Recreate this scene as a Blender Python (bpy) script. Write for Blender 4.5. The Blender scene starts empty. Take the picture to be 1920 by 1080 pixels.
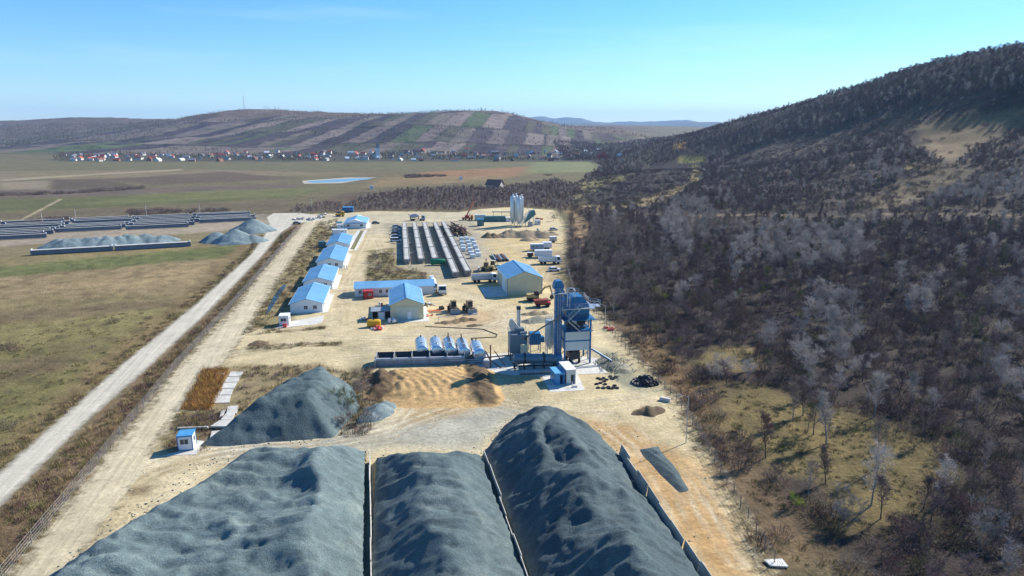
import bpy, bmesh, math, random
import numpy as np
from mathutils import Vector, Matrix
random.seed(7); np.random.seed(7)
R = math.radians
scene = bpy.context.scene
col = scene.collection

# ------------------------------------------------------------------ camera
CAM_H, PITCH, FPX = 50.0, R(12.8), 1300.0
cam_data = bpy.data.cameras.new('camera')
cam_data.sensor_width = 36.0
cam_data.lens = FPX / 1920.0 * 36.0
cam_data.clip_start = 1.0
cam_data.clip_end = 60000.0
cam = bpy.data.objects.new('camera', cam_data)
cam.location = (0, 0, CAM_H)
cam.rotation_euler = (R(90) - PITCH, 0, 0)
col.objects.link(cam)
scene.camera = cam

# ------------------------------------------------------------------ sky, sun, exposure
SUN_AZ, SUN_EL = R(52), R(33)          # azimuth measured from +Y towards +X
world = bpy.data.worlds.new('World')
scene.world = world
world.use_nodes = True
wn = world.node_tree
sky = wn.nodes.new('ShaderNodeTexSky')
sky.sky_type = 'NISHITA'
sky.sun_disc = False
sky.sun_elevation = SUN_EL
sky.sun_rotation = SUN_AZ
sky.altitude = 300
sky.air_density = 1.0
sky.dust_density = 0.1
sky.ozone_density = 2.0
hs = wn.nodes.new('ShaderNodeHueSaturation')
hs.inputs['Saturation'].default_value = 1.22
tint = wn.nodes.new('ShaderNodeMix'); tint.data_type = 'RGBA'; tint.blend_type = 'MULTIPLY'; tint.inputs[0].default_value = 1.0
tint.inputs[7].default_value = (.76, .94, 1.12, 1)
wn.links.new(sky.outputs[0], tint.inputs[6])
wn.links.new(tint.outputs[2], hs.inputs['Color'])
wtc = wn.nodes.new('ShaderNodeTexCoord'); wmp = wn.nodes.new('ShaderNodeMapping'); wmp.inputs['Rotation'].default_value = (0, R(8), R(25)); wmp.inputs['Scale'].default_value = (1.2, 2.0, 16.0)
wno = wn.nodes.new('ShaderNodeTexNoise'); wno.inputs['Scale'].default_value = 1.6; wno.inputs['Detail'].default_value = 6; wno.inputs['Roughness'].default_value = .55
wrg = wn.nodes.new('ShaderNodeMapRange'); wrg.inputs['From Min'].default_value = .52; wrg.inputs['From Max'].default_value = .78; wrg.inputs['To Max'].default_value = .16   # thin streaks of high cloud
wmx = wn.nodes.new('ShaderNodeMix'); wmx.data_type = 'RGBA'; wmx.inputs[7].default_value = (7.5, 8.2, 8.8, 1)
wn.links.new(wtc.outputs['Generated'], wmp.inputs[0]); wn.links.new(wmp.outputs[0], wno.inputs['Vector']); wn.links.new(wno.outputs[0], wrg.inputs['Value']); wn.links.new(wrg.outputs[0], wmx.inputs[0]); wn.links.new(hs.outputs[0], wmx.inputs[6])
wn.links.new(wmx.outputs[2], wn.nodes['Background'].inputs[0])
wn.nodes['Background'].inputs[1].default_value = 0.094
sun_data = bpy.data.lights.new('sun', 'SUN')
sun_data.energy = 5.0
sun_data.angle = R(0.53)
sun_data.color = (1.0, 0.95, 0.86)
sun = bpy.data.objects.new('sun', sun_data)
sd = Vector((math.sin(SUN_AZ) * math.cos(SUN_EL), math.cos(SUN_AZ) * math.cos(SUN_EL), math.sin(SUN_EL)))
sun.rotation_euler = sd.to_track_quat('Z', 'Y').to_euler()
sun.location = (200, 200, 300)
col.objects.link(sun)
vs = scene.view_settings
vs.view_transform = 'Standard'
vs.look = 'None'
vs.exposure = 0.8
vs.gamma = 1.0
vs.use_curve_mapping = False
cy = scene.cycles
cy.use_denoising = True
cy.max_bounces = 6
cy.diffuse_bounces = 2
cy.glossy_bounces = 2
cy.transmission_bounces = 2
cy.transparent_max_bounces = 12
cy.volume_bounces = 0
cy.caustics_reflective = False
cy.caustics_refractive = False

# ------------------------------------------------------------------ measuring helpers
CP, SP = math.cos(PITCH), math.sin(PITCH)
def ray(px, py):
    u = (px - 960.0) / FPX; v = (540.0 - py) / FPX
    return u, CP + v * SP, v * CP - SP
def G(px, py, z=0.0):
    """world point on the plane at height z that was measured at this spot of the photograph"""
    a, b, c = ray(px, py)
    t = (z - CAM_H) / c
    return Vector((a * t, b * t, z))
def GY(px, py, Y):
    a, b, c = ray(px, py)
    t = Y / b
    return Vector((a * t, Y, CAM_H + c * t))

# ------------------------------------------------------------------ numpy noise
def _hash(ix, iy, seed):
    h = (ix.astype(np.int64) * 374761393 + iy.astype(np.int64) * 668265263 + seed * 1442695041) & 0x7fffffff
    h = ((h ^ (h >> 13)) * 1274126177) & 0x7fffffff
    return ((h ^ (h >> 16)) & 0xffff) / 65535.0
def vnoise(x, y, seed=0):
    x = np.asarray(x, dtype=np.float64); y = np.asarray(y, dtype=np.float64)
    ix = np.floor(x); iy = np.floor(y)
    fx = x - ix; fy = y - iy
    fx = fx * fx * (3 - 2 * fx); fy = fy * fy * (3 - 2 * fy)
    a = _hash(ix, iy, seed); b = _hash(ix + 1, iy, seed); c = _hash(ix, iy + 1, seed); d = _hash(ix + 1, iy + 1, seed)
    return (a + (b - a) * fx) * (1 - fy) + (c + (d - c) * fx) * fy
def fbm(x, y, octv=4, seed=0, gain=0.5):
    s = 0.0; amp = 1.0; tot = 0.0
    for o in range(octv):
        s = s + amp * vnoise(x * 2 ** o + 17.3 * o, y * 2 ** o - 9.1 * o, seed + o); tot += amp; amp *= gain
    return s / tot
def sstep(a, b, x):
    t = np.clip((x - a) / (b - a), 0, 1)
    return t * t * (3 - 2 * t)
def seg_dist(x, y, poly, closed=True):
    n = len(poly); d = np.full(np.shape(x), 1e18)
    for i in range(n if closed else n - 1):
        x0, y0 = poly[i][0], poly[i][1]; x1, y1 = poly[(i + 1) % n][0], poly[(i + 1) % n][1]
        dx, dy = x1 - x0, y1 - y0
        t = np.clip(((x - x0) * dx + (y - y0) * dy) / max(dx * dx + dy * dy, 1e-9), 0, 1)
        d = np.minimum(d, (x - x0 - t * dx) ** 2 + (y - y0 - t * dy) ** 2)
    return np.sqrt(d)
def inside(x, y, poly):
    n = len(poly); c = np.zeros(np.shape(x), dtype=bool)
    for i in range(n):
        x0, y0 = poly[i][0], poly[i][1]; x1, y1 = poly[(i + 1) % n][0], poly[(i + 1) % n][1]
        if y0 == y1: continue
        cond = ((y0 > y) != (y1 > y)) & (x < (x1 - x0) * (y - y0) / (y1 - y0) + x0)
        c ^= cond
    return c
def sdist(x, y, poly):
    d = seg_dist(x, y, poly)
    return np.where(inside(x, y, poly), d, -d)
def PX(*pts, z=0.0):
    return [tuple(G(a, b, z)[:2]) for a, b in pts]

# ------------------------------------------------------------------ terrain
def _tps_fit(P, Z, lam=1e-6):
    n = len(P)
    d = np.sqrt(((P[:, None, :] - P[None, :, :]) ** 2).sum(-1))
    K = np.where(d > 0, d * d * np.log(d + 1e-12), 0) + lam * np.eye(n)
    Q = np.hstack([np.ones((n, 1)), P])
    A = np.zeros((n + 3, n + 3)); A[:n, :n] = K; A[:n, n:] = Q; A[n:, :n] = Q.T
    return np.linalg.solve(A, np.concatenate([Z, np.zeros(3)]))
ctrl = []
def cpt(px, py, Y): p = GY(px, py, Y); ctrl.append((p.x, p.y, p.z))
# wooded hill on the right
RIDGE = [(2250, 40, 520), (2080, 62, 600), (1920, 92, 700), (1800, 114, 790), (1700, 140, 880), (1600, 170, 980), (1500, 200, 1090), (1400, 231, 1230), (1320, 253, 1400), (1250, 262, 1600), (1180, 262, 1850)]
for r_ in RIDGE:
    cpt(*r_); p = GY(*r_)
    ctrl.append((p.x * 1.35, p.y * 1.35, p.z * 0.75))
for q in [(2100, 195, 500), (1920, 205, 560), (1800, 220, 600), (1700, 238, 640), (1600, 258, 690), (1500, 282, 740), (1400, 300, 800), (1320, 305, 900),
          (2100, 320, 400), (1920, 312, 430), (1800, 305, 455), (1700, 305, 480), (1600, 330, 480), (1450, 342, 520), (1330, 335, 620), (1230, 320, 760),
          (2100, 405, 310), (1920, 405, 330), (1700, 405, 340), (1500, 405, 365), (1300, 400, 390),
          (2100, 500, 225), (1920, 500, 235), (1600, 500, 243), (1400, 500, 250),
          (1230, 290, 1000), (1200, 280, 1150)]: cpt(*q)
# cultivated ridge across the valley
for q in [(-250, 240, 2500), (-100, 240, 2500), (0, 236, 2600), (120, 222, 2800), (250, 228, 2700), (380, 222, 2500), (460, 205, 2350), (560, 214, 2300), (700, 214, 2300), (800, 212, 2250), (900, 207, 2200), (960, 214, 2200),
          (1030, 232, 2250), (1090, 240, 2300), (1160, 244, 2350),
          (-100, 275, 1850), (100, 262, 1900), (300, 258, 1850), (500, 250, 1800), (700, 250, 1750), (900, 248, 1750), (1040, 256, 1800), (1120, 262, 1850)]: cpt(*q)
for px in range(-300, 1200, 120):
    p = GY(px, 268, 1560); ctrl.append((p.x, p.y, 12.0 + 4 * math.sin(px * .01)))
    p = GY(px, 292, 1330); ctrl.append((p.x, p.y, 2.0))
for px in range(-400, 1300, 200):
    p = GY(px, 225, 3600); ctrl.append((p.x, p.y, 70.0))
for px in range(-500, 2300, 250):
    p = GY(px, 225, 5600); ctrl.append((p.x, p.y, 40.0))
for q in [(1100, 560), (1200, 640), (1300, 760), (1420, 1000), (1060, 480), (1050, 420), (1000, 390), (1100, 360), (1120, 330), (1150, 310), (1130, 300), (800, 330), (400, 330), (0, 330), (-300, 330),
          (0, 400), (400, 400), (700, 400), (0, 500), (500, 500), (900, 500), (0, 700), (500, 700), (900, 700), (0, 1000), (900, 1000), (1500, 800), (1800, 1000), (1700, 700), (1300, 520)]:
    p = G(*q); ctrl.append((p.x, p.y, 0.0))
for q in [(-60, 20), (60, 20), (140, 40), (-140, 40), (0, -80), (220, 60)]: ctrl.append((q[0], q[1], 0.0))
CT = np.array(ctrl); SC = 500.0
TPSW = _tps_fit(CT[:, :2] / SC, CT[:, 2])
PLAIN = PX((-900, 1500), (-900, 303), (-300, 303), (300, 303), (700, 302), (1000, 301), (1110, 302), (1128, 318), (1080, 345), (1068, 372), (1062, 405), (1066, 440), (1066, 480), (1074, 540), (1128, 590), (1255, 722), (1330, 850), (1450, 1080), (1700, 1500))
def terrain(x, y):
    x = np.asarray(x, dtype=np.float64); y = np.asarray(y, dtype=np.float64)
    shp = x.shape; x = x.ravel(); y = y.ravel()
    out = np.zeros_like(x)
    for s in range(0, len(x), 40000):
        a = x[s:s + 40000] / SC; b = y[s:s + 40000] / SC
        d2 = (a[:, None] - CT[None, :, 0] / SC) ** 2 + (b[:, None] - CT[None, :, 1] / SC) ** 2
        out[s:s + 40000] = (np.where(d2 > 0, 0.5 * d2 * np.log(d2 + 1e-24), 0) @ TPSW[:-3]) + TPSW[-3] + TPSW[-2] * a + TPSW[-1] * b
    dist = np.hypot(x, y)
    w = sstep(0.0, 1.0, -sdist(x, y, PLAIN) / (12 + dist * 0.06))
    hill = np.maximum(out, 0) + 0.5 * np.minimum(out, 0)
    lump = (fbm(x / 60, y / 60, 3, 3) - 0.5) * np.clip(dist / 60, 2, 9) + (fbm(x / 14, y / 14, 2, 9) - 0.5) * 2.0
    return ((hill + lump * np.clip(hill / 12, 0.12, 1)) * w).reshape(shp)
def TZ(x, y): return float(terrain(np.array([x]), np.array([y]))[0])

# ------------------------------------------------------------------ materials
MATS = {}
def newmat(name):
    m = bpy.data.materials.new(name); m.use_nodes = True
    nt = m.node_tree; b = nt.nodes['Principled BSDF']
    return m, nt, b
def noise_node(nt, scale, detail=3, vec=None, rough=0.55):
    n = nt.nodes.new('ShaderNodeTexNoise'); n.inputs['Scale'].default_value = scale; n.inputs['Detail'].default_value = detail; n.inputs['Roughness'].default_value = rough
    if vec is not None: nt.links.new(vec, n.inputs['Vector'])
    return n
def ramp(nt, src, lo, hi, p0=0.3, p1=0.7):
    r = nt.nodes.new('ShaderNodeMapRange'); r.inputs['From Min'].default_value = p0; r.inputs['From Max'].default_value = p1
    r.inputs['To Min'].default_value = lo; r.inputs['To Max'].default_value = hi
    nt.links.new(src, r.inputs['Value']); return r.outputs[0]
def mul(nt, a, b):
    m = nt.nodes.new('ShaderNodeMath'); m.operation = 'MULTIPLY'
    for i, q in enumerate((a, b)):
        if isinstance(q, (int, float)): m.inputs[i].default_value = q
        else: nt.links.new(q, m.inputs[i])
    return m.outputs[0]
def scalecol(nt, colr, fac):
    v = nt.nodes.new('ShaderNodeVectorMath'); v.operation = 'SCALE'
    if isinstance(colr, tuple): v.inputs[0].default_value = colr[:3]
    else: nt.links.new(colr, v.inputs[0])
    nt.links.new(fac, v.inputs['Scale']); return v.outputs[0]
def bump(nt, b, src, dist, strength=1.0):
    bn = nt.nodes.new('ShaderNodeBump'); bn.inputs['Strength'].default_value = strength; bn.inputs['Distance'].default_value = dist
    nt.links.new(src, bn.inputs['Height']); nt.links.new(bn.outputs[0], b.inputs['Normal'])
def mat(name, c, rough=0.6, metal=0.0, var=0.12, scale=1.2, bmp=0.0, bscale=6.0, wave=None, spec=0.3, rnd=0.0):
    """painted or plain surface with uneven tone, a little grime and fine relief"""
    if name in MATS: return MATS[name]
    m, nt, b = newmat(name)
    tc = nt.nodes.new('ShaderNodeTexCoord')
    n1 = noise_node(nt, scale, 4, tc.outputs['Object'])
    n2 = noise_node(nt, scale * 7, 3, tc.outputs['Object'])
    f = mul(nt, ramp(nt, n1.outputs[0], 1 - var, 1 + var), ramp(nt, n2.outputs[0], 1 - var * .6, 1 + var * .6))
    if rnd:
        oi = nt.nodes.new('ShaderNodeObjectInfo')
        f = mul(nt, f, ramp(nt, oi.outputs['Random'], 1 - rnd, 1 + rnd, 0, 1))
    nt.links.new(scalecol(nt, (c[0], c[1], c[2]), f), b.inputs['Base Color'])
    b.inputs['Roughness'].default_value = rough; b.inputs['Metallic'].default_value = metal
    b.inputs['Specular IOR Level'].default_value = spec
    if wave:
        w = nt.nodes.new('ShaderNodeTexWave'); w.wave_type = 'BANDS'; w.bands_direction = wave[0]; w.inputs['Scale'].default_value = wave[1]
        nt.links.new(tc.outputs['Object'], w.inputs['Vector']); bump(nt, b, w.outputs[0], wave[2])
    elif bmp:
        n3 = noise_node(nt, bscale, 5, tc.outputs['Object']); bump(nt, b, n3.outputs[0], bmp)
    MATS[name] = m
    return m
def glow(name, c, s): pass

def terrain_mat(name, bmp=0.25, alpha=False, streak=False, jag=.9, contrast=1.0, rough=0.95):
    """soil: colour painted per vertex (what grows or lies there), broken up by noise"""
    m, nt, b = newmat(name)
    at = nt.nodes.new('ShaderNodeAttribute'); at.attribute_name = 'col'
    geo = nt.nodes.new('ShaderNodeNewGeometry')
    pos = geo.outputs['Position']
    n1 = noise_node(nt, 0.035, 5, pos, 0.6); n2 = noise_node(nt, 0.22, 5, pos, 0.65); n3 = noise_node(nt, 1.6, 4, pos, 0.7)
    c = contrast
    f = mul(nt, mul(nt, ramp(nt, n1.outputs[0], 1 - .16 * c, 1 + .16 * c), ramp(nt, n2.outputs[0], 1 - .26 * c, 1 + .22 * c)), ramp(nt, n3.outputs[0], 1 - .28 * c, 1 + .24 * c))
    if streak:
        a2 = nt.nodes.new('ShaderNodeAttribute'); a2.attribute_name = 'tc'
        mp = nt.nodes.new('ShaderNodeMapping'); mp.inputs['Scale'].default_value = (0.02, 0.9, 1)
        nt.links.new(a2.outputs['Vector'], mp.inputs['Vector'])
        ns = noise_node(nt, 1.6, 5, mp.outputs[0], 0.65)
        f = mul(nt, f, ramp(nt, ns.outputs[0], 1 - .25 * streak, 1 + .16 * streak))
    nt.links.new(scalecol(nt, at.outputs['Color'], f), b.inputs['Base Color'])
    b.inputs['Roughness'].default_value = rough; b.inputs['Specular IOR Level'].default_value = 0.15
    nb = noise_node(nt, 1.1, 6, pos, 0.7); bump(nt, b, nb.outputs[0], bmp)
    if alpha:
        af = nt.nodes.new('ShaderNodeAttribute'); af.attribute_name = 'fade'
        ne = noise_node(nt, 0.5, 5, pos, 0.7)
        ad = nt.nodes.new('ShaderNodeMath'); ad.operation = 'ADD'; nt.links.new(af.outputs['Fac'], ad.inputs[0])
        nt.links.new(ramp(nt, ne.outputs[0], -jag, jag, 0.2, 0.8), ad.inputs[1])
        nt.links.new(ramp(nt, ad.outputs[0], 0, 1, 0.1, 0.9), b.inputs['Alpha'])
    return m
def gravel_mat(name, c, var=0.2):
    m, nt, b = newmat(name)
    geo = nt.nodes.new('ShaderNodeNewGeometry'); pos = geo.outputs['Position']
    n1 = noise_node(nt, 0.12, 5, pos, 0.6); n2 = noise_node(nt, 0.9, 5, pos, 0.65); n3 = noise_node(nt, 9.0, 3, pos, 0.8)
    f = mul(nt, mul(nt, ramp(nt, n1.outputs[0], 1 - var, 1 + var), ramp(nt, n2.outputs[0], .8, 1.2)), ramp(nt, n3.outputs[0], .45, 1.55))
    nd = noise_node(nt, 0.16, 6, pos, 0.7); mx = nt.nodes.new('ShaderNodeMix'); mx.data_type = 'RGBA'   # paler fines washed over the coarse stone
    mx.inputs[6].default_value = (c[0], c[1], c[2], 1); mx.inputs[7].default_value = (c[0] * 1.75 + .02, c[1] * 1.6 + .015, c[2] * 1.45 + .01, 1)
    nt.links.new(ramp(nt, nd.outputs[0], 0, .75, .5, .72), mx.inputs[0])
    nt.links.new(scalecol(nt, mx.outputs[2], f), b.inputs['Base Color'])
    b.inputs['Roughness'].default_value = 0.9; b.inputs['Specular IOR Level'].default_value = 0.25
    nb = noise_node(nt, 3.0, 8, pos, 0.75); bump(nt, b, nb.outputs[0], 0.22)
    return m

# ------------------------------------------------------------------ mesh helpers
def setcol(me, cols, name='col'):
    a = me.attributes.new(name, 'FLOAT_COLOR', 'POINT')
    c4 = np.ones((len(me.vertices), 4), dtype=np.float32); c4[:, :3] = cols
    a.data.foreach_set('color', c4.ravel())
def grid_mesh(name, X, Y, Z, keep=None, smooth=True):
    """mesh from 2-D arrays of coordinates; keep = mask of cells"""
    nr, nc = X.shape
    idx = np.arange(nr * nc).reshape(nr, nc)
    q = np.stack([idx[:-1, :-1], idx[:-1, 1:], idx[1:, 1:], idx[1:, :-1]], -1).reshape(-1, 4)
    if keep is not None: q = q[keep.ravel()]
    used = np.unique(q); rem = np.full(nr * nc, -1); rem[used] = np.arange(len(used)); q = rem[q]
    co = np.stack([X.ravel(), Y.ravel(), Z.ravel()], -1)[used]
    me = bpy.data.meshes.new(name)
    me.vertices.add(len(co)); me.vertices.foreach_set('co', co.astype(np.float32).ravel())
    me.loops.add(len(q) * 4); me.loops.foreach_set('vertex_index', q.astype(np.int32).ravel())
    me.polygons.add(len(q)); me.polygons.foreach_set('loop_start', np.arange(0, len(q) * 4, 4, dtype=np.int32))
    me.polygons.foreach_set('loop_total', np.full(len(q), 4, dtype=np.int32))
    me.polygons.foreach_set('use_smooth', np.full(len(q), smooth))
    me.update(); me.validate()
    return me, used
def link(name, me, m=None, parent=None):
    o = bpy.data.objects.new(name, me); col.objects.link(o)
    if m is not None and me is not None and len(me.materials) == 0: me.materials.append(m)
    if parent is not None: o.parent = parent
    return o
def tag(o, label=None, cat=None, group=None, kind=None):
    if label: o['label'] = label
    if cat: o['category'] = cat
    if group: o['group'] = group
    if kind: o['kind'] = kind
    return o
def thing(name, label, cat, loc=(0, 0, 0), rz=0.0, group=None):
    o = bpy.data.objects.new(name, None); o.empty_display_size = 0.3; col.objects.link(o)
    o.location = loc; o.rotation_euler = (0, 0, rz)
    return tag(o, label, cat, group)
def copy_tree(o, parent=None, **kw):
    c = o.copy(); col.objects.link(c)
    if parent is not None: c.parent = parent
    for ch in o.children: copy_tree(ch, c)
    return c
class MB:
    def __init__(s): s.v = []; s.f = []; s.M = Matrix.Identity(4)
    def at(s, loc=(0, 0, 0), rz=0.0, rx=0.0, ry=0.0):
        s.M = Matrix.Translation(loc) @ Matrix.Rotation(rz, 4, 'Z') @ Matrix.Rotation(ry, 4, 'Y') @ Matrix.Rotation(rx, 4, 'X'); return s
    def add(s, vs, fs):
        n = len(s.v)
        for p in vs: s.v.append(tuple(s.M @ Vector(p)))
        for f in fs: s.f.append(tuple(i + n for i in f))
        return s
    def box(s, x0, x1, y0, y1, z0, z1):
        return s.add([(x0, y0, z0), (x1, y0, z0), (x1, y1, z0), (x0, y1, z0), (x0, y0, z1), (x1, y0, z1), (x1, y1, z1), (x0, y1, z1)],
                     [(3, 2, 1, 0), (4, 5, 6, 7), (0, 1, 5, 4), (1, 2, 6, 5), (2, 3, 7, 6), (3, 0, 4, 7)])
    def bbox(s, x0, x1, y0, y1, z0, z1, b=0.06):
        """box with chamfered vertical and top edges"""
        b = min(b, (x1 - x0) * .45, (y1 - y0) * .45, (z1 - z0) * .45)
        def ring(i, z): return [(x0 + i + b, y0 + i, z), (x1 - i - b, y0 + i, z), (x1 - i, y0 + i + b, z), (x1 - i, y1 - i - b, z), (x1 - i - b, y1 - i, z), (x0 + i + b, y1 - i, z), (x0 + i, y1 - i - b, z), (x0 + i, y0 + i + b, z)]
        vs = ring(0, z0) + ring(0, z1 - b) + ring(b, z1)
        fs = [tuple(range(7, -1, -1)), tuple(range(16, 24))]
        for k in (0, 8):
            for i in range(8): fs.append((k + i, k + (i + 1) % 8, k + 8 + (i + 1) % 8, k + 8 + i))
        return s.add(vs, fs)
    def prism(s, prof, y0, y1):
        """profile in XZ (counter-clockwise seen from -Y) extruded along Y"""
        n = len(prof)
        vs = [(p[0], y0, p[1]) for p in prof] + [(p[0], y1, p[1]) for p in prof]
        fs = [tuple(range(n)), tuple(range(2 * n - 1, n - 1, -1))] + [(i, i + n, (i + 1) % n + n, (i + 1) % n) for i in range(n)]
        return s.add(vs, fs)
    def prismx(s, prof, x0, x1):
        """profile in YZ extruded along X"""
        n = len(prof)
        vs = [(x0, p[0], p[1]) for p in prof] + [(x1, p[0], p[1]) for p in prof]
        fs = [tuple(range(n - 1, -1, -1)), tuple(range(n, 2 * n))] + [(i, (i + 1) % n, (i + 1) % n + n, i + n) for i in range(n)]
        return s.add(vs, fs)
    def slab(s, poly, z0, z1):
        n = len(poly)
        vs = [(p[0], p[1], z0) for p in poly] + [(p[0], p[1], z1) for p in poly]
        fs = [tuple(range(n - 1, -1, -1)), tuple(range(n, 2 * n))] + [(i, (i + 1) % n, (i + 1) % n + n, i + n) for i in range(n)]
        return s.add(vs, fs)
    def tube(s, p0, p1, r0, r1=None, n=8, cap=True):
        r1 = r0 if r1 is None else r1
        p0 = Vector(p0); p1 = Vector(p1); d = (p1 - p0)
        if d.length < 1e-6: return s
        d.normalize(); a = d.orthogonal().normalized(); b = d.cross(a)
        vs = []
        for p, r in ((p0, r0), (p1, r1)):
            for i in range(n):
                t = 2 * math.pi * i / n; vs.append(tuple(p + a * (r * math.cos(t)) + b * (r * math.sin(t))))
        fs = [(i, (i + 1) % n, (i + 1) % n + n, i + n) for i in range(n)]
        if cap: fs += [tuple(range(n - 1, -1, -1)), tuple(range(n, 2 * n))]
        return s.add(vs, fs)
    def path(s, pts, r, n=6):
        for a, b in zip(pts, pts[1:]): s.tube(a, b, r, r, n)
        return s
    def lathe(s, prof, n=16, axis='Z'):
        """profile (r, h) turned about the axis"""
        vs = []; m = len(prof)
        for r, h in prof:
            for i in range(n):
                t = 2 * math.pi * i / n; a, b = r * math.cos(t), r * math.sin(t)
                vs.append((a, b, h) if axis == 'Z' else (a, h, b) if axis == 'Y' else (h, a, b))
        fs = [(k * n + i, k * n + (i + 1) % n, (k + 1) * n + (i + 1) % n, (k + 1) * n + i) for k in range(m - 1) for i in range(n)]
        fs += [tuple(range(n - 1, -1, -1)), tuple(range((m - 1) * n, m * n))]
        if axis == 'Y': fs = [tuple(reversed(f)) for f in fs]
        return s.add(vs, fs)
    def build(s, name, m=None, parent=None, smooth=False, loc=None):
        me = bpy.data.meshes.new(name); me.from_pydata(s.v, [], s.f)
        bm = bmesh.new(); bm.from_mesh(me); bmesh.ops.recalc_face_normals(bm, faces=bm.faces); bm.to_mesh(me); bm.free()
        if smooth:
            me.polygons.foreach_set('use_smooth', [True] * len(me.polygons)); me.set_sharp_from_angle(angle=R(40))
        me.update()
        o = link(name, me, m, parent)
        if loc is not None: o.location = loc
        return o
# ------------------------------------------------------------------ ray against the terrain (to place what was measured on the slopes)
_ts = np.exp(np.linspace(math.log(55), math.log(6000), 900))
def RT(px, py):
    a, b, c = ray(px, py)
    z = CAM_H + c * _ts
    k = np.nonzero(z - terrain(a * _ts, b * _ts) < 0)[0]
    t = _ts[k[0]] if len(k) else _ts[-1]
    return Vector((a * t, b * t, CAM_H + c * t))
def RP(*pts): return [tuple(RT(a, b)[:2]) for a, b in pts]
def paint(x, y, base, zones, seed=50):
    c = np.empty((len(x), 3)); c[:] = base
    dist = np.hypot(x, y)
    for k, (poly, colr, soft, wob, op) in enumerate(zones):
        P = np.array(poly); m = soft + wob + 2
        sel = np.nonzero((x > P[:, 0].min() - m) & (x < P[:, 0].max() + m) & (y > P[:, 1].min() - m) & (y < P[:, 1].max() + m))[0]
        if len(sel) == 0: continue
        xs, ys = x[sel], y[sel]
        d = sdist(xs, ys, poly) + (fbm(xs / (wob * 1.6 + 1.5), ys / (wob * 1.6 + 1.5), 4, seed + k * 7) - 0.5) * 2 * wob
        a = (sstep(-soft, soft, d) * op)[:, None]
        c[sel] = c[sel] * (1 - a) + np.array(colr) * a
    return c
DIRT = (.53, .43, .25); PALE = (.56, .49, .355); DUST = (.27, .30, .285); ORANGE = (.44, .285, .12); WEED = (.165, .135, .06)
DRY = (.27, .205, .10); DARKS = (.11, .085, .055); OLIVE = (.15, .13, .055); GREEN = (.105, .12, .042); WOODF_SHADED = (.040, .031, .027)

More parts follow.
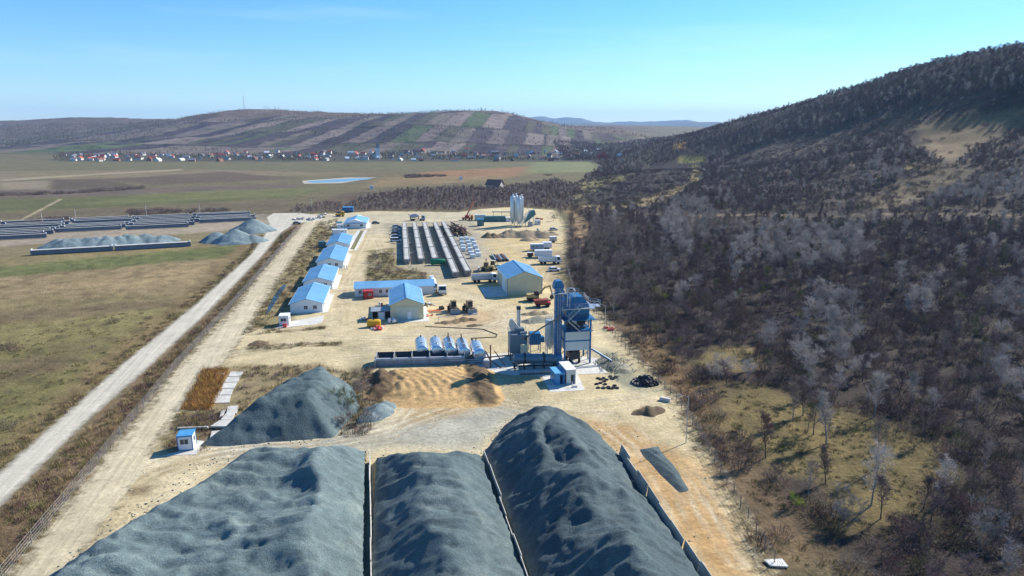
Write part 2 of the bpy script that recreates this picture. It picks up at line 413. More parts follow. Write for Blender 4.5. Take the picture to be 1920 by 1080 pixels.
# ------------------------------------------------------------------ ground
uu = np.unique(np.concatenate([np.linspace(-1.15, 1.15, 440), np.linspace(-.78, .14, 330)]))
rr = np.exp(np.linspace(math.log(70.0), math.log(6300.0), 590)) - 70.0
rr = np.unique(np.concatenate([rr, np.arange(1340, 2250, 8.0)]))
Yg, Ug = np.meshgrid(rr, uu, indexing='ij'); Xg = Ug * (Yg + 70.0)
back = np.linspace(-160, -8, 12)
Yb, Ub = np.meshgrid(back, uu, indexing='ij'); Xb = Ub * 70.0 * 1.0
Xg = np.vstack([Xb, Xg]); Yg = np.vstack([Yb, Yg])
Zg = terrain(Xg, Yg)
VERGE_L = PX((-250, 1105), (0, 886), (236, 678), (472, 476), (500, 430), (470, 440), (380, 520), (180, 680), (0, 830), (-250, 1040))
zones_ground = [
    # fields on the plain, far to near
    (PX((-600, 325), (1130, 318), (1130, 303), (-600, 306)), (.145, .135, .07), 25, 25, 1),
    (PX((-600, 345), (560, 330), (700, 326), (420, 318), (-600, 326)), (.20, .165, .10), 18, 10, 1),
    (PX((0, 360), (95, 356), (95, 338), (0, 342)), (.24, .20, .14), 6, 5, 1),
    (PX((95, 357), (270, 352), (190, 336), (100, 337)), (.11, .085, .06), 6, 5, 1),
    (PX((190, 336), (285, 347), (560, 335), (420, 322)), (.12, .09, .065), 8, 6, .9),
    (PX((-600, 378), (0, 374), (110, 370), (560, 352), (560, 344), (270, 353), (-600, 362)), (.14, .11, .085), 6, 6, 1),
    (PX((-600, 415), (0, 398), (540, 372), (620, 352), (110, 371), (-600, 380)), (.115, .12, .05), 8, 8, 1),
    (PX((120, 385), (540, 368), (620, 350), (300, 362)), (.15, .155, .06), 6, 8, .8),
    (PX((-600, 500), (0, 470), (80, 455), (330, 430), (560, 395), (540, 374), (0, 400), (-600, 418)), (.14, .115, .07), 6, 8, 1),
    (PX((-400, 800), (0, 700), (220, 680), (330, 575), (470, 470), (470, 455), (0, 480), (-400, 500)), (.17, .14, .07), 5, 6, 1),
    (PX((-400, 540), (0, 520), (455, 480), (475, 458), (360, 466), (0, 500)), (.105, .115, .042), 3, 4, 1),
    (PX((-400, 590), (0, 562), (370, 548), (450, 482), (0, 522)), (.215, .165, .09), 3, 4, 1),
    (PX((-400, 615), (0, 585), (350, 558), (335, 575), (0, 608)), (.125, .095, .055), 3, 3, .9),
    (PX((-400, 740), (0, 655), (260, 630), (330, 577), (0, 610)), (.165, .145, .062), 4, 6, 1),
    (PX((-400, 1300), (0, 880), (230, 680), (260, 632), (0, 657), (-400, 745)), (.135, .122, .05), 4, 6, 1),
    (PX((-100, 760), (0, 720), (110, 690), (160, 660), (60, 665), (-100, 700)), (.115, .088, .05), 4, 6, .9),
    (VERGE_L, (.16, .12, .06), 2.5, 3, .9),
    (PX((800, 322), (1000, 312), (980, 330), (760, 340)), (.27, .155, .08), 12, 12, .9),
    (PX((680, 352), (930, 338), (960, 330), (720, 332)), (.24, .175, .09), 10, 10, .8),
    (PX((985, 325), (1115, 322), (1125, 303), (1000, 304)), (.19, .21, .10), 12, 8, .9),
    (PX((540, 398), (1060, 390), (1080, 350), (900, 350), (640, 362)), (.115, .085, .06), 8, 10, .95),
    (PX((1075, 352), (1100, 343), (1195, 328), (1200, 352), (1130, 362)), (.20, .18, .075), 6, 6, 1),
    (PX((110, 303), (1140, 303), (1160, 284), (700, 283), (400, 288), (110, 292)), (.065, .065, .045), 30, 25, .9),
    (PX((-200, 470), (0, 462), (100, 455), (330, 440), (510, 426), (500, 401), (0, 421), (-200, 428)), (.25, .215, .17), 4, 4, .85),
    # farm track
    (PX((38, 412), (44, 412), (117, 374), (111, 373)), (.36, .30, .20), 1.0, .5, 1),
    (PX((0, 336), (200, 324), (340, 317), (340, 319.5), (200, 327), (0, 340)), (.34, .29, .2), 4, 3, .8),
    # strip between the two roads
    (PX((555, 405), (590, 415), (500, 505), (370, 650), (200, 860), (24, 1076), (-90, 1200), (-260, 1200), (0, 945), (270, 693), (385, 588), (486, 482)), (.155, .11, .062), 2, 2, 1),
    # strip of weeds and the ditch beside the barracks
    (PX((560, 470), (595, 417), (640, 405), (650, 470), (540, 620), (450, 628), (480, 590)), (.20, .165, .085), 2, 3, 1),
]
zones_ground += [
    # right of the site: scrub and wood floor
    ([(40, 60), (30, 110), (24, 150), (16, 200), (22, 330), (40, 420), (60, 560), (140, 760), (320, 1500), (1200, 1900), (1600, 900), (1500, 200), (400, -150)], WOODF_SHADED, 6, 8, 1),  # leaf litter, its colour darkened further for the shade between the trees
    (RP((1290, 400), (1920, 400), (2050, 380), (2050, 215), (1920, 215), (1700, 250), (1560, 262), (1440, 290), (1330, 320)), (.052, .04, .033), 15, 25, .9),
    (RP((1330, 745), (1420, 715), (1510, 755), (1640, 790), (1730, 830), (1770, 900), (1700, 965), (1590, 990), (1540, 900), (1430, 880), (1370, 810)), (.155, .122, .05), 5, 7, .95),
    (RP((1290, 690), (1340, 650), (1420, 655), (1410, 700)), (.21, .165, .07), 3, 4, .9),
    (RP((1120, 590), (1190, 690), (1270, 790), (1310, 860), (1400, 1000), (1460, 1079), (1620, 1079), (1450, 900), (1330, 740), (1210, 610)), (.15, .105, .06), 4, 5, .9),
    (RP((1180, 640), (1250, 640), (1330, 740), (1290, 760)), (.20, .13, .065), 3, 4, .8),
    (RP((1695, 241), (1920, 201), (2050, 190), (2050, 215), (1920, 238), (1886, 252), (1814, 282), (1786, 310), (1709, 271)), (.19, .14, .075), 7, 8, 1),
    (RP((1380, 290), (1440, 264), (1560, 238), (1719, 196), (1850, 180), (1920, 190), (1695, 240), (1600, 262), (1500, 300)), (.095, .074, .055), 8, 14, .9),
    (RP((1618, 262), (1660, 243), (1733, 244), (1725, 272), (1660, 275)), (.055, .042, .036), 5, 6, 1),
    (RP((1600, 385), (1680, 345), (1760, 320), (1840, 312), (1780, 350), (1680, 392)), (.125, .098, .058), 5, 8, .9),
    (RP((1700, 300), (1780, 325), (1700, 318)), (.26, .2, .1), 4, 6, .9),
    (RP((1080, 400), (1200, 388), (1260, 372), (1310, 335), (1290, 345), (1180, 380), (1070, 386)), (.27, .215, .11), 3, 5, .95),
    (RP((1060, 392), (1082, 394), (1104, 425), (1096, 470), (1074, 462), (1078, 425)), (.30, .205, .11), 3, 3, .9),
    (RP((1265, 281), (1283, 280), (1283, 267), (1266, 267)), (.42, .25, .06), 4, 4, 1),
    (RP((1270, 306), (1322, 304), (1318, 294), (1272, 294)), (.30, .26, .07), 4, 4, 1),
    (RP((1296, 340), (1310, 340), (1310, 310), (1299, 310)), (.30, .255, .09), 3, 3, 1),
    (RP((1180, 401), (1290, 408), (1420, 404), (1560, 408), (1700, 403), (1920, 407), (1920, 404), (1700, 400), (1560, 405), (1420, 401), (1290, 404), (1180, 398)), (.17, .13, .09), 1.5, 2.5, .9),
]
x_, y_ = Xg.ravel(), Yg.ravel()
gcol = paint(x_, y_, (.15, .13, .07), zones_ground)
# strip fields on the slope across the valley
gcol *= np.where((x_ < 10) & (y_ < 400), 1.2, np.where(y_ > 400, .88, 1.0))[:, None] * np.array((1.05, 1.0, .92))
hm = sstep(1330, 1420, y_ + 0.02 * x_) * (1 - sstep(120, 420, x_ - 0.14 * (y_ - 1300)))
tilt = -(.07 + .30 * sstep(50, -800, x_))
rowv = np.floor((y_ + (fbm(x_ / 300, y_ / 300, 2, 5) - .5) * 70) / 230)
s_ = x_ + tilt * (y_ - 1400) + rowv * 37
wid = 22 + 42 * _hash(np.floor(s_ / 320), rowv, 3)
cell = np.floor(s_ / wid)
hv = _hash(cell, rowv + np.floor(s_ / 320) * 7, 11)
pal = np.array([(.058, .042, .047), (.08, .075, .045), (.195, .152, .125), (.042, .032, .036), (.15, .115, .10), (.075, .095, .042), (.15, .12, .092), (.068, .05, .053)])
fc = pal[np.clip((hv * 8).astype(int), 0, 7)]
ln = np.abs((s_ / wid) % 1 - .5)
fc = fc * np.where(ln > .45, .66, 1)[:, None]
rl = np.abs(((y_ + (fbm(x_ / 300, y_ / 300, 2, 5) - .5) * 70) / 230) % 1 - .5); fc = fc * np.where(rl > .46, .6, 1)[:, None]
up = sstep(2080, 2200, y_ + (fbm(x_ / 120, y_ / 120, 3, 6) - .5) * 200)[:, None]
fc = fc * (1 - up) + np.array((.125, .086, .064)) * (.7 + .6 * fbm(x_ / 45, y_ / 45, 3, 8))[:, None] * up
lf = sstep(-900, -1300, x_ - 0.1 * (y_ - 1500))[:, None] * .35
fc = fc * (1 - lf) + np.array((.06, .06, .05)) * (.6 + .9 * fbm(x_ / 110, y_ / 60, 4, 18))[:, None] * lf
gcol = gcol * (1 - hm[:, None]) + fc * hm[:, None]
# tussocks and bare spots on the meadows
tus = fbm(x_ / 3.2, y_ / 3.2, 4, 21); gcol *= (1 - .28 * sstep(.56, .68, tus) * (np.hypot(x_, y_) < 320))[:, None]
gme, used = grid_mesh('ground', Xg, Yg, Zg)
setcol(gme, gcol[used])
GROUND_M = terrain_mat('soil_and_grass', 0.35, contrast=1.15)
tag(link('ground', gme, GROUND_M), 'open plain of fields rising to the hills', kind='structure')

# far mountains on the horizon
for k, (dist, z0, z1, xa, xb, sd_) in enumerate([(9500, 40, 190, 300, 3600, 4), (13000, 40, 330, 100, 5200, 8)]):
    xs = np.linspace(xa - 2500, xb + 2500, 240); yy = np.linspace(-1, 1, 24)
    A, B = np.meshgrid(yy, xs, indexing='ij')
    prof = (fbm(B / 900, A * 0 + k * 3.3, 4, sd_) * .8 + .25)
    Zm = z0 + (z1 - z0) * prof * np.exp(-(A * 1.7) ** 2) - 60 * np.abs(A)
    me, us = grid_mesh('hills', B, dist + A * 1600, Zm)
    setcol(me, np.tile(np.array([(.09, .10, .075)]), (len(us), 1)) * (.7 + .6 * fbm(B.ravel() / 200, A.ravel() * 6, 3, 2))[:, None])
    tag(link('hills', me, GROUND_M), 'distant hills on the horizon', kind='structure')
xs = np.linspace(-9000, 12000, 60); A, B = np.meshgrid(np.linspace(5200, 16000, 30), xs, indexing='ij')
me, us = grid_mesh('terrain', B, A, 30 - (A - 5200) * .002 + 0 * B); setcol(me, np.tile(np.array([(.11, .11, .07)]), (len(us), 1)))
tag(link('terrain', me, GROUND_M), 'far lowland towards the horizon', kind='structure')

# ------------------------------------------------------------------ sheets laid on the ground
def ruts(x, y, c, lines, seed=1):
    r = np.random.RandomState(seed)
    for (poly, n, spread, colr, op) in lines:
        for k in range(n):
            off = r.normal(0, spread); P = np.array(poly, dtype=float)
            d = np.gradient(P, axis=0); nn = np.stack([-d[:, 1], d[:, 0]], -1); nn /= np.linalg.norm(nn, axis=1)[:, None] + 1e-9
            Q = P + nn * off + r.normal(0, spread * .35, P.shape)
            t = np.linspace(0, len(Q) - 1, 40); Q = np.stack([np.interp(t, np.arange(len(Q)), Q[:, 0]), np.interp(t, np.arange(len(Q)), Q[:, 1])], -1)
            for w_ in range(6): Q[1:-1] = (Q[:-2] + 2 * Q[1:-1] + Q[2:]) / 4
            sel = np.nonzero((x > Q[:, 0].min() - 2) & (x < Q[:, 0].max() + 2) & (y > Q[:, 1].min() - 2) & (y < Q[:, 1].max() + 2))[0]
            if len(sel) == 0: continue
            dd = seg_dist(x[sel], y[sel], Q, False)
            a = (np.exp(-((dd - .95) / .33) ** 2) * op * r.uniform(.5, 1) * sstep(.3, .6, fbm(x[sel] / 6, y[sel] / 6, 2, seed + k)))[:, None]
            c[sel] = c[sel] * (1 - a) + np.array(colr) * a
    return c
RUTS = []
for ln_ in [[(430, 665), (540, 648), (640, 636), (760, 632), (860, 628), (960, 600)], [(470, 610), (600, 628), (760, 634), (930, 618)], [(640, 610), (640, 570), (660, 500), (690, 440), (700, 410)], [(560, 410), (660, 402), (740, 405), (900, 415), (1000, 425)], [(830, 545), (870, 560), (930, 575), (960, 600), (900, 620), (800, 626)],
            [(300, 880), (420, 848), (560, 842), (720, 805), (880, 745), (1000, 775), (1150, 785)], [(130, 1040), (260, 900), (380, 855), (620, 835), (760, 810), (820, 730)], [(1000, 765), (1100, 760), (1200, 745)], [(1130, 780), (1200, 825), (1290, 900), (1400, 1060)], [(1120, 790), (1180, 830), (1260, 930), (1350, 1080)], [(930, 455), (980, 470), (1010, 520), (930, 560), (860, 545), (830, 535)], [(700, 430), (720, 480), (650, 520), (640, 580)], [(760, 730), (790, 760), (870, 745), (900, 720)], [(640, 660), (760, 655), (880, 652)]]:
    RUTS.append((PX(*ln_), 4, 1.6, (.33, .25, .14), .55)); RUTS.append((PX(*ln_), 3, 2.2, (.58, .50, .35), .6))
def sheet(name, poly, step, z, base, zones, m, soft, label, tc=None):
    P = np.array(poly); x0, y0 = P.min(0) - soft; x1, y1 = P.max(0) + soft
    X, Y = np.meshgrid(np.arange(x0, x1 + step, step), np.arange(y0, y1 + step, step))
    d = sdist(X, Y, poly)
    keep = (d[:-1, :-1] > -soft) & (d[1:, 1:] > -soft) & (d[:-1, 1:] > -soft) & (d[1:, :-1] > -soft)
    keep = keep & (Y[:-1, :-1] > 30)
    Z = terrain(X, Y) + z + fbm(X / 7, Y / 7, 3, 31) * 0.10 * sstep(0, 4, d)
    me, us = grid_mesh(name, X, Y, Z, keep)
    xf, yf = X.ravel()[us], Y.ravel()[us]
    cc = paint(xf, yf, base, zones, 90)
    if name == 'yard': cc = ruts(xf, yf, cc, RUTS)
    setcol(me, cc)
    a = me.attributes.new('fade', 'FLOAT', 'POINT'); a.data.foreach_set('value', np.clip(d.ravel()[us] / soft * .5 + .5, -.6, 1.7).astype(np.float32) * 1.0)
    if tc is not None:
        ang = tc; ca, sa = math.cos(ang), math.sin(ang)
        v = np.stack([xf * ca + yf * sa, -xf * sa + yf * ca, xf * 0], -1).astype(np.float32)
        t = me.attributes.new('tc', 'FLOAT_VECTOR', 'POINT'); t.data.foreach_set('vector', v.ravel())
    return tag(link(name, me, m), label, kind='structure')
YARD = PX((560, 402), (640, 400), (700, 396), (860, 398), (900, 392), (960, 388), (1040, 394), (1058, 420), (1060, 470), (1048, 520), (1060, 560), (1125, 590), (1200, 680), (1265, 745), (1310, 830), (1370, 940), (1440, 1080), (1500, 1250),
          (-120, 1250), (24, 1100), (115, 1060), (240, 880), (297, 815), (410, 680), (455, 622), (480, 618), (546, 612), (547, 590), (600, 480), (625, 440), (600, 412))
GARDEN = PX((330, 770), (400, 692), (450, 684), (600, 684), (650, 700), (560, 720), (430, 828), (355, 850), (285, 855), (300, 815))
zones_yard = [
    (PX((560, 402), (900, 396), (900, 440), (560, 440)), (.46, .40, .27), 6, 5, .8),
    (PX((720, 420), (890, 412), (915, 520), (840, 530), (745, 500)), (.25, .22, .16), 3, 3, .6),
    (PX((850, 440), (930, 440), (930, 510), (860, 500)), (.30, .30, .27), 5, 4, .6),
    (PX((690, 470), (735, 465), (745, 500), (800, 510), (805, 530), (680, 532)), WEED, 2, 3, .9),
    (PX((640, 640), (460, 650), (455, 662), (560, 652), (640, 650)), WEED, .8, 1.5, .9),
    (PX((520, 622), (610, 612), (612, 618), (470, 628)), WEED, 1, 1.5, .9),
    (GARDEN, (.25, .195, .10), 2, 2, .95),
    (PX((345, 765), (385, 690), (425, 692), (395, 770)), (.42, .235, .07), 1.2, 1.2, .9),
    (PX((300, 850), (340, 780), (450, 775), (420, 800), (380, 850)), (.15, .11, .06), 1.5, 2, .9),
    (PX((640, 640), (700, 640), (720, 690), (660, 690)), (.33, .29, .17), 2, 3, .7),
    (PX((650, 690), (700, 690), (720, 760), (700, 810), (640, 820), (630, 760)), (.15, .12, .07), 2, 2, .9),
    (PX((560, 860), (700, 850), (900, 835), (1000, 770), (880, 740), (720, 800), (420, 835), (360, 845), (400, 870)), DUST, 4, 5, .62),
    (PX((380, 835), (640, 815), (700, 805), (640, 830), (420, 850)), (.24, .29, .29), 2, 2, .7),
    (PX((740, 740), (760, 700), (880, 690), (930, 740), (900, 770), (780, 790)), ORANGE, 3, 3, .8),
    (PX((1100, 790), (1180, 800), (1290, 860), (1400, 1080), (1300, 1080), (1160, 850)), (.46, .28, .115), 3, 4, .95),
    (PX((880, 590), (960, 580), (960, 620), (860, 640), (760, 640)), (.49, .40, .25), 5, 4, .5),
    (PX((840, 575), (930, 585), (920, 610), (830, 612)), (.44, .27, .14), 3, 3, .55),
    (PX((930, 700), (1020, 700), (1030, 740), (1000, 770), (940, 760)), (.30, .25, .14), 2, 3, .7),
    (PX((1090, 640), (1190, 690), (1240, 730), (1220, 760), (1130, 700)), (.33, .30, .2), 3, 3, .6),
    (PX((1130, 655), (1180, 690), (1190, 730), (1140, 710)), (.20, .21, .15), 2, 3, .7),
    (PX((330, 1080), (100, 1120), (300, 920), (390, 870)), (.52, .44, .29), 3, 3, .5),
    (PX((232, 915), (288, 910), (280, 930), (235, 932)), (.21, .155, .085), 1, .6, .9),
    (PX((900, 445), (1040, 440), (1045, 500), (1010, 560), (960, 575), (900, 540)), (.50, .37, .175), 8, 6, .75),
    (PX((1010, 470), (1060, 470), (1060, 540), (1030, 540)), (.24, .18, .11), 3, 3, .6),
]
YARD_M = terrain_mat('packed_yard_dirt', 0.18, alpha=True, streak=.55, contrast=.85)
sheet('yard', YARD, 0.5, 0.02, DIRT, zones_yard, YARD_M, 2.4, 'pale packed dirt yard of the plant', tc=R(20))
ROADP = PX((-250, 1105), (0, 886), (130, 771), (236, 678), (366, 572), (472, 476), (497, 440), (504, 420), (500, 407), (512, 400), (560, 399), (604, 404), (608, 413), (575, 416), (548, 422), (526, 437), (488, 484), (385, 589), (270, 695), (150, 800), (0, 948), (-200, 1150))
ROAD_M = terrain_mat('white_gravel_road', 0.06, alpha=True, streak=.9, contrast=.5, jag=.35)
sheet('road', ROADP, 0.8, 0.03, (.51, .465, .37), [], ROAD_M, 1.0, 'straight pale gravel road beside the fields', tc=R(102))
TRACKP = PX((573, 415), (520, 478), (483, 520), (445, 574), (380, 640), (325, 700), (253, 791), (198, 858), (99, 977), (24, 1076), (-90, 1250), (160, 1250), (130, 1076), (230, 945), (292, 880), (290, 846), (302, 815), (345, 760), (390, 700), (420, 680), (462, 628), (476, 592), (522, 520), (560, 470), (600, 412))
TRACK_M = terrain_mat('dirt_track_soil', 0.10, alpha=True, streak=1.0, contrast=.7)
sheet('path', TRACKP, 0.8, 0.035, (.50, .425, .28), [(PX((300, 740), (450, 600), (480, 560), (430, 650), (330, 780)), PALE, 3, 3, .5)], TRACK_M, 1.6, 'rutted dirt track inside the fence', tc=R(102))
# pond, ditch, puddle
WATER = mat('pond_water', (.16, .30, .38), 0.3, 0, .1, .02, spec=.5)
tag(MB().slab(PX((572, 340), (650, 335), (700, 333.5), (688, 336.5), (640, 341.5), (588, 343)), 0.05, 0.07).build('water', WATER), 'pale blue pond on the plain', kind='structure')
tag(MB().slab(PX((570, 344.5), (640, 343.5), (706, 332.8), (650, 333), (566, 339)), 0.02, 0.035).build('shore', mat('pond_shore', (.4, .36, .28), .9)), 'pale bank round the pond', kind='structure')
DITCHW = mat('ditch_water', (.02, .03, .035), 0.2, 0, .1, .3, spec=.5)
tag(MB().slab(PX((497, 592), (506, 568), (523, 541), (533, 533), (537, 535), (524, 556), (506, 584)), 0.05, 0.07).build('water', DITCHW), 'dark water standing in the ditch beside the track', kind='structure')
# ------------------------------------------------------------------ stockpiles
GRAVEL_A = gravel_mat('light_slate_gravel', (.122, .166, .167), .16)
GRAVEL_B = gravel_mat('slate_gravel', (.088, .124, .13), .15)
GRAVEL_C = gravel_mat('dark_slate_gravel', (.066, .096, .104), .15)
GRAVEL_F = gravel_mat('grey_green_gravel', (.155, .205, .215), .15)
SAND = gravel_mat('brown_sand', (.26, .20, .125), .15)
SOIL = gravel_mat('dark_spoil_soil', (.15, .105, .06), .35)
SOILG = gravel_mat('grey_spoil', (.23, .22, .165), .35)
RAMPS = gravel_mat('orange_ramp_soil', (.46, .31, .145), .2)
def cones_field(X, Y, pts, slope):
    h = np.full(X.shape, -50.0)
    for (cx, cy, ch) in pts: h = np.maximum(h, ch - slope * np.sqrt((X - cx) ** 2 + (Y - cy) ** 2 + .25))
    return h
def smin(a, b, k): 
    t = np.clip(.5 + .5 * (b - a) / k, 0, 1); return b * (1 - t) + a * t - k * t * (1 - t)
def pile(name, poly, offs, top, step, m, label, cat, slope=.68, seed=1, rough=1.0, group=None, k=.4):
    P = np.array(poly, dtype=float)
    area = sum(P[i][0] * P[(i + 1) % len(P)][1] - P[(i + 1) % len(P)][0] * P[i][1] for i in range(len(P)))
    if area < 0: P = P[::-1]; offs = [offs[(len(P) - 2 - i) % len(P)] for i in range(len(P))]
    x0, y0 = P.min(0) - 1; x1, y1 = P.max(0) + 1
    X, Y = np.meshgrid(np.arange(x0, x1, step), np.arange(y0, y1, step))
    H = None
    wobx = (fbm(X / 6, Y / 6, 3, seed + 5) - .5) * 2.4 * rough
    for i in range(len(P)):
        a, b = P[i], P[(i + 1) % len(P)]; d = b - a; n = np.array([-d[1], d[0]]) / np.hypot(*d)
        dist = (X - a[0]) * n[0] + (Y - a[1]) * n[1]
        he = offs[i] + (dist + (wobx if offs[i] == 0 else wobx * .25)) * slope
        if offs[i] > 0: he = np.where(dist < 0, offs[i] + dist * 7, he)
        H = he if H is None else smin(H, he, k)
    H = smin(H, top(X, Y), k)
    wx_ = X + 3 * (fbm(X / 7, Y / 7, 2, seed + 21) - .5); wy_ = Y + 3 * (fbm(X / 7, Y / 7, 2, seed + 22) - .5)
    rg = 1 - np.abs(2 * fbm(wx_ / 6.5, wy_ / 4.2, 3, seed + 31) - 1); rg2 = 1 - np.abs(2 * fbm(wx_ / 2.6, wy_ / 2.0, 2, seed + 33) - 1)
    H = H + ((rg ** 2.2 - .5) * .72 + (rg2 ** 2 - .5) * .26) * rough * sstep(.3, 2.2, H)
    H = H + ((fbm(X / 1.3, Y / 1.3, 3, seed + 9) - .5) * .30 + (fbm(X / .45, Y / .45, 2, seed + 13) - .5) * .12) * rough * sstep(-.2, .8, H)
    keep = (H[:-1, :-1] > -.4) & (H[1:, 1:] > -.4) & (H[:-1, 1:] > -.4) & (H[1:, :-1] > -.4)
    me, us = grid_mesh(name, X, Y, np.maximum(H, -.35) + terrain(X, Y), keep)
    return tag(link(name, me, m), label, cat, group)
rng = np.random.RandomState(4)
def dumps(xr, yr, n, h0, h1, sl=.5, seed=0, along=None):
    r = np.random.RandomState(seed)
    pts = [(r.uniform(*xr), r.uniform(*yr), r.uniform(h0, h1)) for _ in range(n)]
    return lambda X, Y: cones_field(X + (vnoise(X / 2, Y / 2, seed) - .5) * 1.6, Y + (vnoise(X / 2, Y / 2, seed + 1) - .5) * 1.6, pts, sl)
# large stockpile with the crumpled top
d1 = dumps((-52, -16), (44, 97), 120, 4.6, 6.6, .45, 3)
def top1(X, Y):
    ridge = 1.6 * np.exp(-((X + 24 + (Y - 80) * .2 + 2 * np.sin(Y * .3)) / 2.2) ** 2) * sstep(62, 78, Y)
    base = 3.9 + 1.6 * (fbm(X / 9, Y / 7, 3, 41) - .3) + ridge + .9 * np.exp(-((X + 46 + (Y - 90) * -.1) ** 2 + (Y - 92) ** 2) / 30)
    warp = 2.2 * (fbm(X / 5, Y / 5, 2, 52) - .5)
    cres = np.abs(np.sin((np.hypot(X + 30, (Y - 104) * 1.25) + warp * 1.6) * .85)) ** .7
    return base + np.maximum(d1(X, Y) - 4.9, 0) * .6 + cres * .8 * fbm(X / 7, Y / 7, 2, 77)
pile('gravel_pile', [(-47, 99), (-23, 101.5), (-15.3, 62), (-9.5, 33), (-66, 33), (-53, 70)], [0, 1.5, 1.5, 0, 0, 0], top1, .32, GRAVEL_A, 'broad light grey gravel pile with crumpled top beside the dirt track', 'gravel pile', seed=11, rough=.8, slope=.72, group='stockpiles of crushed stone')
def top2(X, Y):
    s = Y + .2 * X + 3.0 * (fbm(X / 8, Y / 8, 2, 63) - .5)
    return 3.4 + 1.1 * np.exp(-((X + 8 + (Y - 70) * .2) / 6.5) ** 2) + .55 * np.abs(np.sin(s * .62)) ** .6 + 1.0 * (fbm(X / 5, Y / 5, 3, 60) - .5) + sstep(78, 64, Y) * 1.3
pile('gravel_pile', [(-21.0, 99.5), (-5.2, 100), (2.2, 66), (9, 33), (-8.2, 33), (-14.9, 62)], [0, 1.5, 1.5, 0, 1.2, 1.2], top2, .32, GRAVEL_B, 'middle grey gravel pile with cross ridges between two panel walls', 'gravel pile', seed=23, slope=.62, rough=.8, group='stockpiles of crushed stone')
d3 = dumps((0, 20), (48, 112), 60, 6.2, 7.6, .48, 9)
def top3(X, Y):
    pk = 8.2 - .55 * np.sqrt((X - 8.5) ** 2 * 1.15 + (Y - 81.5) ** 2 + 1.0)
    pk2 = 8.4 - .5 * np.sqrt((X - 13.5) ** 2 + ((Y - 64) * .72) ** 2 + 3)
    b = 5.2 + 1.3 * (fbm(X / 7, Y / 7, 3, 71) - .5) - 1.1 * np.exp(-((X - 4.5 + (Y - 80) * .12) / 3.2) ** 2) * sstep(97, 88, Y)
    s = np.hypot(X - 22, Y - 96) + 2.2 * (fbm(X / 5, Y / 5, 2, 75) - .5)
    return np.maximum(np.maximum(b + .8 * np.abs(np.sin(s * .75)) ** .7 * sstep(80, 90, Y), pk), pk2) + np.maximum(d3(X, Y) - 6.0, 0) * .6
pile('gravel_pile', [(-5.0, 100), (-1.0, 113), (7, 116), (14, 110), (17.2, 98), (25.2, 33), (9.3, 33), (2.6, 66)], [0, 0, 0, 0, 1.6, 0, 1.0, 1.0], top3, .32, GRAVEL_C, 'tall dark slate gravel pile along the tilted panel wall', 'gravel pile', seed=37, slope=.70, rough=1.1, group='stockpiles of crushed stone')
d4 = dumps((-44, -31), (112, 130), 16, 5.6, 7.3, .5, 14)
def top4(X, Y):
    s = np.hypot(X + 26, Y - 100) + 2 * (fbm(X / 4, Y / 4, 2, 88) - .5)
    return smin(np.maximum(d4(X, Y), 4.0 + fbm(X / 4, Y / 4, 3, 81) * 2.0 - np.hypot(X + 37, Y - 120) * .05), 5.2 + 0 * X, 1.2) + .7 * np.abs(np.sin(s * .7)) ** .7
pile('gravel_pile', [(-50.5, 104), (-40, 105), (-29.5, 107), (-28, 118), (-31, 131), (-40, 134), (-46, 126)], [0] * 7, top4, .34, GRAVEL_B, 'domed blue grey gravel pile behind the guard booth', 'gravel pile', seed=45, slope=.86, rough=.8, group='stockpiles of crushed stone')
def cone_pile(label, pts, slope, m, step=.5, cat='gravel pile', name='gravel_pile', rough=.8, seed=0, group='stockpiles of crushed stone'):
    xs = [p[0] for p in pts]; ys = [p[1] for p in pts]; hm_ = max(p[2] for p in pts) / slope + 1.5
    X, Y = np.meshgrid(np.arange(min(xs) - hm_, max(xs) + hm_, step), np.arange(min(ys) - hm_, max(ys) + hm_, step))
    wx = (fbm(X / 4, Y / 4, 3, seed) - .5) * 3 * rough; wy = (fbm(X / 4, Y / 4, 3, seed + 4) - .5) * 3 * rough
    H = cones_field(X + wx, Y + wy, pts, slope) + (fbm(X / 1.6, Y / 1.6, 4, seed + 9) - .5) * .5 * rough
    keep = (H[:-1, :-1] > -.3) & (H[1:, 1:] > -.3) & (H[:-1, 1:] > -.3) & (H[1:, :-1] > -.3)
    me, us = grid_mesh(name, X, Y, np.maximum(H, -.25) + terrain(X, Y), keep)
    return tag(link(name, me, m), label, cat, group)
def g2(px, py): p = G(px, py); return p.x, p.y
p = g2(708, 772); cone_pile('small pale gravel mound beside the bare shrub', [(p[0], p[1], 1.7), (p[0] - 1, p[1] - 2.5, 1.3), (p[0] + .8, p[1] + 2, 1.4)], .5, GRAVEL_F, .3, seed=3)
# heaps among the stored bridge girders
A0 = Vector((-199, 300)); A1 = Vector((-160, 319))
r5 = np.random.RandomState(5)
pts = [(A0.x + (A1.x - A0.x) * t + r5.uniform(-2, 2), A0.y + (A1.y - A0.y) * t + r5.uniform(-2, 3), r5.uniform(3.6, 5.0) * (1 if t < .8 else .7)) for t in np.linspace(0, 1, 26)]
pts = [(a, b, min(h, 4.1)) for a, b, h in pts]
cone_pile('long low grey gravel ridge between rows of stored girders', pts, .52, GRAVEL_F, .7, seed=6)
p = g2(425, 458); cone_pile('broad grey gravel cone beside the pale road', [(p[0] + 1, p[1] + 8, 6.2), (p[0] - 8, p[1] + 9, 4.6), (p[0] + 9, p[1] + 8, 3.6)], .55, GRAVEL_F, .6, seed=8)
p = g2(466, 436); cone_pile('pointed grey gravel cone beside girder ends', [(p[0], p[1] + 6, 6.6), (p[0] + 6, p[1] + 4, 3.2)], .55, GRAVEL_F, .6, seed=10)
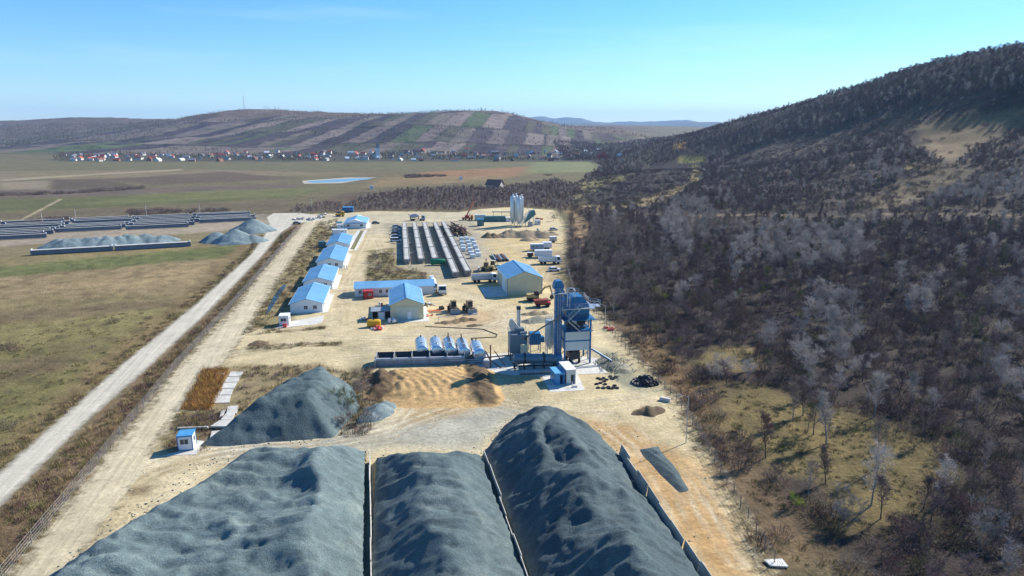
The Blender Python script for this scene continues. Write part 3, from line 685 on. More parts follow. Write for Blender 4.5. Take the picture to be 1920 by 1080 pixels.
# sand bays of the concrete plant
p = g2(950, 446); q = g2(1010, 446)
cone_pile('long brown sand pile in front of the concrete plant', [(p[0] + (q[0] - p[0]) * t, p[1] + 5 + (q[1] - p[1]) * t + math.sin(t * 9), 3.2 + .4 * math.sin(t * 13)) for t in np.linspace(0, 1, 9)], .55, SAND, .6, 'sand pile', 'sand_pile', seed=12, group='sand piles of the concrete plant')
p = g2(990, 452); cone_pile('small brown sand heap in front of the long sand pile', [(p[0], p[1] + 2, 2.3), (p[0] + 2.6, p[1] + 3, 1.6)], .55, SAND, .5, 'sand pile', 'sand_pile', seed=15, group='sand piles of the concrete plant')
p = g2(1022, 446); cone_pile('pale sand slope at the wood end of the bays', [(p[0], p[1] + 3, 3.0), (p[0] + 3, p[1] + 9, 2.2)], .5, SAND, .5, 'sand pile', 'sand_pile', seed=16, group='sand piles of the concrete plant')
p = g2(919, 447); cone_pile('dark heap of rubble and brush near the sand bays', [(p[0] - 1, p[1] + 3, 2.9), (p[0] + 2, p[1] + 3, 2.6)], .75, SOIL, .4, 'soil heap', 'soil_heap', seed=18, group=None)
# spoil heaps
for (px, py, h, sl, m, lab, sd_, sp_) in [
    (1216, 778, 1.6, .6, SOIL, 'dark earth heap near the fence behind the gravel', 20, 1.6),
    (1002, 590, 1.3, .5, SAND, 'brown earth heap in front of the red dumper', 22, 2.2),
    (1012, 604, 1.6, .45, SOILG, 'grey spoil heap beside the plant tower', 24, 2.6),
    (868, 603, 1.1, .45, SOIL, 'low dark earth heap in front of the loaders', 26, 2.0),
    (838, 608, .7, .35, SOIL, 'flat brown spoil patch with a steel frame on it', 27, 2.4),
    (486, 647, 1.2, .5, SOIL, 'brushy brown earth heap at the yard junction', 28, 1.2),
    (890, 613, .6, .35, SOIL, 'small weedy earth patch beside the hose trench', 30, 1.0)]:
    x, y = g2(px, py); cone_pile(lab, [(x, y + 1, h), (x - sp_, y + .3, h * .7), (x + sp_, y + 1.3, h * .75)], sl, m, .3, 'soil heap', 'soil_heap', seed=sd_, group='heaps of soil on the yard')
# loading ramp in front of the feed bins
def ramp_pile():
    X, Y = np.meshgrid(np.arange(-33, 4, .35), np.arange(113, 140.5, .35))
    cx = -16.5 - (Y - 138) * .16
    wl = (X - cx + 8.5 + (Y < 0)); wr = (cx + 8.0 - X)
    lift = 1.45 * sstep(117, 133, Y)
    H = lift * sstep(-1.5, 2.5, wl + (fbm(X / 3, Y / 3, 3, 3) - .5) * 3) * sstep(-1.5, 2.5, wr + (fbm(X / 3, Y / 3, 3, 8) - .5) * 3)
    side = np.exp(-((wr + 1.2) / 2.3) ** 2) * sstep(119, 126, Y) + 1.1 * np.exp(-((wl + 2.2) / 2.4) ** 2) * sstep(123, 129, Y) * (1 - .6 * sstep(136, 139, Y))
    H = H + side * 2.0 * (fbm(X / 1.7, Y / 1.7, 4, 31) * .9 + .35)
    H = H + (fbm(X / 1.2, Y / 1.2, 4, 17) - .5) * .45 * sstep(.1, .6, H)
    arc = np.hypot(X + 19, (Y - 128)); arc = arc + 3.5 * (fbm(X / 4, Y / 4, 3, 19) - .5); H = H + .12 * np.sin((X + .35 * Y + 2.2 * (fbm(X / 5, Y / 5, 3, 23) - .5) + .04 * (Y - 128) ** 2) * 3.1) * fbm(X / 3, Y / 3, 2, 29) * 1.5 * sstep(.4, 1.2, H) * (side < .3)
    H = np.where(Y > 138.2 + (X + 20) * .12, -.5, H - .06)
    keep = (H[:-1, :-1] > -.2) & (H[1:, 1:] > -.2) & (H[:-1, 1:] > -.2) & (H[1:, :-1] > -.2) & ((H[:-1, :-1] > -.02) | (H[1:, 1:] > -.02))
    me, us = grid_mesh('soil_ramp', X, Y, H + .02, keep)
    sf = side.ravel()[us]
    c = np.array((.50, .325, .145)) * np.ones((len(us), 3)); d = np.array((.13, .09, .052))
    a = sstep(.12, .5, sf + (fbm(X.ravel()[us] / 1.5, Y.ravel()[us] / 1.5, 3, 6) - .5) * .5)[:, None]
    setcol(me, c * (1 - a) + d * a)
    tag(link('soil_ramp', me, terrain_mat('ramp_soil', .15)), 'orange earth loading ramp rising to the steel feed bins', 'earth ramp')
ramp_pile()
# thin tongue of gravel tipped beside the tilted wall
pile('gravel_pile', PX((1188, 842), (1238, 836), (1258, 862), (1302, 922), (1270, 930), (1222, 878)), [0] * 6, lambda X, Y: .45 + .25 * np.abs(np.sin((X - .45 * -Y) * 2.6)) + 0 * X, .25, GRAVEL_C, 'thin dark gravel tongue spread on orange soil by the fence', 'gravel pile', slope=.5, seed=60, rough=.5, group='stockpiles of crushed stone', k=.3)

# ------------------------------------------------------------------ panel walls between the stockpiles
CONC = mat('weathered_concrete', (.50, .48, .43), .85, 0, .2, .6, .02)
CONCW = mat('pale_concrete', (.62, .60, .55), .85, 0, .15, .6, .02)
def panel_wall(label, P0, P1, n, h, lean=0.0, jag=.0, seed=0, gaps=()):
    P0 = Vector(P0); P1 = Vector(P1); d = (P1 - P0); L = d.length; rz = math.atan2(d.y, d.x)
    t = thing('retaining_wall', label, 'wall', (P0.x, P0.y, 0), rz, 'panel walls between the stockpiles')
    r = random.Random(seed); w = L / n
    for i in range(n):
        if i in gaps: continue
        hh = h + r.uniform(-.25, .25)
        m = MB().at((i * w, r.uniform(-jag, jag), 0), rz=r.uniform(-1, 1) * jag * .06, rx=lean * r.uniform(.5, 1.4)).bbox(0.03, w - .03, -.06, .06, 0, hh, .03)
        m.bbox(.02, .22, -.11, .11, 0, hh - .12, .03)
        m.build('panel', CONC, t)
    return t
panel_wall('straight white topped panel wall between light and middle gravel piles', (-21.9, 98.5), (-9.4, 38), 13, 1.95, .02, .05, 3)
panel_wall('stepped panel wall between middle and dark gravel piles', (-4.3, 98.5), (7.8, 40), 13, 1.95, .05, .22, 5)
panel_wall('leaning panel wall on the fence side of the dark gravel pile', (16.6, 100.5), (21.8, 66), 8, 2.2, -.16, .3, 8)
# ------------------------------------------------------------------ buildings
SR = R(10)
BLUE_ROOF = mat('blue_sheet_roof', (.16, .36, .56), .42, 0, .13, .22, wave=('X', 1.6, .02), spec=.5)
BLUE_ROOFY = mat('blue_sheet_roof_cross', (.075, .255, .50), .38, 0, .07, .5, wave=('Y', 1.6, .02), spec=.5)
WHITE_PANEL = mat('white_wall_panel', (.70, .72, .74), .55, 0, .06, .5, wave=('X', 1.2, .008))
WHITE = mat('white_paint', (.74, .75, .76), .5, 0, .08, 1)
CREAM = mat('cream_sheet_wall', (.60, .56, .38), .5, 0, .10, .35, wave=('X', 2.2, .02))
GLASS = mat('dark_window_glass', (.02, .03, .045), .08, 0, .2, 2, spec=.6)
FRAME = mat('window_frame', (.62, .64, .66), .5)
GREYP = mat('grey_paint', (.30, .32, .34), .5, .2, .12, 1)
DARK = mat('dark_steel', (.045, .048, .055), .5, .3, .25, 2)
STEEL = mat('galvanised_steel', (.52, .55, .58), .38, .55, .12, 1.5)
BLUE = mat('blue_plant_paint', (.02, .14, .31), .45, .05, .16, .8)
BLUE_L = mat('light_blue_paint', (.07, .27, .52), .45, .05, .08, .8)
PANEL = mat('pale_silo_cladding', (.50, .56, .58), .42, .25, .07, .7, wave=('X', 1.4, .012))
RED = mat('red_paint', (.42, .035, .03), .45, 0, .15, 1)
CORAL = mat('bright_red_plastic', (.75, .10, .08), .4, 0, .1, 1)
YELLOW = mat('yellow_paint', (.62, .36, .02), .45, 0, .15, 1)
ORANGEP = mat('orange_paint', (.60, .14, .03), .45, 0, .15, 1)
BLACK = mat('black_rubber', (.018, .018, .02), .8, 0, .2, 2)
RUST = mat('rusty_steel', (.17, .075, .045), .8, .2, .4, 1.5)
GREENP = mat('green_paint', (.015, .20, .085), .45, 0, .12, 1)
TEAL = mat('teal_steel', (.06, .17, .19), .5, .1, .15, 1)
WOOD = mat('weathered_timber', (.26, .19, .12), .85, 0, .3, 2)
ALU = mat('polished_tank_cladding', (.66, .69, .72), .26, .75, .08, 1, wave=('Y', 1.3, .012))
SLABM = mat('concrete_slab', (.55, .53, .47), .85, 0, .16, .35, .02)
HOSE = mat('black_hose', (.03, .03, .034), .6)
def window(t, x, y, z, w, h, side='front', n=2, nm='window'):
    """window set 3 cm proud of the wall: frame with glazing bars, pane behind"""
    m = MB().at((x, y, z), rz={'front': 0, 'right': R(90), 'left': R(-90), 'back': R(180)}[side])
    b = .07
    m.box(-w / 2, w / 2, -.05, .02, 0, b).box(-w / 2, w / 2, -.05, .02, h - b, h)
    for i in range(n + 1):
        xx = -w / 2 + (w - b) * i / n; m.box(xx, xx + b, -.048, .02, b, h - b)
    f = m.build(nm, FRAME, t)
    p = MB().at((x, y, z), rz={'front': 0, 'right': R(90), 'left': R(-90), 'back': R(180)}[side]).box(-w / 2 + .03, w / 2 - .03, -.025, .01, .03, h - .03)
    p.build('pane', GLASS, f)
    return f
def door(t, x, y, z, w, h, side='front', m=None, handle=True):
    rz = {'front': 0, 'right': R(90), 'left': R(-90), 'back': R(180)}[side]
    d = MB().at((x, y, z), rz=rz).box(-w / 2, w / 2, -.06, .02, 0, h).box(-w / 2 - .07, -w / 2 - .01, -.075, .02, 0, h + .07).box(w / 2 + .01, w / 2 + .07, -.075, .02, 0, h + .07).box(-w / 2, w / 2, -.075, .02, h + .01, h + .07).build('door', m or WHITE, t)
    if handle: MB().at((x, y, z), rz=rz).box(w / 2 - .18, w / 2 - .06, -.11, -.05, 1.0, 1.06).build('handle', DARK, d)
    return d
def gable(t, w, l, eave, ridge, wallm, roofm, over=.35, hip=0.0, thick=.14):
    wm = MB()
    wm.prism([(-w / 2, 0), (w / 2, 0), (w / 2, eave), (0, ridge - .12), (-w / 2, eave)], 0, l)
    wm.build('wall', wallm, t)
    sl = (ridge - eave) / (w / 2); zo = eave - over * sl
    rm = MB()
    if not hip:
        for sgn in (-1, 1):
            prof = [(sgn * (w / 2 + over), zo), (0, ridge), (0, ridge + thick), (sgn * (w / 2 + over), zo + thick)]
            rm.prism(prof if sgn > 0 else prof[::-1], -over, l + over)
        rm.box(-.18, .18, -over - .02, l + over + .02, ridge + thick - .04, ridge + thick + .05)
        # corrugated sheet seams standing proud of the slopes
        for k in range(1, int(l / 1.05)):
            yy = k * 1.05
            for sgn in (-1, 1):
                rm.add([(0, yy, ridge + thick), (sgn * (w / 2 + over), yy, zo + thick), (sgn * (w / 2 + over), yy + .05, zo + thick), (0, yy + .05, ridge + thick), (0, yy, ridge + thick + .04), (sgn * (w / 2 + over), yy, zo + thick + .04), (sgn * (w / 2 + over), yy + .05, zo + thick + .04), (0, yy + .05, ridge + thick + .04)],
                       [(4, 5, 6, 7), (0, 1, 5, 4), (3, 7, 6, 2), (1, 2, 6, 5)])
    else:
        e = w / 2 + over
        vs = [(-e, -over, zo), (e, -over, zo), (e, l + over, zo), (-e, l + over, zo), (0, hip, ridge + .1), (0, l - hip, ridge + .1), (-e, -over, zo + .14), (e, -over, zo + .14), (e, l + over, zo + .14), (-e, l + over, zo + .14)]
        rm.add(vs, [(6, 7, 4), (7, 8, 5, 4), (8, 9, 5), (9, 6, 4, 5), (0, 1, 7, 6), (1, 2, 8, 7), (2, 3, 9, 8), (3, 0, 6, 9), (3, 2, 1, 0)])
    r = rm.build('roof', roofm, t)
    fm = MB()
    for sgn in (-1, 1): fm.box(min(sgn * (w / 2 + over), sgn * (w / 2 + over + .12)), max(sgn * (w / 2 + over), sgn * (w / 2 + over + .12)), -over, l + over, zo - .03, zo + .09)
    fm.build('gutter', WHITE, r)
    return r
def pad(poly_px, label, z=0.12, name='pavement', m=None):
    return tag(MB().slab(PX(*poly_px), -.1, z).build(name, m or SLABM), label, kind='structure')
barr = [((-57.7, 188.6), 8.8, 21.5, 'nearest white barrack with blue gable roof beside the small kiosk'),
        ((-62.4, 217.8), 9.0, 22.5, 'second white barrack with blue gable roof from the kiosk end'),
        ((-67.4, 252.4), 9.4, 30.0, 'third and longest white barrack with blue gable roof in the row'),
        ((-74.0, 291.5), 9.2, 26.0, 'fourth white barrack with blue gable roof beside the planted strip')]
for k, ((x, y), w, l, lab) in enumerate(barr):
    t = thing('barrack', lab, 'barrack', (x, y, 0), R(9.5), 'barracks along the site track')
    gable(t, w, l, 2.65, 4.05, WHITE_PANEL, BLUE_ROOF)
    MB().box(-w / 2 - .3, w / 2 + 1.4, -.9, l + .6, -.05, .13).build('plinth', SLABM, t)
    for xx in (-.2, 2.3): window(t, xx, -.01, 1.0, 1.1, 1.1)
    n = int(l / 2.6)
    for i in range(n):
        yy = 1.6 + i * (l - 3.2) / (n - 1)
        if i in (2, n - 3): door(t, w / 2 + .01, yy, .13, .95, 2.05, 'right')
        else: window(t, w / 2 + .01, yy, 1.0, 1.2, 1.1, 'right')
    for i in range(0, n, 2): MB().at((w / 2 + .38, 2.4 + i * (l - 4.2) / (n - 1), 1.75)).bbox(-.16, .16, -.42, .42, 0, .62, .04).build('air_conditioner', WHITE, t)
# office with hipped roof at the head of the row
t = thing('office', 'white office with hipped blue roof at the far end of the barracks', 'office', (-81.8, 360, 0), R(8))
gable(t, 11, 22, 2.9, 4.9, WHITE_PANEL, BLUE_ROOF, .5, hip=4.5)
MB().box(-6.3, 7.5, -1.6, 22.6, -.05, .14).build('plinth', SLABM, t)
for xx in (-3.6, 3.2): window(t, xx, -.01, 1.0, 1.5, 1.3)
door(t, 0, -.01, .14, 1.6, 2.3)
MB().box(-1.4, 1.4, -1.5, 0, 2.5, 2.62).box(-1.3, -1.18, -1.45, -1.33, .14, 2.5).box(1.18, 1.3, -1.45, -1.33, .14, 2.5).build('porch', WHITE, t)
for i in range(6): window(t, 5.51, 2 + i * 3.4, 1.0, 1.3, 1.2, 'right')
# long narrow canteen, workshop and warehouse
t = thing('long_building', 'long low white building with blue roof behind the red container', 'building', (-48.3, 207.4, 0), SR)
r_ = R(90)
tt = t
wm = MB().prismx([(0, 0), (8.2, 0), (8.2, 2.7), (4.1, 3.75), (0, 2.7)], 0, 24.3).build('wall', WHITE_PANEL, t)
rf = MB()
rf.prismx([(-.4, 2.6), (4.1, 3.85), (4.1, 4.0), (-.4, 2.75)], -.3, 24.6).prismx([(8.6, 2.6), (8.6, 2.75), (4.1, 4.0), (4.1, 3.85)], -.3, 24.6)
rf.build('roof', BLUE_ROOF, t)
MB().box(-.3, 24.6, -.5, -.4, 2.58, 2.7).build('gutter', WHITE, t)
for xx in (1.6, 7.8, 9.8, 13.5, 16.5): window(t, xx, -.01, 1.0, .95, 1.1)
door(t, 2.7, -.01, .1, .9, 2.05)
t = thing('workshop', 'tall cream workshop with blue gable roof beside the black lean-to shed', 'workshop', (-28.3, 181, 0), R(10))
gable(t, 8.8, 19, 4.35, 6.1, CREAM, BLUE_ROOF, .25)
MB().box(-2.9, 3.0, -.05, .03, .1, 3.6).box(-3.6, 3.7, -.09, .02, 3.62, 3.8).build('sliding_door', mat('pale_green_door', (.52, .56, .47), .5, 0, .08, .4, wave=('X', 2, .015)), t)
door(t, .6, -.06, .05, 1.0, 2.1)
MB().box(-5.4, 5.8, -2.6, 19.3, -.05, .10).build('plinth', SLABM, t)
for i in range(4): window(t, 4.41, 3 + i * 4.2, 2.2, 1.6, 1.0, 'right', 3)
t = thing('warehouse', 'large cream warehouse with blue gable roof beside parked trucks', 'warehouse', (4.0, 210.8, 0), R(10.5))
gable(t, 11.0, 19.3, 5.3, 7.35, CREAM, BLUE_ROOF, .3)
MB().at((-5.5, 0, 0), rz=R(-90)).box(-9.5, -4.0, -.07, .03, .05, 4.4).box(-14.5, -3.0, -.12, .02, 4.45, 4.65).build('sliding_door', WHITE, t)
door(t, -5.52, 2.2, .05, 1.0, 2.1, 'left')
MB().box(-5.62, -5.48, -.12, .02, 0, 5.3).build('corner_trim', BLUE_L, t); MB().box(5.48, 5.62, -.12, .02, 0, 5.3).build('corner_trim', BLUE_L, t)
MB().box(-12.5, -5.6, -1.2, 12.5, -.05, .10).build('apron', SLABM, t)
# kiosks and booths
def booth(label, loc, rz, w, d, h, roofm=BLUE_L, trim=BLUE, name='guard_booth', win=True):
    t = thing(name, label, 'booth', loc, rz, 'small cabins about the site')
    MB().box(-w / 2, w / 2, 0, d, .1, h).build('wall', WHITE_PANEL, t)
    MB().box(-w / 2 - .1, w / 2 + .1, -.1, d + .1, h, h + .16).build('roof', roofm, t)
    e = .06
    for sx in (-1, 1):
        for yy in (0, d): MB().box(sx * w / 2 - e, sx * w / 2 + e, yy - e, yy + e, 0, h).build('corner_post', trim, t)
    MB().box(-w / 2 + e, w / 2 - e, -e, e, .02, .14).build('rail', trim, t); MB().box(-w / 2 + e, w / 2 - e, -e, e, h - .12, h - .01).build('rail', trim, t)
    if win:
        window(t, -.1, -.01, 1.05, w * .6, .95); window(t, w / 2 + .01, d * .55, 1.05, .9, .95, 'right')
        door(t, -w / 2 - .01, d * .5, .12, .8, 1.95, 'left')
    return t
booth('white guard booth with blue roof on a slab beside the dirt track', tuple(G(348.5, 846))[:2] + (.1,), R(12), 2.2, 2.3, 2.45)
pad([(305, 856), (340, 846), (362, 826), (383, 828), (368, 853)], 'concrete pad under the guard booth')
booth('small white kiosk with a red box beside the nearest barrack', tuple(G(533, 611))[:2] + (.1,), R(10), 2.4, 3.0, 2.5, WHITE, WHITE, 'kiosk')
b = G(536, 612.5); tg = thing('fire_box', 'small red box in front of the white kiosk', 'box', (b.x, b.y - .7, .1), R(10)); MB().bbox(-.5, .5, -.3, .3, 0, .75, .05).build('body', CORAL, tg); MB().bbox(-.54, .54, -.34, .34, .76, .86, .03).build('lid', RED, tg)
pad([(519, 616), (527, 606), (608, 592), (604, 607)], 'concrete walk beside the kiosk', .08)
def container(label, loc, rz, l, w, h, m, group='containers and cabins', cat='container', name='container', roofm=None, doors=True, z=0.0):
    t = thing(name, label, cat, (loc[0], loc[1], z), rz, group)
    mb = MB().box(0, l, 0, w, .12, h)
    for i in range(int(l / .55)):
        x = .2 + i * .55
        mb.box(x, x + .22, -.035, 0, .25, h - .2); mb.box(x, x + .22, w, w + .035, .25, h - .2)
    mb.build('body', m, t)
    MB().box(-.03, l + .03, -.04, w + .04, h, h + .09).build('roof', roofm or m, t)
    if doors: door(t, l * .3, -.04, .15, .85, 1.95, 'front', m); window(t, l * .68, -.04, 1.0, .9, .8)
    for x in (0, l - .14):
        for y in (-.05, w - .09): MB().box(x, x + .14, y, y + .14, 0, h).build('corner_post', DARK, t)
    return t
_p = G(683, 559); container('dark red site container in front of the long white building', (_p.x, _p.y - 1.6), SR, 3.0, 2.4, 2.4, RED)
container('white site cabin between the last barrack and the office', G(623, 441)[:2], SR, 7.0, 2.5, 2.6, WHITE)
container('white store cabin beside the office wall', G(631, 430)[:2], SR, 4.0, 2.5, 2.5, WHITE)
container('dark green shed in the weeds behind the third barrack', G(597, 464)[:2], SR, 3.0, 2.5, 2.4, TEAL)
container('dark teal container against the side of the office', G(640, 427)[:2], R(98), 6.0, 2.4, 2.6, TEAL)
t = container('blue stilted cabin at the edge of the bare trees', G(642, 398)[:2], R(6), 6.5, 5.0, 3.0, BLUE, roofm=BLUE_L)
MB().box(-.4, 7.0, -2.4, -.2, 1.4, 1.55).box(-.3, -.15, -2.3, -2.15, 0, 1.4).box(6.6, 6.75, -2.3, -2.15, 0, 1.4).build('porch', BLUE, t)
# black lean-to with stacked drums beside the workshop
p = G(697, 601); t = thing('lean_to_shed', 'black open lean-to shed with white door frames beside the workshop', 'shed', (p.x, p.y, 0), SR)
MB().box(0, 5.2, 3.2, 3.35, 0, 2.6).box(0, .12, 0, 3.2, 0, 2.5).box(5.08, 5.2, 0, 3.2, 0, 2.5).build('wall', DARK, t)
MB().prismx([(-.4, 2.5), (3.6, 2.7), (3.6, 2.82), (-.4, 2.62)], -.2, 5.4).build('roof', GREYP, t)
for x in (.05, 1.7, 3.4, 5.0): MB().box(x, x + .14, -.12, .02, 0, 2.5).build('post', WHITE, t)
MB().box(1.9, 3.3, -.04, .02, .1, 2.2).build('door', WHITE, t)
for k, (px, py, m) in enumerate([(712, 572, WHITE), (716, 574, CORAL), (703, 581, WHITE), (707, 583, CORAL)]):
    p = G(px, py); o = MB().lathe([(.0, 0), (.3, 0), (.32, .05), (.32, .88), (.3, .92), (0, .92)], 12).build('drum', m, None, True, loc=(p.x, p.y, 0)); tag(o, ['white drum nearest the workshop eave', 'coral drum beside the workshop wall', 'white drum on the tarpaulin', 'coral drum on the tarpaulin'][k] + ' in its shadow', 'drum', 'drums beside the workshop')
p = G(688, 615); t = thing('fuel_tank', 'yellow fuel tank in front of the black lean-to shed', 'tank', (p.x, p.y, 0), SR)
MB().bbox(0, 3.6, 0, 1.5, .35, 1.95, .3).build('body', YELLOW, t, True)
for x in (.4, 3.0): MB().box(x, x + .2, .1, 1.4, 0, .35).build('skid', DARK, t)
MB().tube((1.8, .75, 1.9), (1.8, .75, 2.15), .25, n=12).build('hatch', DARK, t)
def heap_of(name, label, cat, loc, n, r, mats_, size, seed=0, flat=.5, group=None, part='piece'):
    rn = random.Random(seed); t = thing(name, label, cat, loc, rn.uniform(0, 3), group)
    for i in range(n):
        a = rn.uniform(0, 6.28); d = r * math.sqrt(rn.random()); hz = max(0, (r - d)) * flat * rn.random()
        s = [q * rn.uniform(.6, 1.4) for q in size]
        MB().at((d * math.cos(a), d * math.sin(a), hz + s[2] * .5), rz=rn.uniform(0, 3), rx=rn.uniform(-.4, .4), ry=rn.uniform(-.4, .4)).bbox(-s[0] / 2, s[0] / 2, -s[1] / 2, s[1] / 2, -s[2] / 2, s[2] / 2, .06).build(part, rn.choice(mats_), t)
    return t
p = G(709, 617); heap_of('barrier_heap', 'heap of red and white plastic barriers beside the yellow tank', 'barriers', (p.x, p.y, .03), 14, 1.5, [CORAL, CORAL, WHITE], (.9, .35, .4), 3, part='barrier')
p = G(681, 600); heap_of('barrier_heap', 'small group of red and white barriers at the shed corner', 'barriers', (p.x, p.y, .03), 6, 1.0, [CORAL, WHITE], (.8, .35, .5), 5, part='barrier')
p = G(735, 606); heap_of('appliance_heap', 'white cabinets and boards dumped at the workshop corner', 'scrap', (p.x, p.y, .12), 9, 1.8, [WHITE, WHITE, GREYP, DARK], (.9, .7, .9), 9, part='cabinet', flat=.2)
p = G(1098, 588 + 30); heap_of('barrier_heap', 'heap of bright red barriers behind the plant tower by the fence', 'barriers', (p.x + 6, p.y, .03), 10, 1.2, [CORAL, CORAL, RED], (.8, .4, .5), 13, part='barrier')

# ------------------------------------------------------------------ asphalt plant
def rail(mb, pts, h=1.1, posts=1.4, r=.035):
    for a, b in zip(pts, pts[1:]):
        a = Vector(a); b = Vector(b); n = max(1, int((b - a).length / posts))
        for z in (h, h * .55): mb.tube(a + Vector((0, 0, z)), b + Vector((0, 0, z)), r, n=5)
        for i in range(n + 1):
            q = a.lerp(b, i / n); mb.tube(q, q + Vector((0, 0, h)), r, n=5)
    return mb
pad([(1016, 706), (1032, 736), (1097, 732), (1083, 703), (1139, 700), (1118, 672), (1040, 664), (955, 662), (880, 668), (880, 690), (960, 704)], 'pale concrete slab under the asphalt plant', .10)
p0 = G(1058.5, 684)
T = thing('asphalt_tower', 'tall blue asphalt mixing tower with pale clad silo at the fence', 'asphalt plant', (p0.x, p0.y, .1), SR)
W, D = 5.7, 5.2
for (x, y) in ((0, 0), (W, 0), (0, D), (W, D), (W / 2, D)):
    MB().box(x - .17, x + .17, y - .17, y + .17, 0, 10.2).build('leg', BLUE, T)
for (a, b) in (((W, 0, .2), (W, D, 3)), ((W, D, .2), (W, 0, 3)), ((0, D, .2), (W / 2, D, 3)), ((0, D, 3), (W / 2, D, .2))): MB().tube(a, b, .07, n=6).build('brace', BLUE, T)
MB().bbox(.02, W - .2, -.18, D - .2, 5.45, 7.35, .06).build('silo_panel', PANEL, T)
MB().bbox(.02, W - .2, -.18, D - .2, 3.15, 5.15, .06).build('silo_panel', PANEL, T)
MB().box(-.1, W + .1, -.1, D, 5.15, 5.45).box(-.15, W + .15, -.25, D, 7.36, 7.6).build('belt_frame', BLUE, T)
for x in (1.4, 3.9): MB().at((x, 2.4, 0)).lathe([(.28, 2.2), (.3, 2.4), (1.1, 3.14), (1.1, 3.15)], 10).build('discharge_chute', DARK, T, True)
MB().bbox(.9, W - .9, .9, D - .6, 7.75, 9.4, .08).build('mixer', DARK, T)
MB().at((2.0, .55, 9.6), ry=R(35)).bbox(-.7, .7, -.35, .35, -.25, .25, .05).build('motor', PANEL, T)
MB().at((4.6, .2, 8.6)).lathe([(.3, -.5), (.34, -.4), (.34, .4), (.3, .5)], 10, 'X').build('motor', STEEL, T)
MB().box(-.5, W + .9, -.7, D + .3, 9.95, 10.1).build('deck', BLUE, T)
rail(MB(), [(-.5, -.7, 7.6), (W + .3, -.7, 7.6), (W + .3, D, 7.6)]).build('railing', BLUE, T)
MB().box(-.6, W + .4, -.78, -.2, 7.52, 7.6).build('walkway', BLUE, T)
MB().bbox(.3, W - .3, .2, D - .2, 10.1, 12.5, .08).build('hot_bin', BLUE, T)
for i in range(9): MB().box(.55 + i * .52, .72 + i * .52, .1, .2, 10.3, 11.2).build('stiffener', DARK, T)
MB().box(-.9, W + .7, -.8, D + .6, 12.5, 12.62).box(W + .7, W + 2.3, .6, 3.0, 12.5, 12.62).build('deck', STEEL, T)
rail(MB(), [(-.9, -.8, 12.62), (W + .7, -.8, 12.62), (W + .7, .6, 12.62), (W + 2.3, .6, 12.62), (W + 2.3, 3.0, 12.62), (W + .7, 3.0, 12.62), (W + .7, D + .6, 12.62), (-.9, D + .6, 12.62)]).build('railing', STEEL, T)
MB().prism([(.1, 12.63), (W - .2, 12.63), (W - .5, 13.3), (3.9, 15.0), (1.9, 15.0), (.1, 14.0)], .4, D - .6).build('screen_house', BLUE, T)
rail(MB(), [(1.6, .5, 15.0), (4.1, .5, 15.0), (5.2, .5, 13.7)], .9, 1.0).build('railing', STEEL, T)
rail(MB(), [(1.6, D - .8, 15.0), (4.1, D - .8, 15.0)], .9, 1.0).build('railing', STEEL, T)
MB().path([(.4, .1, 13), (.4, .1, 16.6), (.7, .1, 17.0), (1.6, .1, 17.0), (2.0, .1, 16.5), (2.0, .1, 15)], .13, 8).build('vent_pipe', STEEL, T, True)
MB().path([(.9, -.1, 12.6), (.9, -.1, 16.0), (1.5, -.1, 16.2)], .08, 6).build('vent_pipe', STEEL, T, True)
MB().bbox(-2.05, -.6, .5, 2.0, 0, 17.2, .1).build('bucket_elevator', BLUE, T)
eh = MB().prism([(-2.5, 16.9), (-.4, 16.9), (-.3, 17.6), (-.8, 18.6), (-2.0, 18.6), (-2.4, 17.9)], .3, 2.2).build('elevator_head', BLUE, T)
for k in range(8): MB().box(-2.12, -.53, .43, 2.07, 1.5 + k * 2, 1.62 + k * 2).build('flange', BLUE, T)
MB().box(-2.9, .1, -.5, .4, 15.9, 16.0).build('deck', STEEL, T)
rail(MB(), [(-2.9, .4, 16.0), (-2.9, -.5, 16.0), (.1, -.5, 16.0), (.1, .4, 16.0)]).build('railing', STEEL, T)
MB().prism([(-.7, 16.2), (.6, 13.6), (.9, 14.4), (-.5, 17.0)], .8, 1.8).build('chute', BLUE, T)
st = MB()
for k, (z0, z1) in enumerate(((7.6, 10.1), (10.1, 12.6))):
    y = -.95 - .0 * k; x0, x1 = (.3, 3.0) if k else (3.0, .3)
    n = 9
    for i in range(n): st.box(x0 + (x1 - x0) * i / n - .14, x0 + (x1 - x0) * i / n + .14, y - .35, y + .35, z0 + (z1 - z0) * (i + .5) / n, z0 + (z1 - z0) * (i + .5) / n + .05)
    for yy in (y - .38, y + .38): st.tube((x0, yy, z0), (x1, yy, z1), .06, n=5); st.tube((x0, yy, z0 + 1), (x1, yy, z1 + 1), .035, n=5)
st.build('stair', STEEL, T)
ld = MB()
for s in (-.28, .28): ld.tube((-1.3 + s, .3, .2), (-1.3 + s, .3, 16), .035, n=5)
for i in range(50): ld.tube((-1.58, .3, .4 + i * .31), (-1.02, .3, .4 + i * .31), .02, n=4)
ld.build('ladder', STEEL, T)
MB().tube((W + .3, D * .5, 12.4), (W + .3, D * .5, 0), .12, n=8).tube((W + .25, .6, 10), (W + .25, .6, 4), .1, n=8).build('pipe', BLUE, T, True)
MB().box(1.2, 3.6, .4, 3.6, .9, 2.5).build('load_hopper', DARK, T)
for (a, b) in ((1.35, .6), (3.45, .6), (1.35, 3.4), (3.45, 3.4)): MB().at((a, b, .45)).lathe([(.2, -.18), (.45, -.18), (.45, .18), (.2, .18)], 12, 'X').build('wheel', BLACK, T, True)
MB().tube((W + .2, -.5, 3.4), (W + 4.4, -1.8, .8), .22, n=8).tube((W + .2, .1, 3.2), (W + 4.4, -1.2, .6), .14, n=8).build('spill_chute', BLUE, T, True)
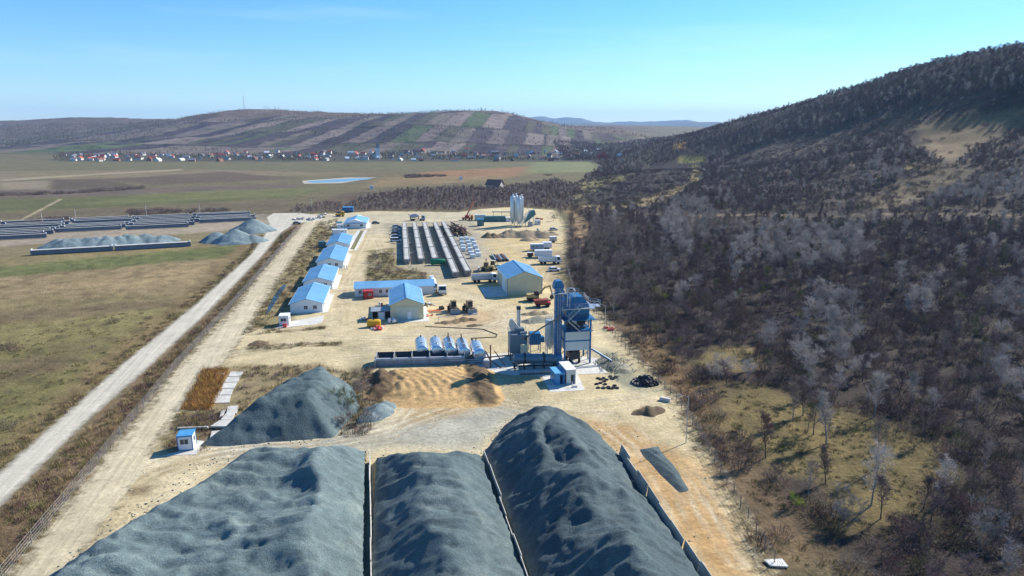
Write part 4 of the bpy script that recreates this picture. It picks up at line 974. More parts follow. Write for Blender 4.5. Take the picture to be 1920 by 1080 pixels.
# drying drum
p = G(964, 697); t = thing('drying_drum', 'horizontal grey drying drum on a frame beside the blue tower', 'drying drum', (p.x, p.y, .1), R(5))
MB().lathe([(.5, 0), (1.02, .05), (1.05, .4), (1.05, 8.6), (.85, 8.9), (.85, 9.4), (.3, 9.45)], 24, 'X').at((0, 0, 0))
m = MB().at((0, 1.3, 2.45), ry=R(2)); m.lathe([(.5, 0), (1.02, .05), (1.05, .4), (1.05, 8.4), (.9, 8.5), (.9, 9.2), (.3, 9.25)], 24, 'X'); m.build('drum', mat('grey_drum_shell', (.12, .20, .25), .42, .3, .14, .8), t, True)
for x in (2.2, 6.3):
    m = MB().at((x, 1.3, 2.45)); m.lathe([(1.06, 0), (1.2, 0), (1.2, .35), (1.06, .35)], 24, 'X'); m.build('drive_ring', DARK, t, True)
m = MB()
for y in (.4, 2.2): m.box(-.2, 9.4, y - .12, y + .12, .85, 1.15)
for x in (.2, 2.3, 4.4, 6.5, 8.8):
    for y in (.4, 2.2): m.box(x - .12, x + .12, y - .12, y + .12, 0, .85)
m.build('frame', DARK, t)
MB().bbox(9.2, 10.4, .6, 2.0, 1.2, 3.0, .1).build('burner', BLUE, t)
MB().tube((1.0, -2.3, .55), (12.5, -1.4, .55), .5, n=14).build('exhaust_duct', mat('grey_duct', (.25, .30, .33), .5, .3, .15, .6), t, True)
# bag filter, chimney
p = G(956, 690); t = thing('bag_filter', 'grey filter house with sloped top duct and tall chimney', 'filter house', (p.x, p.y + 4.4, .1), R(8))
GREYB = mat('grey_filter_cladding', (.16, .205, .24), .5, .2, .12, .7, wave=('X', 1.5, .015))
MB().bbox(0, 4.0, 0, 3.4, 1.9, 6.0, .18).build('housing', GREYB, t)
MB().prism([(.1, 1.9), (1.7, .7), (2.3, .7), (3.9, 1.9)], .2, 3.2).build('hopper', GREYB, t)
for x in (.15, 3.85):
    for y in (.2, 3.2): MB().box(x - .12, x + .12, y - .12, y + .12, 0, 1.95).build('leg', DARK, t)
MB().at((1.0, 2.4, 6.0)).prism([(-.5, .3), (1.3, .0), (1.6, .7), (-.1, 3.0), (-.7, 2.8), (-.9, 1.6)], -.45, .45).build('duct', STEEL, t); MB().at((1.9, 2.0, 6.0)).bbox(-.5, 1.6, -.6, .9, 0, 1.0, .1).build('fan_box', GREYB, t)
MB().tube((2.3, .6, 6.0), (3.9, .9, 6.1), .42, n=12).build('duct', GREYB, t, True)
rail(MB(), [(0, 0, 6.0), (0, 3.3, 6.0), (4, 3.3, 6.0)], 1.0, 1.2).build('railing', STEEL, t)
MB().bbox(2.3, 3.9, -.9, 0, 1.2, 3.9, .06).build('control_cabinet', CREAM, t)
ch = MB().at((2.6, 4.4, 0)).lathe([(.5, 0), (.46, 4), (.44, 11.2), (.5, 11.2), (.5, 11.3), (.4, 11.3), (.38, 10.8)], 18).build('chimney', STEEL, t, True)
MB().at((2.6, 4.4, 0)).lathe([(.505, 10.6), (.51, 10.62), (.51, 11.32), (.505, 11.33)], 18).build('rim', DARK, ch, True)
a = G(986, 633, 6.6); b = G(1054, 591, 11.2); t = thing('dust_conveyor', 'slim slanting screw conveyor from the filter to the blue tower', 'conveyor', (a.x, a.y, 0), 0)
d = b - a; MB().tube((0, 0, 6.6), (d.x, d.y + .0, 11.2), .17, n=8).build('tube', mat('brown_conveyor_tube', (.2, .17, .14), .6, .2), t, True); MB().bbox(-.35, .35, -.35, .35, 6.2, 6.9, .05).build('drive', DARK, t)
# blue feed tank and filler silo
p = G(994, 668); t = thing('feed_tank', 'blue box tank on stilts between chimney and filler silo', 'tank', (p.x, p.y + 2, .1), SR)
MB().bbox(0, 2.6, 0, 2.3, 1.9, 4.6, .12).build('tank', BLUE, t)
for i in range(5): MB().box(.3 + i * .48, .4 + i * .48, -.06, 0, 2.0, 4.5).build('rib', BLUE_L, t)
for x in (.15, 2.45):
    for y in (.15, 2.15): MB().box(x - .08, x + .08, y - .08, y + .08, 0, 1.95).build('leg', BLUE, t)
MB().bbox(2.75, 3.5, .3, 1.5, 2.3, 3.6, .06).build('side_tank', BLUE, t)
p = G(1031.5, 668); t = thing('filler_silo', 'pale grey round filler silo beside the blue bucket elevator', 'silo', (p.x, p.y + 1.0, .1), SR)
MB().lathe([(.15, 1.2), (.2, 1.3), (1.2, 2.9), (1.2, 8.0), (1.0, 8.25), (.2, 8.35)], 24).build('shell', mat('pale_silo_shell', (.50, .53, .50), .45, .2, .1, .8), t, True)
for a in (45, 135, 225, 315): MB().box(1.12 * math.cos(R(a)) - .09, 1.12 * math.cos(R(a)) + .09, 1.12 * math.sin(R(a)) - .09, 1.12 * math.sin(R(a)) + .09, 0, 3.1).build('leg', STEEL, t)
rail(MB(), [(1.1, 0, 8.2), (.78, .78, 8.2), (0, 1.1, 8.2), (-.78, .78, 8.2), (-1.1, 0, 8.2), (-.78, -.78, 8.2), (0, -1.1, 8.2), (.78, -.78, 8.2), (1.1, 0, 8.2)], 1.0, 1.0).build('railing', STEEL, t)
# control huts
def hut(label, loc, rz, w, l, h, wallm, roofm):
    t = thing('control_hut', label, 'hut', loc, rz, 'control huts of the asphalt plant')
    m = MB().box(-w / 2, -w / 2 + .08, 0, l, 0, h).box(w / 2 - .08, w / 2, 0, l, 0, h).box(-w / 2 + .08, w / 2 - .08, l - .08, l, 0, h).box(-w / 2 + .08, .0, 0, .08, 0, h).box(0, w / 2 - .08, 0, .08, 2.0, h).box(-w / 2 + .08, w / 2 - .08, .08, l - .08, 0, .06)
    m.build('wall', wallm, t)
    MB().box(-w / 2 - .12, w / 2 + .12, -.15, l + .12, h, h + .12).build('roof', roofm, t)
    MB().at((w / 2 - .1, .02, .06), rz=R(-70)).box(-.8, 0, -.03, .03, 0, 1.92).build('door', wallm, t)
    window(t, -w / 2 - .01, l * .55, 1.0, 1.2, .9, 'left')
    return t
hut('small blue hut with light blue roof on the plant slab', (G(1050, 722).x, G(1050, 722).y, .1), R(13), 1.95, 3.8, 2.35, BLUE_L, mat('light_blue_sheet', (.13, .38, .60), .4))
hut('taller white hut beside the blue hut on the plant slab', (G(1069.5, 721).x + .1, G(1069.5, 721).y, .1), R(13), 1.95, 5.0, 3.0, PANEL, WHITE)
sm = MB()
p = G(1078, 726)
t = thing('hut_steps', 'short steel steps with handrail at the white hut door', 'steps', (p.x, p.y - .6, .1), R(13))
MB().box(-.5, .5, .3, .6, .0, .25).box(-.5, .5, .0, .3, .0, .12).build('tread', STEEL, t); rail(MB(), [(-.5, 0, .1), (-.5, .6, .3)], .9, .6).build('handrail', STEEL, t)
# bitumen tanks
tk = [(792.5, 676, 0, 'first bitumen tank at the feed bin end with plain top'), (820.5, 676, 0, 'second bitumen tank with plain top'), (846, 677, 1, 'third bitumen tank with a dark ladder along its top'), (871.5, 679, 1, 'fourth bitumen tank with a dark ladder along its top'), (900, 684, 0, 'fifth bitumen tank standing forward beside the dryer')]
for k, (px, py, lad, lab) in enumerate(tk):
    p = G(px, py); t = thing('bitumen_tank', 'silver horizontal ' + lab, 'tank', (p.x, p.y, .05), R(10), 'row of bitumen tanks')
    m = MB().at((0, 0, 2.0)); m.lathe([(.2, 0), (1.0, .05), (1.34, .25), (1.4, .5), (1.4, 7.6), (1.34, 7.85), (1.0, 8.05), (.2, 8.1)], 24, 'Y'); m.build('shell', ALU, t, True)
    for y in (1.2, 4.0, 6.8): MB().box(-1.0, 1.0, y - .2, y + .2, 0, .95).build('saddle', GREYP, t)
    MB().at((0, 2.2, 3.35)).lathe([(.32, 0), (.32, .28), (.25, .32)], 12).build('hatch', STEEL, t, True)
    if lad:
        m = MB()
        for s in (-.25, .25): m.tube((s, .3, 3.43), (s, 7.8, 3.43), .04, n=5)
        for i in range(12): m.tube((-.25, .5 + i * .62, 3.43), (.25, .5 + i * .62, 3.43), .035, n=5)
        m.build('ladder', DARK, t)
        MB().tube((0, 7.2, 3.3), (0, 7.2, 4.4), .12, n=8).build('vent', DARK, t, True)
    else:
        MB().tube((0, 7.0, 3.3), (0, 7.0, 3.8), .12, n=8).build('vent', DARK, t, True)
p = G(778, 674, .8); q = G(908, 680, .8); t = thing('bitumen_pipe', 'twin heating pipes crossing in front of the bitumen tanks', 'pipe', (p.x, p.y, 0), 0)
for z in (1.15, 1.55): MB().tube((0, -.5, z), (q.x - p.x, q.y - p.y - .5, z), .09, n=6).build('pipe', STEEL, t, True)
pad([(728, 672), (780, 664), (960, 656), (960, 690), (890, 692), (730, 690)], 'concrete bed under the bitumen tanks', .05)
# cold feed bins
p = G(704, 688); q = G(871, 683); d = q - p; t = thing('feed_bins', 'row of five grey steel cold feed bins at the head of the earth ramp', 'feed bins', (p.x, p.y + .6, 0), math.atan2(d.y, d.x))
t.scale = (1, 1, .72); Lb = d.length / 5; BIN = mat('grey_blue_bin_steel', (.26, .30, .36), .5, .2, .15, .8)
for k in range(5):
    x0 = k * Lb + .06; x1 = (k + 1) * Lb - .06
    b = MB()
    b.add([(x0, 0, 2.4), (x1, 0, 2.4), (x1 - .8, 1.1, .9), (x0 + .8, 1.1, .9), (x0, -.06, 2.4), (x1, -.06, 2.4), (x1 - .8, 1.04, .9), (x0 + .8, 1.04, .9)], [(0, 1, 2, 3), (4, 7, 6, 5)])
    b.add([(x0, 2.8, 3.1), (x1, 2.8, 3.1), (x1 - .8, 1.9, .9), (x0 + .8, 1.9, .9), (x0, 2.86, 3.1), (x1, 2.86, 3.1), (x1 - .8, 1.96, .9), (x0 + .8, 1.96, .9)], [(3, 2, 1, 0), (4, 5, 6, 7)])
    b.add([(x0, 0, 2.4), (x0, 2.8, 3.1), (x0 + .8, 1.9, .9), (x0 + .8, 1.1, .9)], [(0, 1, 2, 3)]); b.add([(x1, 0, 2.4), (x1, 2.8, 3.1), (x1 - .8, 1.9, .9), (x1 - .8, 1.1, .9)], [(3, 2, 1, 0)])
    hb = b.build('bin', DARK, t)
    MB().box(x0, x1, -.5, -.08, 1.9, 2.5).build('lip', mat('pale_bin_lip', (.42, .46, .52), .5, .2, .12, .8), hb); MB().box(x0, x1, -.46, -.3, .0, 1.89).build('front_panel', BIN, t)
    MB().box(x0 - .06, x0 + .06, -.2, 2.9, 0, 3.2).build('divider', STEEL, t)
MB().box(5 * Lb - .06, 5 * Lb + .06, -.2, 2.9, 0, 3.2).build('divider', STEEL, t)
MB().box(.2, 5 * Lb + 1.0, 1.1, 1.9, .55, .75).build('belt', BLACK, t)
MB().box(-.2, .1, -1.2, 3.2, 0, 2.4).build('end_wall', GREYP, t)
a = Vector((5 * Lb + 2.5, 1.5, .8)); MB().tube(a, a + Vector((9.5, -1.5, 1.6)), .2, n=6).build('belt_conveyor', DARK, t)
for k, (pa, pb, lab) in enumerate([((800, 612), (905, 616), 0), ((905, 622), (930, 640), 0)]): pass
hp = [G(x, y, .15) for x, y in ((797, 612), (905, 617), (932, 627), (930, 632), (884, 634), (893, 648), (912, 660), (920, 676), (940, 690))]
t = thing('supply_hose', 'long dark hose looping across the dirt to the tanks', 'hose', tuple(hp[0]), 0)
MB().path([tuple(q - hp[0]) for q in hp], .11, 6).build('hose', HOSE, t)
p = G(920, 690); q = p + Vector((0, 0, 7)); t = thing('loading_post', 'thin dark post with loading arm beside the fifth tank', 'post', tuple(p), 0)
MB().tube((0, 0, 0), (0, 0, 5.2), .14, n=8).build('post', RUST, t); MB().tube((.8, 0, 3.9), (3.2, .3, .3), .12, n=6).build('arm', DARK, t); MB().bbox(-1.6, -.3, -.4, .6, 0, 1.7, .08).build('pump', GREYP, t)

# ------------------------------------------------------------------ concrete plant at the back
CP0 = G(958, 425)
SILO = mat('silver_cement_silo', (.56, .60, .62), .36, .4, .08, .6)
for k, (px, py, h) in enumerate([(961, 424, 15.6), (967, 423, 15.6), (973, 425, 14.8), (977, 424, 15.2)]):
    p = G(px, py); t = thing('cement_silo', ['silver cement silo farthest from the tilted hopper', 'second silver cement silo in the cluster of four', 'third silver cement silo in the cluster of four', 'silver cement silo next to the tilted hopper'][k], 'silo', (p.x, p.y + (k % 2) * 2.4, 0), 0, 'cement silos')
    MB().lathe([(.2, 1.2), (.25, 1.5), (1.25, 3.6), (1.25, h), (1.05, h + .35), (.3, h + .5)], 20).build('shell', SILO, t, True)
    for a in (45, 135, 225, 315): MB().box(1.1 * math.cos(R(a)) - .1, 1.1 * math.cos(R(a)) + .1, 1.1 * math.sin(R(a)) - .1, 1.1 * math.sin(R(a)) + .1, 0, 3.8).build('leg', STEEL, t)
    MB().at((.3, 0, h + .45)).lathe([(.4, 0), (.4, 1.0), (.3, 1.15)], 10).build('filter', WHITE, t, True)
    MB().tube((1.3, -.4, .8), (1.3, -.4, h), .09, n=6).build('fill_pipe', WHITE, t, True)
p = G(984, 424); t = thing('aggregate_hopper', 'tilted grey green skip hoist and hopper beside the cement silos', 'hopper', (p.x, p.y, 0), R(4))
MB().add([(0, 0, 1.5), (6.0, 0, 6.2), (5.2, 0, 8.6), (3.2, 0, 8.2), (-.4, 0, 3.4), (0, 2.4, 1.5), (6.0, 2.4, 6.2), (5.2, 2.4, 8.6), (3.2, 2.4, 8.2), (-.4, 2.4, 3.4)], [(0, 1, 2, 3, 4), (9, 8, 7, 6, 5), (0, 5, 6, 1), (1, 6, 7, 2), (2, 7, 8, 3), (3, 8, 9, 4), (4, 9, 5, 0)]).build('hopper', TEAL, t)
MB().tube((-.9, -.3, 1.5), (2.6, -.3, 8.9), .3, n=6).tube((-1.7, .6, 2.5), (1.2, .6, 7.4), .22, n=6).build('hoist_rail', WHITE, t)
for (x, z) in ((.4, 1.9), (2.6, 3.6), (4.8, 5.2)): MB().box(x - .12, x + .12, .2, .44, 0, z).build('leg', STEEL, t); MB().box(x - .12, x + .12, 2.0, 2.24, 0, z).build('leg', STEEL, t)
MB().bbox(1.6, 4.0, -2.4, -.6, 0, 2.6, .08).build('mixer_cabin', GREYP, t)
container('small white cabin at the foot of the concrete hopper', G(1003, 422)[:2], R(4), 3.0, 2.4, 2.6, WHITE)
container('blue batching cabin on teal legs at the sand bays', G(895, 424)[:2], R(5), 3.6, 2.6, 3.6, TEAL, roofm=BLUE_L)
container('long dark green container beside the cement silos', G(907, 416)[:2], R(4), 12.2, 2.6, 3.0, TEAL)
container('white top cabin behind the green container', G(890, 414)[:2], R(4), 6.0, 2.6, 3.2, PANEL)
container('short white cabin left of the cement silos', G(948, 416)[:2], R(4), 3.5, 2.5, 2.4, WHITE)
p = G(922, 405); t = thing('belt_conveyor', 'black and white roller conveyor behind the green container', 'conveyor', (p.x, p.y, 0), R(2))
MB().box(0, 12, 0, .8, 2.2, 2.5).build('frame', DARK, t)
for i in range(9): MB().box(.2 + i * 1.35, .85 + i * 1.35, -.1, .95, 2.5, 3.1).build('roller_cover', WHITE, t)
for x in (1, 6, 11): MB().box(x - .1, x + .1, .2, .5, 0, 2.2).build('leg', DARK, t)
for k, px in enumerate((963, 1013)):
    p = G(px, 444.5); t = tag(MB().at((p.x, p.y, 0), rz=R(8)).prismx([(0, 0), (9, 0), (9, 3.2), (5, 3.4)], -.15, .15).build('bay_wall', CONC), ['dark triangular bay wall in the middle of the sand piles', 'dark triangular bay wall near the wood end of the sand piles'][k], 'wall', 'sand bay walls')
# ------------------------------------------------------------------ bridge girders
BEAM = mat('pale_girder_concrete', (.27, .26, .235), .85, 0, .2, .25, .01, rnd=.10)
BEAMD = mat('girder_top_recess', (.43, .42, .385), .85, 0, .14, .3, .01)
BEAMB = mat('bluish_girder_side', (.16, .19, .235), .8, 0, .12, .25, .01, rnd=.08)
def make_box_girder(L=26.4):
    t = thing('box_girder', 'x', 'girder', group='box girders stored in rows')
    w, h = 2.6, 2.05
    MB().prism([(-w / 2 + .35, .25), (w / 2 - .35, .25), (w / 2 - .05, h - .25), (w / 2, h - .25), (w / 2, h), (-w / 2, h), (-w / 2, h - .25), (-w / 2 + .05, h - .25)], 0, L).build('web', BEAM, t)
    MB().box(-w / 2 + .55, w / 2 - .55, .7, L - .7, h, h + .05).build('deck_strip', BEAMD, t)
    for s in (-1, 1): MB().box(s * (w / 2 - .24) - .06, s * (w / 2 - .24) + .06, .05, L - .05, h, h + .14).build('edge_bar', BEAM, t)
    MB().at((0, -.03, h * .52)).lathe([(.01, 0), (.24, 0), (.24, .03), (.01, .03)], 10, 'Y').build('duct_hole', DARK, t)
    for y in (1.0, L - 1.4): MB().box(-1.1, 1.1, y, y + .4, 0, .25).build('bearing', WOOD, t)
    return t
bg0 = make_box_girder(); rows = [(-40.1, 260.4, 4), (-34.9, 261.9, 4), (-29.8, 263.4, 4), (-19.6, 235.6, 5), (-15.4, 238.2, 5)]
first = True; ordn = ['first', 'second', 'third', 'fourth', 'fifth']; rn_ = ['row beside the cars', 'second row from the cars', 'middle row', 'row ending at the green tank', 'row beside the wrapped blocks']
for r_i, (x, y, n) in enumerate(rows):
    for k in range(n):
        o = bg0 if first else copy_tree(bg0); first = False
        a = R(9.2); o.location = (x - math.sin(a) * k * 27.2, y + math.cos(a) * k * 27.2, .02); o.rotation_euler = (0, 0, a + random.uniform(-.004, .004))
        o['label'] = 'pale box girder, %s from the near end of the %s' % (ordn[k], rn_[r_i])
for k, d in enumerate((22, 49, 77)):
    a = R(9.2); x, y = -27 - math.sin(a) * (d + 0), 263 + math.cos(a) * d
    tag(MB().box(-20, 14, -.25, .25, 0, .22).build('sleeper_beam', CONC, loc=(x, y, .12)), ['nearest', 'middle', 'farthest'][k] + ' concrete cross sleeper under the box girder rows', 'sleeper', 'sleepers under the girders').rotation_euler = (0, 0, R(4))
def make_i_girder(L=29.5, h=1.85):
    t = thing('i_girder', 'x', 'girder', group='long girders stored beside the gravel heaps')
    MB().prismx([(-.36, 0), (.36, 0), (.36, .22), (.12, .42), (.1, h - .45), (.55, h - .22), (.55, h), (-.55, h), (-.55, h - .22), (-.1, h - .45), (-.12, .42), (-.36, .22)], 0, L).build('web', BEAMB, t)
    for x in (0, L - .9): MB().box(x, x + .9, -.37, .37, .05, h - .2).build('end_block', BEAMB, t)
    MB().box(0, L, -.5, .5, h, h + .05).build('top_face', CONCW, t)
    for x in (.06, L - .4):
        MB().box(x, x + .34, -.3, .3, h + .04, h + .62).build('starter_bars', WHITE, t)
    for x in (1.2, L - 1.6): MB().box(x, x + .4, -.6, .6, -.2, 0).build('bearing', WOOD, t)
    return t
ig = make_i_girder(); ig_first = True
ga = R(22.5); gd = Vector((math.cos(ga), math.sin(ga))); gp = Vector((-math.sin(ga), math.cos(ga)))
def put_ig(x, y, label, rz=ga):
    global ig_first
    o = ig if ig_first else copy_tree(ig); ig_first = False
    o.location = (x, y, .2); o.rotation_euler = (0, 0, rz); o['label'] = label; return o
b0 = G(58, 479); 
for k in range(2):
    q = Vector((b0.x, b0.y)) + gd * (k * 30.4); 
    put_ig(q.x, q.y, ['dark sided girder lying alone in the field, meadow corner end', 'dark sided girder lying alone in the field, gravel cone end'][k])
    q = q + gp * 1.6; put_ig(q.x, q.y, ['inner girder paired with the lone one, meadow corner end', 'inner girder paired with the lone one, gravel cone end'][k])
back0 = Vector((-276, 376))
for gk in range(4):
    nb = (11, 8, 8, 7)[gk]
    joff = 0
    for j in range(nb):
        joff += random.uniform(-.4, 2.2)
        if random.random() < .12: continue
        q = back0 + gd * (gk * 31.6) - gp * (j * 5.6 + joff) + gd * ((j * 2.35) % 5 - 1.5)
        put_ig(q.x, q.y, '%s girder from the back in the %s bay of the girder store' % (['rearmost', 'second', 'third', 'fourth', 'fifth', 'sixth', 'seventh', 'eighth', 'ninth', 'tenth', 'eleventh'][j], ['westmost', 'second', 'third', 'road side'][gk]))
# ------------------------------------------------------------------ stacks of material
p = G(807, 497.5); t = thing('green_tank', 'bright green cylindrical tank at the end of the girder rows', 'tank', (p.x, p.y + .4, 0), R(4))
m = MB().at((0, 0, 1.3)); m.lathe([(.2, 0), (.9, .1), (1.05, .35), (1.05, 5.3), (.9, 5.55), (.2, 5.65)], 18, 'X'); m.build('shell', GREENP, t, True)
for x in (1, 4.5): MB().box(x - .2, x + .2, -.8, .8, 0, .5).build('saddle', GREENP, t)
p = G(868, 441); t = thing('rebar_stack', 'dark rusty heap of bundled steel bars behind the girders', 'steel bars', (p.x - 3, p.y, 0), R(9))
rr_ = random.Random(2); bar = MB().tube((0, -6.5, 0), (0, 6.5, 0), .09, n=5); bar.tube((.16, -6.3, .05), (.16, 6.6, .05), .09, n=5).tube((.08, -6.4, .17), (.08, 6.3, .17), .09, n=5)
bme = bar.build('bar_bundle', mat('dark_rebar', (.095, .05, .042), .8, .2, .4, 1.5), t).data
for i in range(110):
    o = link('bar_bundle', bme, None, t); u = rr_.uniform(-1, 1); o.location = (u * 5.5, rr_.uniform(0, 22), rr_.random() * 3.3 * (1 - abs(u) * .8) + .1); o.rotation_euler = (rr_.uniform(-.12, .12), 0, rr_.uniform(-.25, .25))
bl = [(866, 452), (866.5, 459.5), (868, 466), (869, 472), (876, 450), (878, 457), (880, 464), (882, 471), (886, 453), (889, 460), (892, 467), (895, 475), (884, 478), (887, 485), (897, 482)]
BLK = mat('pale_wrapping_film', (.62, .67, .69), .3, 0, .1, 1.2, .03)
for k, (px, py) in enumerate(bl):
    p = G(px, py); t = thing('wrapped_block', 'x', 'wrapped pallet', (p.x, p.y, 0), R(9 + random.uniform(-3, 3)), 'pale wrapped blocks beside the girders')
    t['label'] = 'pale blue wrapped block in column %s, %s from the rebar end' % (['A', 'B', 'C', 'D'][0], '') if False else ('pale wrapped block stacked beside the girders, ' + (['first', 'second', 'third', 'fourth', 'fifth', 'sixth', 'seventh', 'eighth', 'ninth', 'tenth', 'eleventh', 'twelfth', 'thirteenth', 'fourteenth', 'fifteenth'][k]) + ' counted from the rebar heap')
    h = random.uniform(1.3, 1.7); MB().bbox(-1.05, 1.05, 0, 2.3, .14, h, .12).build('wrapping', BLK, t)
    for x in (-.9, 0, .8): MB().box(x, x + .12, .05, 2.25, 0, .14).build('pallet_runner', WOOD, t)
p = G(930, 494); t = thing('formwork_stack', 'stack of long dark steel profiles behind the warehouse', 'steel profiles', (p.x, p.y + 2, 0), R(9))
for i in range(14): MB().at((i % 7 * .8, (i * 1.7) % 3, (i // 7) * .45)).box(0, .5, 0, 13, 0, .08).box(.2, .3, 0, 13, .08, .34).box(0, .5, 0, 13, .34, .42).build('steel_profile', [RUST, GREYP, DARK][i % 3], t)
for k, (px, py, l) in enumerate([(803, 585, 3.6), (806, 588, 3.2)]):
    p = G(px, py); t = thing('timber_stack', ['orange timber beams lying beside the workshop', 'paler timber boards in front of the orange beams'][k], 'timber', (p.x, p.y, 0), R(14))
    for i in range(4): MB().box(0, l, i * .3, i * .3 + .24, 0, .22).build('plank', ORANGEP if k == 0 else WOOD, t)
p = G(801, 572); heap_of('scrap_heap', 'loose steel frames and boards beside the workshop wall', 'scrap', (p.x, p.y, .02), 16, 2.2, [WHITE, STEEL, WOOD, DARK], (1.2, .3, .3), 31, .2, part='piece')
p = G(826, 580); heap_of('scrap_heap', 'dark green machine part on the dirt near the loaders', 'scrap', (p.x, p.y, .02), 7, .8, [mat('olive_paint', (.08, .09, .03), .6), DARK], (.8, .5, .7), 33, .6, part='piece')
p = G(802, 592); heap_of('scrap_heap', 'pale blocks and pallets at the workshop corner slab', 'scrap', (p.x, p.y, .1), 8, 1.4, [WHITE, WOOD, CORAL], (.6, .4, .3), 35, .2, part='piece')
p = G(838, 603); t = thing('steel_frame', 'thin steel trestle frame on the spoil in front of the loaders', 'frame', (p.x, p.y, .55), R(8))
MB().box(-2.4, 2.4, -.06, .06, .75, .87).build('beam', STEEL, t)
for x in (-2.3, 2.2): MB().box(x, x + .12, -.06, .06, -.4, .75).build('leg', STEEL, t)
# tyres
tyre_me = MB().lathe([(.3, -.14), (.5, -.16), (.54, -.1), (.54, .1), (.5, .16), (.3, .14), (.28, 0)], 14).build('tyre', BLACK, None, True)
tyre_mesh = tyre_me.data; bpy.data.objects.remove(tyre_me)
p = G(1212, 724); t = thing('tyre_heap', 'heap of old dark tyres against the fence', 'tyres', (p.x, p.y + .6, 0), 0)
PURP = mat('faded_tyre_rubber', (.055, .05, .062), .6, 0, .3, 2)
tyre_mesh2 = tyre_mesh.copy(); tyre_mesh2.materials.clear(); tyre_mesh2.materials.append(PURP)
for i in range(90):
    a = rr_.uniform(0, 6.28); d = math.sqrt(rr_.random()); o = link('tyre', tyre_mesh2 if i % 2 else tyre_mesh, None, t)
    o.location = (d * 2.6 * math.cos(a), d * 2.2 * math.sin(a) + 1, .15 + (1 - d) * 1.7 * rr_.random()); o.rotation_euler = (rr_.uniform(-1, 1), rr_.uniform(-1, 1), 0)
for k in range(22):
    a = G(1118 + rr_.random() * 40, 706 + rr_.random() * 24); o = link('tyre', tyre_mesh); o.location = (a.x, a.y, .16); o.rotation_euler = (rr_.uniform(-.1, .1), 0, 0); o.scale = (.8, .8, .8)
    tag(o, 'old tyre lying flat on the dirt beside the plant slab', 'tyre', 'scattered tyres beside the plant slab')
p = G(1150, 688); t = thing('cable_heap', 'grey green tangle of cables and pipes on a bank by the fence', 'scrap', (p.x, p.y, 0), 0)
x, y = p.x, p.y
GREYG = mat('grey_green_pipe', (.20, .22, .17), .7, 0, .25, 1)
for i in range(90):
    a = rr_.gauss(1.1, .5); r0 = rr_.uniform(0, 4); l = rr_.uniform(1.5, 4); cx, cy = rr_.gauss(0, 1.6), rr_.gauss(0, 3.2); z = max(.1, 1.5 - math.hypot(cx, cy * .5) * .4) * rr_.random() + .1
    MB().path([(cx, cy, z), (cx + l * .5 * math.cos(a), cy + l * .5 * math.sin(a), z + .35), (cx + l * math.cos(a + .3), cy + l * math.sin(a + .3), .06)], .05, 4).build('pipe', GREYG, t)
cone_pile('grey green spoil bank under the cable tangle', [(x, y, 1.3), (x - 1, y + 3, 1.2), (x + 1.6, y - 3, .8)], .4, SOILG, .3, 'soil heap', 'soil_heap', seed=61, group='heaps of soil on the yard')
# concrete slabs in the weeds
cs = [((433, 698), (456, 698), (452, 706), (428, 707)), ((427, 708), (451, 707), (446, 717), (421, 718)), ((420, 719), (445, 718), (439, 729), (413, 730)), ((412, 731), (438, 730), (434, 741), (405, 742)), ((404, 743), (433, 742), (430, 756), (395, 757))]
for k, q in enumerate(cs): tag(MB().slab([(a, b) for a, b in PX(*q)], 0, .16).build('concrete_slab', CONC), '%s concrete slab of the pale strip in the weeds, from the yard road' % ordn[k], 'slab', 'concrete slabs in the weeds')
cs2 = [((428, 766), (447, 765), (444, 779), (425, 780), .5), ((424, 781), (441, 780), (436, 792), (414, 793), .6), ((412, 795), (436, 793), (427, 806), (395, 806), .7), ((398, 812), (420, 810), (408, 827), (393, 828), .4), ((415, 774), (424, 770), (418, 783), (412, 785), .35)]
for k, (a, b, c, d, h) in enumerate(cs2): tag(MB().slab(PX(a, b, c, d), h - .28, h).box(*([min(v[0] for v in PX(a, b, c, d)) + .6, max(v[0] for v in PX(a, b, c, d)) - .8] + [min(v[1] for v in PX(a, b, c, d)) + .4, max(v[1] for v in PX(a, b, c, d)) - .4]), 0, h - .29).build('concrete_slab', CONC), '%s stacked slab leaning along the domed gravel pile, counted from behind' % ordn[k], 'slab', 'stacked slabs beside the gravel')
p = G(385, 805); tag(MB().at((p.x - 2.2, p.y, .1), rz=R(5)).bbox(-2.5, 2.6, -.2, .2, 0, .35, .05).build('concrete_beam', CONC), 'pale concrete beam in the weeds behind the guard booth', 'beam')
p = G(410, 703); tag(MB().at((p.x, p.y, .05), rz=R(-8)).bbox(-1.0, 1.2, -.4, .4, 0, .3, .05).build('concrete_block', CONC), 'pale concrete block on the orange reed patch', 'block')
tag(MB().slab(PX((1432, 1053), (1466, 1051), (1478, 1066), (1444, 1064)), .1, .28).build('concrete_slab', CONCW), 'lone white concrete slab in the brush beyond the fence', 'slab')
for k, (a, b) in enumerate([((1250, 742), (1262, 750))]):
    p = G(1247, 752); tag(MB().at((p.x, p.y, 0), rz=R(-30)).bbox(-1.0, 1.0, -.4, .4, 0, .7, .06).build('concrete_block', CONC), 'brown concrete block beside the fence near the tyres', 'block')
# planted strip beside the fourth barrack
pl = PX((656, 468), (676, 433), (682, 433), (664, 468)); tag(MB().slab(pl, 0, .16).build('planter', mat('planter_soil', (.14, .13, .06), .95, 0, .3, .5)), 'long narrow planted strip beside the fourth barrack', 'planter')
pad([(650, 470), (656, 468), (676, 432), (672, 431), (652, 455)], 'pale walk beside the planted strip', .1); pad([(664, 469), (669, 469), (688, 432), (683, 432)], 'pale kerb strip beside the planter', .1)

